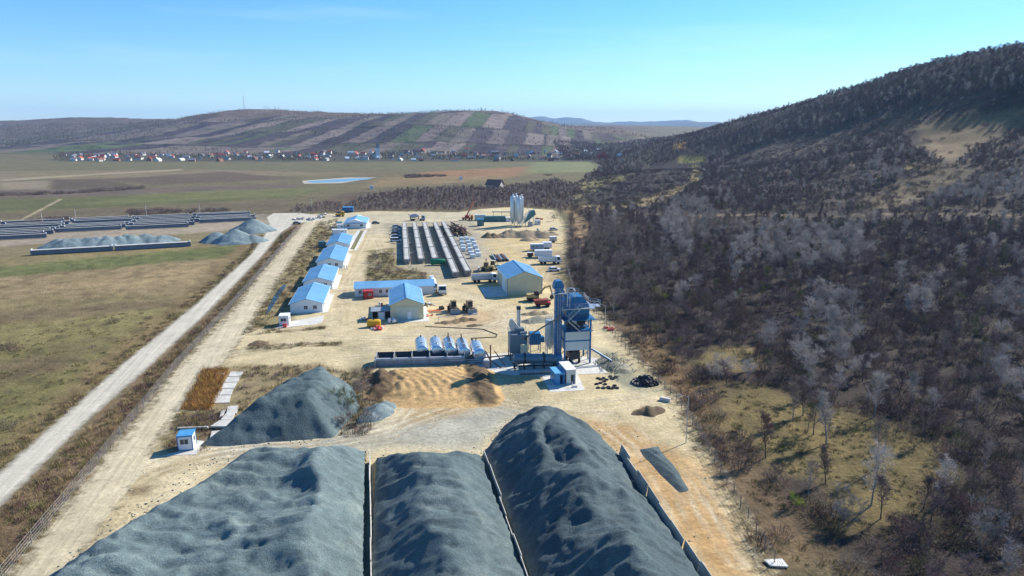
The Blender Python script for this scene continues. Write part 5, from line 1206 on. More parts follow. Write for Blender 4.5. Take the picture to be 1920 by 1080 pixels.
# ------------------------------------------------------------------ vehicles
def wheel(t, x, y, r, w=.3):
    m = MB().at((x, y, r)); m.lathe([(r * .5, -w / 2), (r * .95, -w / 2), (r, -w * .3), (r, w * .3), (r * .95, w / 2), (r * .5, w / 2)], 14, 'Y'); o = m.build('wheel', BLACK, t, True)
    MB().at((x, y, r)).lathe([(.02, -w * .42), (r * .5, -w * .42), (r * .5, w * .42), (.02, w * .42)], 10, 'Y').build('rim', STEEL, o, True)
def lorry(label, loc, rz, L=8.4, body='tipper', cabm=None, bodym=None, name='tipper_truck', cat='truck', group='trucks parked on the yard'):
    cabm = cabm or WHITE; bodym = bodym or WHITE
    t = thing(name, label, cat, loc, rz, group); c = L - 2.1
    MB().prismx([(-1.2, 0), (1.2, 0), (1.2, 1), (-1.2, 1)], 0, .1)
    cab = MB().prism([(c, .75), (L - .05, .75), (L, 1.6), (L - .22, 2.2), (L - .45, 3.0), (c + .1, 3.05), (c, 2.9)], -1.2, 1.2).build('cab', cabm, t)
    MB().add([(L - .01, -1.05, 1.75), (L - .01, 1.05, 1.75), (L - .40, 1.0, 2.85), (L - .40, -1.0, 2.85), (L - .1, -1.05, 1.75), (L - .1, 1.05, 1.75), (L - .5, 1, 2.85), (L - .5, -1, 2.85)], [(0, 1, 2, 3), (7, 6, 5, 4), (0, 4, 5, 1), (1, 5, 6, 2), (2, 6, 7, 3), (3, 7, 4, 0)]).build('windscreen', GLASS, cab)
    for s in (-1, 1): MB().box(c + .5, L - .55, s * 1.21 - .015, s * 1.21 + .015, 1.8, 2.75).build('side_window', GLASS, cab)
    MB().box(L - .02, L + .06, -1.15, 1.15, .5, .95).build('bumper', GREYP, t)
    for s in (-1, 1): MB().box(L + .0, L + .08, s * .9 - .18, s * .9 + .18, 1.0, 1.25).build('headlight', STEEL, t)
    MB().box(0, c, -.45, .45, .75, 1.05).build('chassis', DARK, t)
    if body == 'tipper':
        b = MB().prismx([(-1.2, 1.15), (1.2, 1.15), (1.28, 2.7), (1.18, 2.7), (1.1, 1.3), (-1.1, 1.3), (-1.18, 2.7), (-1.28, 2.7)], .0, c - .25)
        b.box(-.05, .05, -1.22, 1.22, 1.15, 2.7).box(c - .3, c - .2, -1.25, 1.25, 1.15, 2.95)
        for i in range(6):
            xx = .3 + i * (c - .8) / 5; b.box(xx, xx + .12, -1.36, -1.24, 1.15, 2.68); b.box(xx, xx + .12, 1.24, 1.36, 1.15, 2.68)
        b.build('tipper_body', bodym, t); MB().box(.1, c - .4, -1.1, 1.1, 2.2, 2.35).build('tarpaulin', STEEL, t)
    elif body == 'mixer':
        m = MB().at((0, 0, 2.3), ry=R(-9)); m.lathe([(.55, .0), (.75, .1), (1.1, 1.6), (1.2, 2.8), (1.1, 4.0), (.6, 5.0), (.4, 5.2)], 20, 'X'); m.build('mixer_drum', bodym, t, True)
        MB().prism([(-.5, 2.9), (.2, 3.1), (.1, 3.7), (-.7, 3.9)], -.6, .6).build('feed_hopper', bodym, t); MB().box(.2, .5, -.6, .6, 1.05, 2.3).box(4.9, 5.2, -.7, .7, 1.05, 2.5).build('pedestal', DARK, t)
    elif body == 'flat':
        MB().box(0, c - .2, -1.2, 1.2, 1.05, 1.25).build('flatbed', bodym, t); MB().box(c - .3, c - .2, -1.15, 1.15, 1.25, 2.2).build('headboard', bodym, t)
        for s in (-1, 1): MB().box(.05, c - .35, s * 1.18 - .03, s * 1.18 + .03, 1.25, 1.65).build('side_board', bodym, t)
    xs = [L - 1.1] + ([L - 2.6] if L > 8 else []) + [1.1, 2.4]
    for x in xs:
        for s in (-1, 1): wheel(t, x, s * 1.05, .5, .32)
    return t
def gloc(px, py, dz=.03): p = G(px, py); return (p.x, p.y, dz)
lorry('white tipper truck parked beside the wood, nearest the car', (G(1010, 496).x, G(1010, 496).y + 1.0, .03), R(3), 8.6)
lorry('white tipper truck parked beside the warehouse apron', (G(884, 531).x, G(884, 531).y + 1.0, .03), R(8), 8.8, bodym=mat('pale_grey_body', (.55, .56, .58), .5))
lorry('small white truck facing the yard beside the workshop', (G(826, 552).x, G(826, 552).y + 4, .03), R(-82), 6.0, 'flat', bodym=GREYP)
lorry('white concrete mixer truck tucked behind the workshop', (G(807, 545).x, G(807, 545).y + 4.5, .03), R(-80), 8.2, 'mixer', name='mixer_truck')
lorry('grey concrete mixer truck at the far end of the girders', (G(768, 414).x, G(768, 414).y + 1, .03), R(-4), 9.0, 'mixer', cabm=GREYP, bodym=mat('mixer_drum_grey', (.42, .40, .42), .5), name='mixer_truck')
lorry('small yellow truck beside the blue stilted cabin', (G(629, 406).x, G(629, 406).y, .03), R(5), 5.5, 'flat', cabm=YELLOW, bodym=YELLOW)
def car(label, loc, rz, m, L=4.4, w=1.8, van=False):
    t = thing('parked_car', label, 'car', loc, rz, 'cars parked on the yard')
    h = 1.9 if van else 1.45
    MB().prism([(0, .35), (L, .35), (L, .7), (L - .1, .85), (L - 1.0, .95), (.25, .98), (.02, .85)], -w / 2, w / 2).build('body', m, t)
    pr = [(.15, .96), (L - 1.0, .95), (L - 1.75, h), (.75, h)] if not van else [(.1, .96), (L - .7, .95), (L - 1.3, h), (.2, h)]
    cb = MB().prism(pr, -w / 2 + .08, w / 2 - .08).build('cabin', GLASS, t)
    MB().box(pr[3][0] + .05, pr[2][0] - .02, -w / 2 + .1, w / 2 - .1, h, h + .05).build('roof', m, cb)
    for x in (.8, L - .85):
        for s in (-1, 1): wheel(t, x, s * (w / 2 - .1), .33, .2)
    for s in (-1, 1): MB().box(L - .03, L + .02, s * .6 - .16, s * .6 + .16, .62, .78).build('headlight', STEEL, t); MB().box(-.03, .01, s * .65 - .12, s * .65 + .12, .65, .82).build('tail_light', RED, t)
    return t
NAVY = mat('navy_car_paint', (.02, .035, .08), .25, .2, .1, 1, spec=.6); SILV = mat('silver_car_paint', (.42, .46, .5), .3, .4, .08, 1, spec=.6); WCAR = mat('white_car_paint', (.72, .74, .76), .28, 0, .05, 1, spec=.5)
for k, (px, py, m, d) in enumerate([(735, 427, SILV, 'silver blue car, farthest in the row beside the girders'), (734, 433, SILV, 'silver car, second from the far end beside the girders'), (733, 439.5, NAVY, 'navy car in the middle of the row beside the girders'), (733.5, 446, mat('blue_car_paint', (.05, .10, .24), .28, .2, .1, 1, spec=.6), 'blue car, second from the near end beside the girders'), (731, 453.5, WCAR, 'white van with a dark rear, nearest in the row beside the girders')]):
    car(d, gloc(px, py), R(12), m, 4.6 if k < 4 else 5.2, van=(k == 4))
car('white car parked in front of the tipper truck by the wood', gloc(1028, 508.5), R(6), WCAR)
car('dark car standing on the dirt track bend', gloc(549, 420.5), R(5), NAVY)
car('dark car beside the office end wall', gloc(697, 420), R(3), NAVY)
car('dark car half hidden at the concrete plant trees', gloc(1030, 432), R(3), SILV)
def trailer(label, loc, rz, L, w, h, m, axle=True, win=False):
    t = thing('site_trailer', label, 'trailer', loc, rz, 'trailers parked beside the wood')
    MB().bbox(0, L, 0, w, .75, h, .08).build('body', m, t); MB().box(-.02, L + .02, -.02, w + .02, h, h + .08).build('roof', WHITE, t)
    MB().box(0, L, .5, w - .5, .5, .75).build('chassis', DARK, t); MB().tube((0, w / 2, .6), (-1.4, w / 2, .5), .08, n=6).build('drawbar', DARK, t)
    for x in (L * .3, L * .6):
        for y in (.15, w - .15): wheel(t, x, y, .42, .25)
    if win: window(t, .9, -.01, 1.5, .9, .8); window(t, 2.6, -.01, 1.5, 1.0, .8)
    return t
trailer('blue grey cabin trailer parked farthest from the warehouse', (G(995, 471).x, G(995, 471).y, .03), R(4), 5.6, 2.5, 2.9, mat('blue_grey_panel', (.24, .33, .43), .5), win=True)
trailer('white box trailer behind the blue grey cabin trailer', (G(1018, 469).x, G(1018, 469).y + 2, .03), R(4), 4.0, 2.5, 2.9, WHITE)
trailer('white long box trailer beside the tipper truck', (G(1003, 484).x, G(1003, 484).y, .03), R(4), 7.0, 2.5, 3.0, WHITE)
trailer('small pale caravan at the edge of the wood behind the trailers', (G(1031, 455).x, G(1031, 455).y, .03), R(4), 3.2, 2.3, 2.6, mat('pinkish_panel', (.5, .44, .42), .6))
trailer('small dark generator trailer in front of the white box trailer', (G(989, 483).x, G(989, 483).y, .03), R(4), 2.4, 1.6, 1.9, RUST)
def loader(label, loc, rz, m, group='machines on the yard', name='wheel_loader', bucket=True):
    t = thing(name, label, 'loader', loc, rz, group)
    MB().bbox(-2.8, -.3, -.85, .85, .8, 1.95, .12).build('engine_hood', m, t)
    MB().bbox(-.3, 1.2, -.8, .8, .8, 1.7, .08).build('front_frame', m, t)
    cab = MB().prism([(-.7, 1.7), (.9, 1.7), (.75, 3.15), (-.6, 3.2)], -.7, .7).build('cab', GLASS, t)
    MB().box(-.75, .95, -.78, .78, 3.2, 3.32).build('roof', m, cab)
    for s in (-1, 1):
        MB().box(.85, .95, s * .68 - .05, s * .68 + .05, 1.7, 3.2).build('pillar', m, cab); MB().box(-.75, -.65, s * .68 - .05, s * .68 + .05, 1.7, 3.2).build('pillar', m, cab)
        MB().tube((.9, s * .5, 1.6), (2.7, s * .5, .9), .13, n=6).build('lift_arm', m, t)
        for x in (-1.9, 1.1): wheel(t, x, s * 1.05, .72, .5)
    if bucket: MB().prism([(2.6, .2), (3.7, .15), (3.75, .2), (2.9, .4), (2.75, 1.2), (3.1, 1.5), (2.95, 1.55), (2.55, 1.2)], -1.35, 1.35).build('bucket', GREYP, t)
    else:
        for s in (-1, 1): MB().box(2.6, 2.8, s * .4 - .08, s * .4 + .08, .3, 3.9).build('mast', DARK, t); MB().box(2.8, 4.1, s * .5 - .08, s * .5 + .08, .3, .4).build('fork', DARK, t)
    MB().tube((-1.6, .4, 1.9), (-1.6, .4, 2.7), .07, n=6).build('exhaust', DARK, t)
    return t
BRNY = mat('dusty_machine_yellow', (.20, .15, .075), .6, 0, .3, 1.5); OCHRE = mat('ochre_machine_yellow', (.40, .30, .12), .55, 0, .25, 1.2)
loader('dusty wheel loader nearer the workshop facing the yard', gloc(850, 585), R(-75), BRNY)
loader('dusty wheel loader nearer the warehouse with tilted bucket', gloc(880, 585), R(-68), BRNY)
loader('pale yellow loader between the truck and wrapped blocks', gloc(912, 508), R(175), OCHRE)
loader('pale telehandler parked behind the tipper beside the warehouse', gloc(925, 505), R(170), CREAM, bucket=False, name='telehandler')
# excavator and red dumper
p = G(991, 566); t = thing('excavator', 'ochre tracked excavator with folded boom in front of the warehouse', 'excavator', (p.x + 1.5, p.y + 1.5, .03), R(8), 'machines on the yard')
for s in (-1, 1): MB().at((0, s * 1.1, 0)).prism([(-1.7, .1), (1.7, .1), (2.0, .5), (1.7, .95), (-1.7, .95), (-2.0, .5)], -.28, .28).build('track', BLACK, t)
MB().box(-.8, .8, -.8, .8, .6, 1.15).build('undercarriage', DARK, t)
MB().bbox(-2.2, 1.2, -1.25, 1.25, 1.15, 2.15, .15).build('house', OCHRE, t); MB().prism([(.0, 2.15), (1.4, 1.3), (1.5, 2.2), (1.2, 3.0), (.1, 3.0)], -1.25, -.3).build('cab', GLASS, t)
MB().prism([(1.0, 1.6), (3.4, 4.2), (5.0, 4.5), (5.1, 4.15), (3.6, 3.8), (1.5, 1.4)], -.2, .2).build('boom', OCHRE, t); MB().prism([(4.7, 4.7), (5.2, 4.6), (5.9, 1.6), (5.6, 1.5)], -.16, .16).build('stick', OCHRE, t)
MB().prism([(5.4, 1.6), (6.1, 1.5), (6.2, .6), (5.4, .2), (5.0, .7)], -.5, .5).build('bucket', DARK, t)
p = G(1003, 577); t = thing('dumper', 'small red dumper truck in front of the excavator', 'dumper', (p.x, p.y + .9, .03), R(5), 'machines on the yard')
MB().prism([(0, 1.0), (3.2, 1.0), (3.9, 2.3), (3.6, 2.3), (-.3, 2.1), (-.5, 1.9)], -1.15, 1.15).build('skip', mat('rusty_red_paint', (.24, .05, .03), .6, 0, .3, 1.5), t)
MB().bbox(3.0, 4.6, -.9, .9, .7, 1.5, .1).build('hood', RED, t); MB().box(.2, 4.4, -.4, .4, .55, .8).build('chassis', DARK, t)
for x in (.9, 3.6):
    for s in (-1, 1): wheel(t, x, s * 1.05, .62, .42)
# mobile crane
p = G(866, 413); t = thing('mobile_crane', 'red mobile crane with raised boom behind the rebar heap', 'crane', (p.x, p.y + 1, .03), R(2), 'machines on the yard')
MB().bbox(0, 6.5, -1.2, 1.2, .8, 1.5, .1).build('carrier', ORANGEP, t); MB().bbox(5.0, 6.4, -1.2, 1.2, 1.5, 2.8, .12).build('cab', ORANGEP, t); MB().bbox(1.6, 4.2, -1.1, 1.1, 1.5, 2.7, .12).build('turntable', RED, t)
MB().tube((2.6, 0, 2.4), (6.9, 0, 10.8), .42, .3, n=6).build('boom', ORANGEP, t); MB().tube((4.2, 0, 1.9), (5.0, 0, 6.6), .14, n=6).build('ram', STEEL, t)
for x in (.8, 2.2, 4.2, 5.6):
    for s in (-1, 1): wheel(t, x, s * 1.05, .5, .35)
for k, (px, py) in enumerate([(1010, 412), (1013, 414)]): 
    if k == 0: p = G(px, py); heap_of('scrap_heap', 'dark red steel scrap beside the concrete plant cabin', 'scrap', (p.x, p.y, 0), 14, 2.2, [RED, RUST], (2.0, .4, .5), 41, .5, part='piece')
for k, (px, py, w) in enumerate([(556, 412, 3), (572, 411, 4), (585, 413, 3), (600, 409, 4), (608, 404, 4)]):
    p = G(px, py); heap_of('scrap_heap', ['pale scrap and boards at the road bend, nearest the fence end', 'pale formwork scrap, second from the road bend', 'pale formwork scrap in the middle of the gate heaps', 'pale posts and boards before the bare bushes', 'pale boards nearest the blue stilted cabin'][k], 'scrap', (p.x, p.y, 0), 12, w * .8, [WHITE, GREYP, WOOD, CONC], (1.8, .35, .6), 50 + k, .35, part='piece', group='scrap heaps at the gate')

# ------------------------------------------------------------------ people
def person(label, loc, rz, vest):
    t = thing('person', label, 'person', loc, rz)
    J = {'pel': (0, 0, .95), 'ch': (0, 0, 1.32), 'nk': (0, 0, 1.5), 'hd': (0, .02, 1.62), 'tp': (0, .02, 1.74), 'ls': (.19, 0, 1.43), 'le': (.25, .0, 1.15), 'lh': (.24, .12, .93), 'rs': (-.19, 0, 1.43), 're': (-.25, 0, 1.15), 'rh': (-.22, .14, .95), 'lk': (.1, .03, .5), 'la': (.11, -.02, .08), 'lt': (.12, .14, .04), 'rk': (-.1, .05, .5), 'ra': (-.11, 0, .08), 'rt': (-.12, .16, .04)}
    rad = dict(pel=.15, ch=.17, nk=.06, hd=.095, tp=.08, ls=.07, le=.05, lh=.045, rs=.07, re=.05, rh=.045, lk=.065, la=.05, lt=.045, rk=.065, ra=.05, rt=.045)
    E = [('pel', 'ch'), ('ch', 'nk'), ('nk', 'hd'), ('hd', 'tp'), ('ch', 'ls'), ('ls', 'le'), ('le', 'lh'), ('ch', 'rs'), ('rs', 're'), ('re', 'rh'), ('pel', 'lk'), ('lk', 'la'), ('la', 'lt'), ('pel', 'rk'), ('rk', 'ra'), ('ra', 'rt')]
    ks = list(J); me = bpy.data.meshes.new('body'); me.from_pydata([J[k] for k in ks], [(ks.index(a), ks.index(b)) for a, b in E], [])
    o = link('body', me, mat('dark_work_clothes', (.05, .06, .09), .8), t)
    sk = o.modifiers.new('skin', 'SKIN'); ss = o.modifiers.new('sub', 'SUBSURF'); ss.levels = 1; ss.render_levels = 1
    for i, k in enumerate(ks): me.skin_vertices[0].data[i].radius = (rad[k], rad[k] * (.75 if k in ('pel', 'ch') else 1)); me.skin_vertices[0].data[i].use_root = (k == 'pel')
    MB().lathe([(.17, .9), (.19, 1.0), (.215, 1.3), (.17, 1.46), (.1, 1.5)], 12).build('vest', vest, t, True)
    MB().at((0, .02, 1.66)).lathe([(.135, -.02), (.13, .03), (.1, .1), (.03, .135)], 12).build('helmet', WHITE, t, True)
    return t
HV = mat('high_visibility_yellow', (.55, .62, .05), .7)
person('person in a yellow vest walking beside the third barrack, nearer the wall', gloc(645.5, 505), R(30), HV)
person('person in a yellow vest walking beside the third barrack, nearer the yard', gloc(650.5, 505.5), R(-60), HV)
# ------------------------------------------------------------------ fences, poles
WIREM = mat('fence_wire', (.26, .25, .25), .6, .3)
POSTM = mat('fence_post_concrete', (.20, .18, .16), .85, 0, .15, 1)
def fence(label, pts, sp=3.0, h=1.9, name='fence'):
    t = thing(name, label, 'fence', (pts[0][0], pts[0][1], 0), 0)
    o = Vector((pts[0][0], pts[0][1], 0)); pm = MB().box(-.04, .04, -.04, .04, -.3, h).build('post', POSTM, t); pme = pm.data; n_ = 0
    wm = MB()
    for a, b in zip(pts, pts[1:]):
        a = Vector((a[0], a[1], 0)); b = Vector((b[0], b[1], 0)); L = (b - a).length; n = int(L / sp)
        for i in range(n):
            q = a.lerp(b, i / n); q2 = a.lerp(b, (i + 1) / n); q.z = TZ(q.x, q.y); q2.z = TZ(q2.x, q2.y)
            if n_ < 295:
                po = pm if n_ == 0 else link('post', pme, None, t); po.location = q - o; po.rotation_euler = (random.uniform(-.03, .03), random.uniform(-.03, .03), 0); n_ += 1
            for z in (.15, .55, .95, 1.35, h - .1): wm.tube(q - o + Vector((0, 0, z)), q2 - o + Vector((0, 0, z + random.uniform(-.04, .04))), .016, n=3, cap=False)
            for k in range(5):
                m_ = q.lerp(q2, (k + .5) / 5) - o; wm.tube(m_ + Vector((0, 0, .1)), m_ + Vector((0, 0, h - .1)), .011, n=3, cap=False)
    w = wm.build('wire_mesh', WIREM, t); w['kind'] = 'stuff'
    return t
fence('long wire fence between the pale road and the dirt track', PX((560, 428), (500, 500), (430, 580), (330, 690), (200, 850), (60, 1020), (-60, 1170)))
fence('wire fence on concrete posts between the plant and the wood', PX((1062, 500), (1075, 545), (1118, 590), (1165, 648), (1215, 700), (1268, 752), (1310, 815), (1375, 930), (1470, 1090)))
def lamp(label, px, py, h, arm):
    p = G(px, py); t = thing('lamp_post', label, 'lamp post', tuple(p), 0, 'lamp posts along the fence')
    MB().tube((0, 0, 0), (0, 0, h), .09, .05, n=8).build('pole', STEEL, t, True); MB().tube((0, 0, h - .1), (arm, 0, h + .15), .035, n=6).build('arm', STEEL, t)
    MB().at((arm * 1.25, 0, h + .1)).bbox(-.3, .3, -.12, .12, 0, .14, .05).build('lamp_head', GREYP, t)
lamp('slim lamp post behind the asphalt tower', 1134, 622, 7.0, -1.2)
lamp('slim lamp post beside the dark earth heap', 1286, 831, 8.2, -1.2)
for k, (px, py, h) in enumerate([(143, 416, 8), (375, 402, 8), (80, 420, 7), (275, 405, 7), (585, 395, 8.5), (990, 392, 7)]):
    p = G(px, py); t = thing('utility_pole', ['pole behind the second bay of girders', 'pole behind the third bay of girders', 'pole behind the westmost bay of girders', 'pole among bushes behind the girder store', 'pole behind the gate scrap heaps', 'pole in the trees behind the concrete plant'][k].replace('pole', 'thin concrete utility pole', 1), 'pole', tuple(p), 0, 'utility poles behind the site')
    MB().tube((0, 0, 0), (0, 0, h), .16, .1, n=8).build('pole', CONC, t, True); MB().box(-.8, .8, -.06, .06, h - .6, h - .45).build('crossarm', DARK, t)
p = G(1205, 1150, 0)
# ------------------------------------------------------------------ bare trees and brush
def bark(name, c, rnd=.25):
    m, nt, b = newmat(name)
    oi = nt.nodes.new('ShaderNodeObjectInfo'); geo = nt.nodes.new('ShaderNodeNewGeometry')
    n = noise_node(nt, 0.35, 2, geo.outputs['Position'])
    f = mul(nt, ramp(nt, oi.outputs['Random'], 1 - rnd, 1 + rnd, 0, 1), ramp(nt, n.outputs[0], .8, 1.2))
    nt.links.new(scalecol(nt, c, f), b.inputs['Base Color']); b.inputs['Roughness'].default_value = .9; b.inputs['Specular IOR Level'].default_value = .1
    return m
BARK_D = bark('dark_bark', (.10, .08, .072)); TWIG_D = bark('purple_brown_twigs', (.18, .124, .114), .3)
BARK_P = bark('pale_bark', (.30, .28, .26)); TWIG_P = bark('pale_grey_twigs', (.43, .37, .325), .25)
TWIG_R = bark('red_brown_twigs', (.17, .095, .085), .25); TWIG_B = bark('beige_twigs', (.29, .225, .18), .25)
TWIG_O = bark('olive_budding_twigs', (.15, .145, .06), .25); TWIG_Y = bark('yellow_green_catkins', (.34, .36, .06), .15)
DRYM = bark('dry_grass_blades', (.30, .225, .11), .35); DRYG = bark('green_tinged_blades', (.17, .16, .06), .35); REED = bark('orange_reed_blades', (.40, .23, .075), .2)
def rnd_dir(r, up, spread):
    v = Vector((r.gauss(0, 1), r.gauss(0, 1), r.gauss(0, .6))).normalized()
    return (up.normalized() * (1 - spread) + v * spread).normalized()
class TB:
    def __init__(s): s.v = []; s.f = []
    def tube(s, p0, p1, r0, r1, n=4):
        d = (p1 - p0).normalized(); a = d.orthogonal().normalized(); b = d.cross(a); k = len(s.v)
        for p, r in ((p0, r0), (p1, r1)):
            for i in range(n): t = 6.2832 * i / n; s.v.append(p + a * (r * math.cos(t)) + b * (r * math.sin(t)))
        for i in range(n): s.f.append((k + i, k + (i + 1) % n, k + n + (i + 1) % n, k + n + i))
    def twig(s, p0, p1, w, r):
        d = (p1 - p0); a = d.orthogonal().normalized(); b = d.normalized().cross(a); t = r.uniform(0, 6.28)
        o = (a * math.cos(t) + b * math.sin(t)) * (w * .5); k = len(s.v)
        s.v += [p0 - o, p0 + o, p1]; s.f.append((k, k + 1, k + 2))
    def mesh(s, name):
        me = bpy.data.meshes.new(name); me.from_pydata([tuple(q) for q in s.v], [], s.f); me.update(); return me
def tree_forms(seed, H, wid, n1=16, n2=7, n3=10, up=.5, multi=1, tw=.04):
    r = random.Random(seed); T = TB(); C = TB()
    for s_ in range(multi):
        p = Vector((r.uniform(-.3, .3) * (multi > 1), r.uniform(-.3, .3) * (multi > 1), -.4)); d = Vector((r.gauss(0, .07), r.gauss(0, .07), 1)) if multi == 1 else Vector((r.gauss(0, .4), r.gauss(0, .4), 1))
        pts = [p]; nseg = 6; hh = H * r.uniform(.8, .92) if multi == 1 else H * r.uniform(.6, .85)
        for i in range(nseg):
            d = (d.normalized() + Vector((r.gauss(0, .08), r.gauss(0, .08), .05))).normalized(); p = p + d * (hh / nseg); pts.append(p)
        r0 = H * .014 * (1 if multi == 1 else .6)
        for i in range(nseg): T.tube(pts[i], pts[i + 1], r0 * (1 - i / nseg * .85), r0 * (1 - (i + 1) / nseg * .85), 5)
        for k in range(max(3, n1 // multi)):
            t = r.uniform(.25, .98) if multi == 1 else r.uniform(.2, .98); i = min(nseg - 1, int(t * nseg)); q = pts[i].lerp(pts[i + 1], t * nseg - i)
            a = r.uniform(0, 6.28); out = Vector((math.cos(a), math.sin(a), 0)); dr = (out * (1 - up) + Vector((0, 0, up))).normalized()
            L = wid * H * (1 - .55 * t) * r.uniform(.7, 1.15); e = q; dd = dr; bp = [q]
            for j in range(3): dd = (dd + Vector((r.gauss(0, .12), r.gauss(0, .12), .16))).normalized(); e = e + dd * (L / 3); bp.append(e)
            rb = r0 * .42 * (1 - .6 * t)
            for j in range(3): T.tube(bp[j], bp[j + 1], rb * (1 - j * .3), rb * (.7 - j * .3) if j < 2 else rb * .12, 3)
            for m in range(n2):
                u = r.uniform(.25, 1.0); j = min(2, int(u * 3)); q2 = bp[j].lerp(bp[j + 1], u * 3 - j); d2 = rnd_dir(r, dd + Vector((0, 0, .3)), .5); L2 = L * r.uniform(.25, .5) + .25; e2 = q2 + d2 * L2
                C.tube(q2, e2, rb * .32 + .008, .008, 3)
                for w in range(n3):
                    u2 = r.uniform(.15, 1.0); q3 = q2.lerp(e2, u2); d3 = rnd_dir(r, d2 + Vector((0, 0, .35)), .55); C.twig(q3, q3 + d3 * (H * .055 * r.uniform(.6, 1.5) + .25), tw * r.uniform(.7, 1.3), r)
    return T.mesh('trunk'), C.mesh('crown')
FORMS = [tree_forms(1, 9, .44, 20), tree_forms(2, 10, .40, 20), tree_forms(3, 8, .50, 18), tree_forms(4, 10, .34, 22, 7, 10, .6), tree_forms(5, 7, .50, 21, 7, 10, .45, 3), tree_forms(6, 11, .28, 24, 6, 10, .68), tree_forms(8, 6, .55, 20, 7, 11, .45, 5)]
def bush_form(seed, H, n, rad):
    r = random.Random(seed); T = TB(); C = TB()
    for i in range(n):
        a = r.uniform(0, 6.28); b = Vector((math.cos(a), math.sin(a), 0)) * rad * math.sqrt(r.random()); d = Vector((b.x * .5 + r.gauss(0, .25), b.y * .5 + r.gauss(0, .25), 1)).normalized(); e = b + d * H * r.uniform(.5, 1.0) * (1 - .35 * b.length / rad); T.tube(b - d * .15, e, .022, .006, 3)
        for k in range(9): q = b.lerp(e, r.uniform(.2, 1)); d3 = rnd_dir(r, d, .55); C.twig(q, q + d3 * r.uniform(.25, .75) * (H / 2.2), .034, r)
    return T.mesh('stems'), C.mesh('twigs')
BUSH = [bush_form(21, 2.2, 46, 1.3), bush_form(22, 2.8, 50, 1.6), bush_form(23, 1.6, 40, 1.5)]
def tuft_form(seed, H, n, rad):
    r = random.Random(seed); C = TB()
    for i in range(n):
        a = r.uniform(0, 6.28); b = Vector((math.cos(a), math.sin(a), 0)) * rad * math.sqrt(r.random()); C.twig(b - Vector((0, 0, .05)), b + Vector((r.gauss(0, .35), r.gauss(0, .35), 1)) * H * r.uniform(.4, 1), .05, r)
    return C.mesh('blades')
TUFT = [tuft_form(31, .6, 40, .5), tuft_form(32, .9, 36, .6), tuft_form(33, .35, 44, .6)]
def with_mat(me, m, nm): c = me.copy(); c.name = nm; c.materials.clear(); c.materials.append(m); return c
KINDS = {}   # kind -> list of (trunk mesh, crown mesh)
for kd, bm_, tm_ in (('dark', BARK_D, TWIG_D), ('pale', BARK_P, TWIG_P), ('red', BARK_D, TWIG_R), ('beige', BARK_P, TWIG_B), ('olive', BARK_D, TWIG_O), ('yellow', BARK_D, TWIG_Y)):
    KINDS[kd] = [(with_mat(a, bm_, 'trunk'), with_mat(b, tm_, 'crown')) for a, b in FORMS]
BK = {}
for kd, bm_, tm_ in (('dark', BARK_D, TWIG_D), ('red', BARK_D, TWIG_R), ('olive', BARK_D, TWIG_O), ('beige', BARK_D, TWIG_B), ('yellow', BARK_D, TWIG_Y)):
    BK[kd] = [(with_mat(a, bm_, 'stems'), with_mat(b, tm_, 'twigs')) for a, b in BUSH]
def joined(pair, nm):
    """trunk and crown in one mesh for scattering"""
    a, b = pair; me = bpy.data.meshes.new(nm); v = [tuple(q.co) for q in a.vertices] + [tuple(q.co) for q in b.vertices]; n = len(a.vertices)
    me.from_pydata(v, [], [tuple(p.vertices) for p in a.polygons] + [tuple(i + n for i in p.vertices) for p in b.polygons])
    me.materials.append(a.materials[0]); me.materials.append(b.materials[0]); me.polygons.foreach_set('material_index', [0] * len(a.polygons) + [1] * len(b.polygons)); me.update(); return me
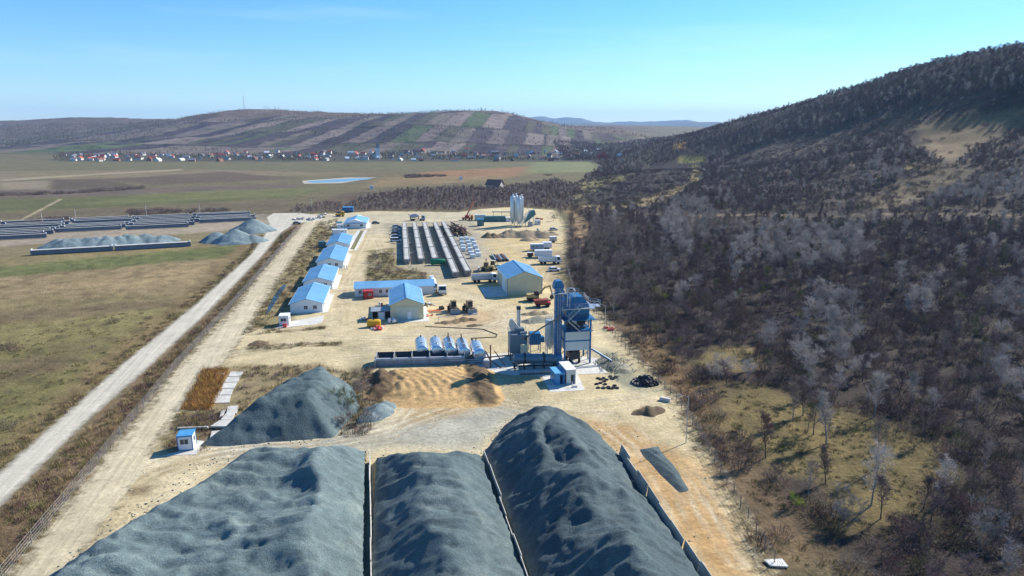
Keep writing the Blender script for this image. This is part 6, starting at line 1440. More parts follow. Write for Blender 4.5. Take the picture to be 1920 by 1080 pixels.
def scatter(name, label, meshes, pts, idx, scl):
    """one object of kind stuff: the far or uncountable growth, as instances on points"""
    c = bpy.data.collections.new(name + '_forms')
    for i, me in enumerate(meshes): c.objects.link(bpy.data.objects.new('%s_form_%02d' % (name, i), me))
    pm = bpy.data.meshes.new(name); n = len(pts); pm.vertices.add(n); pm.vertices.foreach_set('co', np.asarray(pts, dtype=np.float32).ravel())
    a = pm.attributes.new('idx', 'INT', 'POINT'); a.data.foreach_set('value', np.asarray(idx, dtype=np.int32))
    a = pm.attributes.new('scl', 'FLOAT', 'POINT'); a.data.foreach_set('value', np.asarray(scl, dtype=np.float32))
    rs = np.random.RandomState(n); a = pm.attributes.new('rot', 'FLOAT_VECTOR', 'POINT'); rv = np.zeros((n, 3), dtype=np.float32); rv[:, 2] = rs.uniform(0, 6.28, n); rv[:, 0] = rs.normal(0, .04, n); a.data.foreach_set('vector', rv.ravel())
    pm.update()
    g = bpy.data.node_groups.new(name, 'GeometryNodeTree'); g.interface.new_socket('Geometry', in_out='INPUT', socket_type='NodeSocketGeometry'); g.interface.new_socket('Geometry', in_out='OUTPUT', socket_type='NodeSocketGeometry')
    N = g.nodes; gi = N.new('NodeGroupInput'); go = N.new('NodeGroupOutput'); ci = N.new('GeometryNodeCollectionInfo'); ci.inputs['Collection'].default_value = c; ci.inputs['Separate Children'].default_value = True; ci.inputs['Reset Children'].default_value = True
    ip = N.new('GeometryNodeInstanceOnPoints'); ip.inputs['Pick Instance'].default_value = True
    def at(nm, ty): q = N.new('GeometryNodeInputNamedAttribute'); q.data_type = ty; q.inputs['Name'].default_value = nm; return [o for o in q.outputs if o.enabled][0]
    L = g.links; L.new(gi.outputs[0], ip.inputs['Points']); L.new(ci.outputs[0], ip.inputs['Instance']); L.new(at('idx', 'INT'), ip.inputs['Instance Index']); L.new(at('rot', 'FLOAT_VECTOR'), ip.inputs['Rotation']); L.new(at('scl', 'FLOAT'), ip.inputs['Scale']); L.new(ip.outputs[0], go.inputs[0])
    o = link(name, pm); md = o.modifiers.new('scatter', 'NODES'); md.node_group = g
    return tag(o, label, kind='stuff')
def proj(x, y, z):
    dz = z - CAM_H; dep = y * CP - dz * SP; up_ = y * SP + dz * CP; dep_s = np.maximum(dep, 1e-3)
    return 960 + FPX * x / dep_s, 540 - FPX * up_ / dep_s, dep
def inpx(px, py, poly): return inside(px, py, poly)
rs = np.random.RandomState(12)
def jgrid(x0, x1, y0, y1, sp):
    X, Y = np.meshgrid(np.arange(x0, x1, sp), np.arange(y0, y1, sp)); X = X.ravel() + rs.uniform(-.5, .5, X.size) * sp; Y = Y.ravel() + rs.uniform(-.5, .5, Y.size) * sp; return X, Y
CLEAR = [(1325, 735), (1420, 705), (1520, 750), (1650, 785), (1740, 830), (1780, 900), (1700, 970), (1590, 1000), (1530, 905), (1430, 890), (1360, 810)]
CLEAR2 = [(1280, 690), (1340, 645), (1425, 650), (1412, 705)]
STRIP = [(1110, 560), (1200, 610), (1330, 740), (1450, 900), (1640, 1090), (1440, 1090), (1300, 800), (1190, 690), (1105, 590)]
GRASS = [(1690, 243), (1920, 198), (2100, 175), (2100, 215), (1920, 240), (1886, 255), (1814, 286), (1786, 314), (1705, 274)]
SCRUB = [(1330, 325), (1440, 266), (1560, 240), (1719, 198), (1850, 176), (1960, 168), (1960, 200), (1695, 243), (1600, 266), (1500, 306), (1420, 330)]
SCRUB2 = [(1590, 392), (1670, 345), (1760, 318), (1850, 308), (1800, 352), (1690, 400)]
LANE = [(1170, 388), (1290, 399), (1700, 399), (1930, 399), (1930, 413), (1700, 414), (1290, 412), (1160, 404)]
LOW = [(1060, 345), (1110, 338), (1195, 325), (1270, 300), (1325, 290), (1320, 345), (1260, 378), (1200, 395), (1060, 405), (1050, 380)]
PALEG = [[(1370, 500), (1400, 455), (1500, 440), (1610, 450), (1625, 500), (1560, 520)], [(1490, 700), (1500, 590), (1560, 555), (1610, 620), (1590, 720)], [(1850, 640), (1870, 560), (1930, 540), (1930, 640)], [(1845, 760), (1870, 690), (1930, 680), (1930, 770)], [(1230, 470), (1260, 380), (1330, 385), (1350, 450), (1300, 480)], [(1330, 720), (1350, 640), (1410, 640), (1410, 720)], [(1590, 330), (1640, 310), (1700, 330), (1690, 350)], [(1730, 380), (1800, 340), (1930, 320), (1930, 385)], [(1680, 590), (1720, 540), (1760, 560), (1740, 610)]]
BEIGEG = [[(1065, 560), (1080, 430), (1190, 430), (1260, 500), (1240, 560), (1140, 580)], [(1260, 400), (1380, 420), (1400, 460), (1300, 470)]]
def tz_arr(x, y): return terrain(x, y)
tx = []; 
for (x0, x1, y0, y1, sp) in ((14, 330, 62, 420, 4.3), (14, 900, 420, 900, 3.7), (100, 1300, 900, 1900, 5.4)):
    X, Y = jgrid(x0, x1, y0, y1, sp); tx.append(np.stack([X, Y], -1))
tx = np.vstack(tx); X, Y = tx[:, 0], tx[:, 1]; Z = tz_arr(X, Y); PXx, PXy, dep = proj(X, Y, Z)
keep = (sdist(X, Y, PLAIN) < -1.5) & (PXx > 1020) & (PXx < 2150) & (PXy < 1230) & (dep > 40) & (Y < 1700)
dist_ = np.hypot(X, Y); rnd_ = rs.random_sample(len(X))
dens = np.where(dist_ < 430, .80, .9)
for pol, dn in ((CLEAR, .16), (CLEAR2, .06), (STRIP, .10), (GRASS, .015), (SCRUB, .34), (SCRUB2, .22), (LANE, .25), (LOW, .3), ([(1060, 392), (1082, 394), (1104, 425), (1096, 470), (1074, 462), (1078, 425)], .08)): dens = np.where(inpx(PXx, PXy, pol), dn, dens)
clump = sstep(.40, .52, fbm(X / 60, Y / 60, 3, 68)); MID = [(1300, 400), (1930, 400), (2100, 380), (2100, 190), (1920, 200), (1700, 245), (1560, 262), (1440, 285), (1330, 320)]; dens = np.where(inpx(PXx, PXy, MID), dens * (.34 + .66 * clump), dens)
gap = fbm(X / 22, Y / 22, 3, 66); dens = dens * np.where(gap < .36, .5, 1)
keep &= rnd_ < dens
X, Y, Z, PXx, PXy, dist_ = [q[keep] for q in (X, Y, Z, PXx, PXy, dist_)]
kind = np.array(['dark'] * len(X), dtype=object); hv2 = rs.random_sample(len(X))
kind[hv2 > .84] = 'red'; kind[(hv2 > .93)] = 'olive'; kind[(hv2 < .07)] = 'pale'; kind[(hv2 < .22) & (hv2 >= .07)] = 'beige'
for pol in PALEG: m_ = inpx(PXx, PXy, pol) & (rs.random_sample(len(X)) < .75); kind[m_] = 'pale'
for pol in BEIGEG: m_ = inpx(PXx, PXy, pol) & (rs.random_sample(len(X)) < .7); kind[m_] = 'beige'
scl = rs.uniform(.62, 1.0, len(X)) * np.where(dist_ > 560, .86, np.where(dist_ > 420, .7, .82)); scl = np.where(kind == 'pale', scl * 1.35, scl); scl = np.where(PXy > 640, scl * .85, scl); scl = np.where(inpx(PXx, PXy, CLEAR), scl * 1.25, scl)
form = np.where((PXy > 560) & (rs.random_sample(len(X)) < .5), rs.choice([4, 6], len(X)), rs.choice([0, 1, 2, 3, 4, 2, 6], len(X)))
form = np.where(inpx(PXx, PXy, CLEAR), rs.choice([3, 5, 1], len(X)), form)
small = np.zeros(len(X), bool)
for pol in (SCRUB, SCRUB2, LOW, GRASS): small |= inpx(PXx, PXy, pol)
scl = np.where(small, scl * .58, np.where(inpx(PXx, PXy, MID), scl * .88, scl)); form = np.where(small, rs.choice([4, 6], len(X)), form)
inview = (PXx > 1000) & (PXx < 1925) & (PXy < 1110)
size = scl / dist_; order = np.argsort(-np.where(inview, size, 0))
ind = order[:285]; ind = ind[inview[ind]]
isind = np.zeros(len(X), dtype=bool); isind[ind] = True
LAB = {'dark': 'dark brown tree', 'pale': 'pale grey tree', 'red': 'reddish brown tree', 'beige': 'bare beige tree', 'olive': 'olive tinged tree'}
def add_tree(x, y, z, kd, fm, sc, label, group='bare trees beyond the fence', cat='tree', name='bare_tree'):
    t = thing(name, label, cat, (x, y, z - .1), rs.uniform(0, 6.28), group); t.scale = (sc, sc, sc)
    a, b = KINDS[kd][fm]; link('trunk', a, None, t); link('crown', b, None, t); return t
for i in ind:
    px_, py_ = PXx[i], PXy[i]
    where = 'in the sunny clearing' if inpx(np.array([px_]), np.array([py_]), CLEAR)[0] else 'on the brushy strip beside the fence' if inpx(np.array([px_]), np.array([py_]), STRIP)[0] else 'below the sunny clearing' if py_ > 900 else 'beside the sunny clearing' if py_ > 700 else 'in the dark wood beyond the fence'
    if where.startswith('in the dark'): where = 'in the wood ' + ('behind the warehouse' if px_ < 1180 else 'behind the asphalt tower' if px_ < 1300 else 'above the small clearing' if px_ < 1430 else 'above the sunny clearing' if px_ < 1600 else 'on the upper slope side') + ('' if py_ > 560 else ', farther back')
    shp = {0: 'round crowned', 1: 'tall crowned', 2: 'wide crowned', 3: 'upright', 4: 'forked', 5: 'slender', 6: 'many stemmed'}[int(form[i])]
    add_tree(X[i], Y[i], Z[i], kind[i], int(form[i]), scl[i], ('small ' if scl[i] < .62 else 'large ' if scl[i] > .85 else '') + shp + ' ' + LAB[kind[i]] + ' ' + where)
order_k = ['dark', 'pale', 'red', 'beige', 'olive']; meshes = [joined(KINDS[k][f_], 'tree_form') for k in order_k for f_ in range(7)]
idx = np.array([order_k.index(k) * 7 + int(f_) for k, f_ in zip(kind, form)]); rest = ~isind
scatter('woodland', 'mass of bare trees covering the hillside beyond the fence', meshes, np.stack([X, Y, Z - .1], -1)[rest], idx[rest], scl[rest])
# undergrowth
Xb_, Yb_ = jgrid(14, 300, 60, 330, 2.5); Zb_ = tz_arr(Xb_, Yb_); bx, by, bd = proj(Xb_, Yb_, Zb_)
kp = (sdist(Xb_, Yb_, PLAIN) < -.2) & (bx > 1040) & (bx < 2100) & (by < 1250)
db = np.full(len(Xb_), .75)
for pol, dn in ((CLEAR, .05), (CLEAR2, .12), (STRIP, .62), (LANE, 0)): db = np.where(inpx(bx, by, pol), dn, db)
db = db * np.where(fbm(Xb_ / 9, Yb_ / 9, 3, 91) < .42, .25, 1)
kp &= rs.random_sample(len(Xb_)) < db
Xb_, Yb_, Zb_ = Xb_[kp], Yb_[kp], Zb_[kp]; hb = rs.random_sample(len(Xb_)) * .7 + fbm(Xb_ / 16, Yb_ / 16, 2, 97) * .6 - .15
Xc, Yc = jgrid(14, 800, 330, 820, 4.0); Zc = tz_arr(Xc, Yc); cx_, cy_, cd_ = proj(Xc, Yc, Zc); dc = np.full(len(Xc), .0)
for pol, dn in ((MID, .42), (LOW, .35), (SCRUB, .45), (SCRUB2, .3), (GRASS, .03)): dc = np.where(inpx(cx_, cy_, pol), dn, dc)
dc = dc * np.where(fbm(Xc / 25, Yc / 25, 3, 93) < .45, .35, 1); kc = (sdist(Xc, Yc, PLAIN) < -1) & (rs.random_sample(len(Xc)) < dc)
Xb_ = np.concatenate([Xb_, Xc[kc]]); Yb_ = np.concatenate([Yb_, Yc[kc]]); Zb_ = np.concatenate([Zb_, Zc[kc]]); hb = np.concatenate([hb, rs.random_sample(int(kc.sum())) * .9])
bk_order = ['dark', 'red', 'olive', 'beige']; bi = np.where(hb < .45, 0, np.where(hb < .65, 1, np.where(hb < .78, 2, 3))) * 3 + rs.randint(0, 3, len(Xb_))
scatter('undergrowth', 'low purple brown brush under the bare trees', [joined(BK[k][j], 'bush_form') for k in bk_order for j in range(3)], np.stack([Xb_, Yb_, Zb_], -1), bi, rs.uniform(.6, 1.15, len(Xb_)) * np.where(Yb_ > 330, 1.5, 1))
# belt of scrub behind the yard and hedges on the plain
BELT = [(655, 399), (700, 394), (860, 396), (905, 388), (955, 388), (1040, 394), (1062, 400), (1075, 372), (1090, 350), (1040, 338), (940, 354), (860, 352), (760, 358), (680, 372), (645, 384)]
bp = [BELT, [(540, 404), (570, 400), (640, 396), (640, 380), (560, 386)], [(225, 404), (300, 402), (345, 398), (330, 393), (240, 396)], [(350, 400), (430, 398), (430, 394), (352, 395)], [(40, 424), (130, 414), (130, 408), (60, 412)], [(757, 334), (835, 331), (835, 325), (760, 326)], [(1020, 330), (1080, 327), (1080, 321), (1030, 322)], [(0, 368), (130, 364), (270, 354), (270, 350), (130, 360), (0, 364)]]
Xh, Yh = jgrid(-420, 130, 300, 800, 2.7); Zh = tz_arr(Xh, Yh); hx, hy, hd = proj(Xh, Yh, Zh); kp = np.zeros(len(Xh), bool)
for k, pol in enumerate(bp): kp |= inpx(hx, hy, pol) & (rs.random_sample(len(Xh)) < (.75 if k == 0 else .5))
kp &= ~inside(Xh, Yh, YARD); hbush = np.zeros(len(Xh), bool)
for pol in bp[2:]: hbush |= inpx(hx, hy, pol)
kb = kp & hbush; kp &= ~hbush
scatter('hedge_bushes', 'dark bushes along the field edges behind the girder store', [joined(BK[k][j], 'bush_form') for k in ('dark', 'beige') for j in range(3)], np.stack([Xh[kb], Yh[kb], Zh[kb]], -1), rs.randint(0, 6, int(kb.sum())), rs.uniform(.8, 1.5, int(kb.sum())))
Xh, Yh, Zh, hy = Xh[kp], Yh[kp], Zh[kp], hy[kp]; hk = rs.choice([0, 0, 3, 3, 2, 1], len(Xh)); hf = rs.choice([4, 6, 0, 2], len(Xh))
scatter('scrub_belt', 'belt of bare scrub behind the yard', meshes, np.stack([Xh, Yh, Zh - .1], -1), hk * 7 + hf, rs.uniform(.28, .52, len(Xh)) * np.where(hy < 380, 1, .85))
# hedges and copses on the slopes across the valley and about the village
Xv, Yv = jgrid(-2300, 420, 1180, 2600, 15.0); Xq, Yq = jgrid(-900, 260, 1190, 1440, 8.5); Xv = np.concatenate([Xv, Xq]); Yv = np.concatenate([Yv, Yq]); Zv = tz_arr(Xv, Yv); vx, vy, vd = proj(Xv, Yv, Zv)
n1_ = fbm(Xv / 130, Yv / 60, 4, 101); hedge = (n1_ > .60) & (Yv > 1500)
vill = (Yv > 1190) & (Yv < 1420) & (vx > 100) & (vx < 1180) & (fbm(Xv / 60, Yv / 40, 3, 104) > .47 + .1 * (Yv < 1230))
crest = (Yv > 2080) & (Yv < 2330) & (fbm(Xv / 80, Yv / 80, 3, 107) > .55)
leftw = (vx < 330) & (Yv > 1700) & (fbm(Xv / 170, Yv / 120, 3, 109) > .5)
kv = (hedge | vill | crest | leftw) & (vx > -100) & (vx < 1260) & (rs.random_sample(len(Xv)) < .8)
Xv, Yv, Zv = Xv[kv], Yv[kv], Zv[kv]
scv = np.where(Yv < 1440, rs.uniform(.45, .8, len(Xv)), rs.uniform(.45, .9, len(Xv)))
scatter('far_hedges', 'dark hedges and copses on the far slopes and round the village', meshes[:7] + meshes[28:35], np.stack([Xv, Yv, Zv - .3], -1), rs.randint(0, 14, len(Xv)), scv)
# single bushes
def add_bush(px, py, kd, sc, label, j=0, group=None, cat='bush', z=None, tree=None):
    p = RT(px, py)
    if tree is not None: return add_tree(p.x, p.y, p.z, kd, tree, sc, label, group, cat, 'bush')
    t = thing('bush', label, cat, tuple(p), rs.uniform(0, 6), group); t.scale = (sc, sc, sc); a, b = BK[kd][j]; link('stems', a, None, t); link('twigs', b, None, t); return t
for q in [(660, 775, 'olive', .85, 'large budding shrub on the bank beside the domed gravel pile', 4), (676, 745, 'beige', .8, 'bare beige shrub behind the budding shrub', 6), (690, 720, 'dark', .6, 'dark bare shrub at the end of the feed bins', 6), (650, 800, 'dark', .6, 'low dark shrub at the foot of the domed gravel pile', 6), (683, 790, 'beige', .5, 'low beige shrub beside the pale gravel mound', 4),
          (703, 492, 'beige', .8, 'bare round bush beside the box girders', 6), (718, 497, 'olive', .7, 'second bare bush beside the box girders', 4), (706, 512, 'beige', .6, 'bare bush behind the west end of the long building', 4), (725, 520, 'dark', .6, 'dark bush behind the long building roof', 6), (748, 515, 'beige', .65, 'bare bush behind the middle of the long building', 6), (775, 518, 'beige', .55, 'bare bush behind the east end of the long building', 4), (792, 522, 'dark', .45, 'small dark bush at the east corner of the planted yard', 6),
          (1237, 562, 'yellow', .62, 'bright yellow green willow in the dark wood', 4), (1247, 563, 'yellow', .5, 'second yellow green willow beside the brightest one', 6), (1272, 648, 'yellow', .42, 'yellow green bush beside the small clearing', 6), (1500, 955, 'yellow', .42, 'yellow green bush below the sunny clearing', 4), (1385, 812, 'olive', .4, 'budding bush at the edge of the sunny clearing', 6), (1040, 415, 'olive', .8, 'pale budding tree beside the concrete plant', 4), (1052, 408, 'beige', .8, 'bare tree beside the concrete plant bank', 2), (560, 398, 'dark', .6, 'dark bush beside the road bend', 6)]:
    add_bush(q[0], q[1], q[2], q[3], q[4], tree=q[5], group='single shrubs about the site')
for q in [(213, 606, 'dark', 1.0, 'dark bush alone on the meadow beside the road'), (278, 600, 'red', .7, 'smaller bush near the road on the meadow'), (176, 652, 'dark', .6, 'small dark bush in the middle of the meadow'), (12, 656, 'dark', 1.3, 'wide dark bush at the meadow edge'), (30, 660, 'red', .9, 'reddish bush beside the wide dark one'), (12, 805, 'dark', .9, 'dark bush on the near meadow'), (265, 608, 'dark', .5, 'tiny bush beside the road verge'), (165, 415, 'dark', 1.6, 'round dark bush behind the girders'), (1210, 770, 'dark', .5, 'dry brush on the dark earth heap')]:
    add_bush(q[0], q[1], q[2], q[3], q[4], j=rs.randint(0, 3), group='single shrubs about the site')
# dry weeds on verges, garden, ditch strip
def weeds(name, label, polys, sp, mats_, smin_, smax_, forms=(0, 1, 2), noise_cut=.0):
    P = []; 
    for poly, dn in polys:
        A = np.array(poly); Xw, Yw = jgrid(A[:, 0].min(), A[:, 0].max(), A[:, 1].min(), A[:, 1].max(), sp); k = inside(Xw, Yw, poly) & (rs.random_sample(len(Xw)) < dn) & (fbm(Xw / 4, Yw / 4, 3, 131) > noise_cut) & (Yw > 50); P.append(np.stack([Xw[k], Yw[k], tz_arr(Xw[k], Yw[k])], -1))
    P = np.vstack(P); ms = []
    for m in mats_:
        for f_ in forms: ms.append(with_mat(TUFT[f_], m, 'tuft'))
    scatter(name, label, ms, P, rs.randint(0, len(ms), len(P)), rs.uniform(smin_, smax_, len(P)))
VERGE_R = PX((555, 425), (500, 500), (430, 580), (330, 690), (200, 850), (60, 1020), (-60, 1170), (-200, 1170), (5, 958), (275, 703), (392, 592), (492, 488), (528, 440))
weeds('dry_weeds', 'dry weeds along the road verges and ditch', [(VERGE_R, .8), (PX((500, 430), (470, 476), (364, 572), (234, 678), (128, 771), (0, 884), (0, 850), (110, 765), (222, 670), (350, 566), (455, 476)), .55), (PX((560, 470), (595, 420), (635, 410), (620, 450), (590, 480), (545, 590), (525, 620), (455, 628), (482, 592)), .35), (PX((520, 622), (608, 613), (612, 618), (470, 628)), .8), (PX((640, 641), (560, 644), (465, 652), (458, 660), (560, 652), (640, 648)), .6), (PX((690, 480), (735, 470), (745, 505), (800, 512), (800, 528), (685, 530)), .5)], .85, [DRYM, DRYM, DRYG, TWIG_R], .7, 1.5, noise_cut=.36)
weeds('garden_weeds', 'rough weeds among the discarded slabs', [(PX((300, 850), (335, 775), (400, 770), (440, 775), (390, 810), (380, 850)), .9), (PX((400, 690), (450, 685), (600, 686), (640, 700), (560, 715), (470, 775), (440, 770), (455, 700)), .45), (PX((640, 700), (700, 690), (725, 750), (700, 810), (640, 825)), .7)], .8, [DRYM, DRYG, TWIG_R, TWIG_D], .7, 1.6, noise_cut=.35)
weeds('reeds', 'patch of orange reeds beside the dirt track', [(PX((342, 768), (383, 695), (425, 694), (405, 745), (390, 768)), .95)], .5, [REED], 1.0, 1.7, (0, 1))
weeds('meadow_grass', 'tussocks of dry grass on the near meadow', [(PX((-60, 1000), (0, 880), (225, 682), (330, 580), (200, 590), (0, 640), (-150, 760)), .3), (PX((1320, 735), (1420, 705), (1520, 750), (1650, 785), (1740, 830), (1780, 900), (1700, 970), (1590, 1000), (1530, 905), (1430, 890), (1360, 810)), .5), (PX((1120, 590), (1195, 690), (1270, 790), (1310, 860), (1400, 1000), (1460, 1090), (1620, 1090), (1450, 900), (1330, 740), (1210, 610)), .5)], 1.0, [DRYG, DRYM], .5, 1.2, (0, 2), .5)

# stones rolled to the foot of the stockpiles and loose rubble on the yard
def rock(seed, m):
    r = random.Random(seed); bm = bmesh.new(); bmesh.ops.create_icosphere(bm, subdivisions=1, radius=.5)
    for v in bm.verts: v.co *= r.uniform(.7, 1.2)
    me = bpy.data.meshes.new('stone'); bm.to_mesh(me); bm.free(); me.materials.append(m); return me
RK = [rock(i, m) for i, m in enumerate((GRAVEL_B, GRAVEL_C, GRAVEL_A, CONC, SOIL))]
FEET = [[(-47, 99), (-23, 101.5)], [(-47, 99), (-53, 70), (-60, 50)], [(-21, 99.5), (-5.2, 100)], [(-5, 100), (-1, 113), (7, 116), (14, 110), (17.5, 99)], [(-50.5, 104), (-40, 105), (-29.5, 107), (-28, 118), (-31, 131)], [(-50.5, 104), (-46, 126)]]
rp = []; ri = []; rsz = []
for ft in FEET:
    L_ = [math.hypot(b[0] - a[0], b[1] - a[1]) for a, b in zip(ft, ft[1:])]
    for k in range(int(sum(L_) * 9)):
        i = rs.choice(len(L_), p=np.array(L_) / sum(L_)); t_ = rs.random_sample(); a, b = ft[i], ft[i + 1]; d_ = rs.normal(0, 1.0)
        nx, ny = -(b[1] - a[1]) / L_[i], (b[0] - a[0]) / L_[i]; x = a[0] + (b[0] - a[0]) * t_ + nx * d_; y = a[1] + (b[1] - a[1]) * t_ + ny * d_
        rp.append((x, y, .05)); ri.append(rs.randint(0, 3)); rsz.append(.07 + .3 * rs.random_sample() ** 3)
YP = np.array(YARD)
for k in range(2600):
    x = rs.uniform(-60, 40); y = rs.uniform(66, 330); rp.append((x, y, .06)); ri.append(rs.randint(3, 5)); rsz.append(.06 + .3 * rs.random_sample() ** 4)
rp = np.array(rp); ok = inside(rp[:, 0], rp[:, 1], YARD)
scatter('rubble', 'loose stones at the feet of the stockpiles and about the yard', RK, rp[ok], np.array(ri)[ok], np.array(rsz)[ok])
# ------------------------------------------------------------------ village across the plain
ROOFS = {'red': mat('bright_red_tiles', (.40, .085, .065), .8, 0, .2, 1, rnd=.2), 'brown': mat('weathered_brown_tiles', (.20, .10, .075), .85, 0, .2, 1, rnd=.2), 'grey': mat('grey_roofing', (.26, .26, .28), .8, 0, .2, 1, rnd=.2), 'white': mat('white_sheet_roof', (.7, .72, .74), .5)}
HW = mat('village_render', (.62, .59, .53), .85, 0, .12, .5, rnd=.15); HB = mat('village_brick', (.33, .17, .12), .85, 0, .15, 1)
def house_meshes(w, l, e, r, nm):
    m = MB().prism([(-w / 2, -2), (w / 2, -2), (w / 2, e), (0, r - .1), (-w / 2, e)], -l / 2, l / 2)
    me = bpy.data.meshes.new('wall'); me.from_pydata(m.v, [], m.f)
    rf = MB(); o = .5; sl = (r - e) / (w / 2)
    for s in (-1, 1): rf.prism([(s * (w / 2 + o), e - o * sl), (0, r), (0, r + .25), (s * (w / 2 + o), e - o * sl + .25)], -l / 2 - o, l / 2 + o)
    rf.box(w * .12, w * .12 + .8, -.4, .4, r - 1.2, r + 1.1)
    rm = bpy.data.meshes.new('roof'); rm.from_pydata(rf.v, [], rf.f)
    wn_ = MB()
    for x in (-w * .25, w * .25): wn_.box(x - .6, x + .6, -l / 2 - .06, -l / 2 + .02, .9, 2.3)
    for y in (-l * .28, 0, l * .28): wn_.box(w / 2 - .02, w / 2 + .06, y - .6, y + .6, .9, 2.3); wn_.box(-w / 2 - .06, -w / 2 + .02, y - .6, y + .6, .9, 2.3)
    wi = bpy.data.meshes.new('window'); wi.from_pydata(wn_.v, [], wn_.f)
    for q in (me, rm, wi):
        bm = bmesh.new(); bm.from_mesh(q); bmesh.ops.recalc_face_normals(bm, faces=bm.faces); bm.to_mesh(q); bm.free(); q.update()
    return me, rm, wi
HS = [house_meshes(8, 12, 3.2, 6.4, 'a'), house_meshes(9, 10, 5.0, 8.6, 'b'), house_meshes(7, 16, 3.0, 5.6, 'c')]
HV = {}
for i, (a, b, c) in enumerate(HS):
    for wk, wm_ in (('w', HW), ('b', HB)):
        for rk, rm_ in ROOFS.items():
            HV[i, wk, rk] = (with_mat(a, wm_, 'wall'), with_mat(b, rm_, 'roof'), with_mat(c, GLASS, 'window'))
rv = random.Random(9); placed = []
def village(n, x0, x1, y0, y1, wts):
    k = 0; tries = 0
    while k < n and tries < 4000:
        tries += 1; px = rv.uniform(x0, x1); py = rv.uniform(y0, y1); p = RT(px, py)
        if p.y > 1640 or p.y < 1000 or any((p.x - q[0]) ** 2 + (p.y - q[1]) ** 2 < 15 ** 2 for q in placed): continue
        placed.append((p.x, p.y)); k += 1; rk = rv.choices(['red', 'brown', 'grey', 'white'], wts)[0]; wk = 'w' if rv.random() < .85 else 'b'; f_ = rv.randrange(3)
        zone = 'western outskirts of the village' if px < 220 else 'west end of the village' if px < 420 else 'western half of the village' if px < 580 else 'village before the church' if px < 700 else 'village centre beside the church' if px < 800 else 'eastern half of the village' if px < 950 else 'east end of the village'
        sc_ = rv.uniform(.65, .9)
        t = thing('village_house', ['low', 'tall', 'long'][f_] + ' %s house with %s roof in the far %s' % ('pale' if wk == 'w' else 'brick', {'red': 'red tiled', 'brown': 'brown tiled', 'grey': 'grey', 'white': 'white sheet'}[rk], zone), 'house', (p.x, p.y, p.z), rv.choice([0, 1.57]) + rv.gauss(.1, .25), 'houses of the far village')
        t.scale = (sc_, sc_, sc_)
        for nm, me in zip(('wall', 'roof'), HV[f_, wk, rk][:2]): link(nm, me, None, t)
village(46, 120, 420, 291, 303, (2, 4, 3, 1)); village(52, 420, 760, 286, 302, (1.3, 4, 3, 1.2)); village(66, 760, 1165, 283, 303, (1, 5, 4, 1.2)); village(8, 165, 205, 296, 302, (1, 0, 0, 0)); village(6, 585, 605, 290, 299, (1, 0, 0, 0))
p = RT(708, 298); t = thing('church', 'white village church with slim pointed tower', 'church', tuple(p), R(20))
MB().prism([(-6, -1), (6, -1), (6, 8), (0, 13), (-6, 8)], 0, 22).build('nave', HW, t); MB().box(-3, 3, -5.9, -.05, -1, 20).build('tower', WHITE, t)
MB().add([(-3.3, -6.2, 20), (3.3, -6.2, 20), (3.3, .2, 20), (-3.3, .2, 20), (0, -3, 32)], [(0, 1, 4), (1, 2, 4), (2, 3, 4), (3, 0, 4), (3, 2, 1, 0)]).build('spire', ROOFS['grey'], t)
MB().prism([(-6.6, 7.6), (0, 13.1), (0, 13.5), (-6.6, 8)], -.02, 22.4).prism([(6.6, 8), (0, 13.5), (0, 13.1), (6.6, 7.6)], -.02, 22.4).build('roof', ROOFS['brown'], t)
p = RT(1131, 304); t = thing('red_house', 'tall red building at the foot of the wooded slope', 'house', tuple(p), R(10))
MB().prism([(-7, -2), (7, -2), (7, 11), (0, 16), (-7, 11)], 0, 14).build('wall', mat('red_render', (.36, .09, .075), .8), t); MB().prism([(-8, 10.4), (0, 16.1), (0, 16.6), (-8, 10.9)], -1, 15).prism([(8, 10.9), (0, 16.6), (0, 16.1), (8, 10.4)], -1, 15).build('roof', ROOFS['red'], t)
for x in (-4, 0, 4):
    for z in (1.5, 5, 8.2): MB().box(x - .8, x + .8, -.08, .02, z, z + 1.6).build('window', GLASS, t)
p = RT(928, 353); t = thing('farmhouse', 'brown roofed farmhouse in the scrub behind the yard', 'house', tuple(p), R(62))
MB().prism([(-4, -1), (4, -1), (4, 3.6), (0, 7.3), (-4, 3.6)], -7, 7).build('wall', HW, t); MB().prism([(-4.8, 2.9), (0, 7.4), (0, 7.8), (-4.8, 3.3)], -7.6, 7.6).prism([(4.8, 3.3), (0, 7.8), (0, 7.4), (4.8, 2.9)], -7.6, 7.6).build('roof', ROOFS['brown'], t)
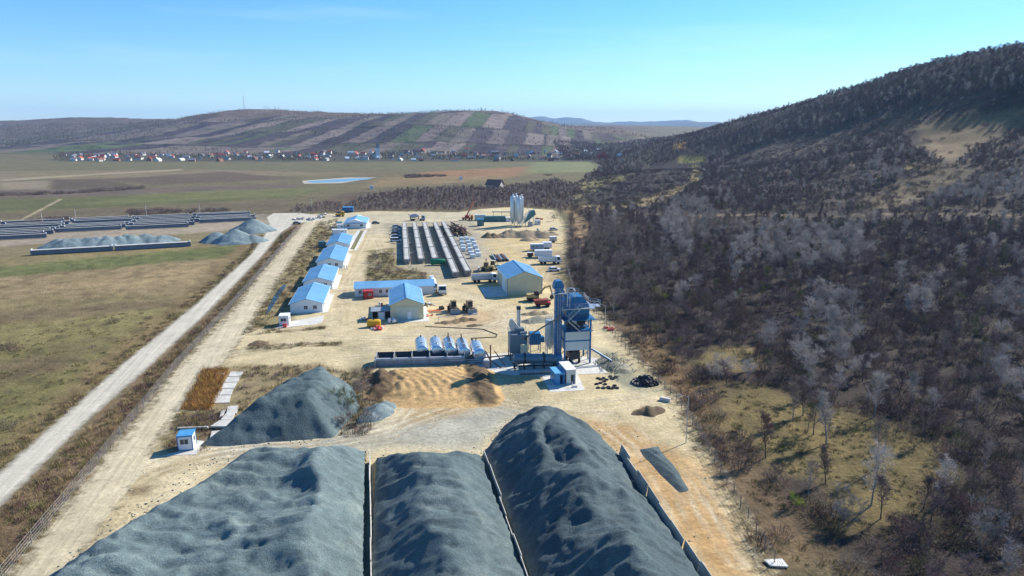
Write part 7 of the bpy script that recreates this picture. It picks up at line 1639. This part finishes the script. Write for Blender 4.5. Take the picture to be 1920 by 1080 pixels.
for y in (-4, 0, 4): MB().box(3.98, 4.06, y - .7, y + .7, .9, 2.4).build('window', GLASS, t)
for k, (px, py) in enumerate([(864, 337), (697, 355)]):
    p = RT(px, py); t = thing('field_hut', ['small white hut on the reed field', 'small white hut on the plain before the scrub belt'][k], 'hut', tuple(p), .3); MB().box(-1.6, 1.6, -1.4, 1.4, 0, 2.6).build('wall', WHITE, t); MB().prism([(-1.9, 2.5), (1.9, 2.5), (0, 3.6)], -1.7, 1.7).build('roof', WHITE, t)
# masts on the crest
for k, (px, py, h) in enumerate([(458, 204, 46), (500, 209, 22)]):
    p = RT(px, py + 3); t = thing('radio_mast', ['tall lattice radio mast on the far crest', 'shorter mast on the far crest beside the tall one'][k], 'mast', tuple(p), .4)
    m = MB(); s = 1.6
    for (a, b) in ((-s, -s), (s, -s), (s, s), (-s, s)): MB().tube((a, b, -2), (a * .3, b * .3, h), .28, .2, n=5).build('leg', GREYP, t)
    for i in range(9):
        z = h * i / 9; f0 = 1 - .7 * i / 9; f1 = 1 - .7 * (i + 1) / 9; MB().tube((-s * f0, -s * f0, z), (s * f1, -s * f1, z + h / 9), .14, n=4).build('brace', GREYP, t); MB().tube((s * f0, -s * f0, z), (s * f0, s * f0, z), .14, n=4).build('brace', GREYP, t)
    MB().tube((0, 0, h), (0, 0, h * 1.12), .12, n=5).build('antenna', GREYP, t)
p = RT(902, 209); add_tree(p.x, p.y, p.z, 'dark', 0, 1.5, 'lone tree on the second crest of the far ridge', None, 'tree', 'lone_tree')
# ------------------------------------------------------------------ the air
hz = MB().box(-9500, 13000, -400, 17000, -120, 480).build('haze', None)
hm_, hnt, hbs = newmat('haze_air'); hnt.nodes.remove(hbs); pv = hnt.nodes.new('ShaderNodeVolumePrincipled')
pv.inputs['Color'].default_value = (.42, .64, 1.0, 1); pv.inputs['Density'].default_value = 6.5e-5; pv.inputs['Anisotropy'].default_value = 0.0
hnt.links.new(pv.outputs[0], hnt.nodes['Material Output'].inputs['Volume']); hz.data.materials.append(hm_); tag(hz, 'thin blue haze over the valley', kind='stuff')
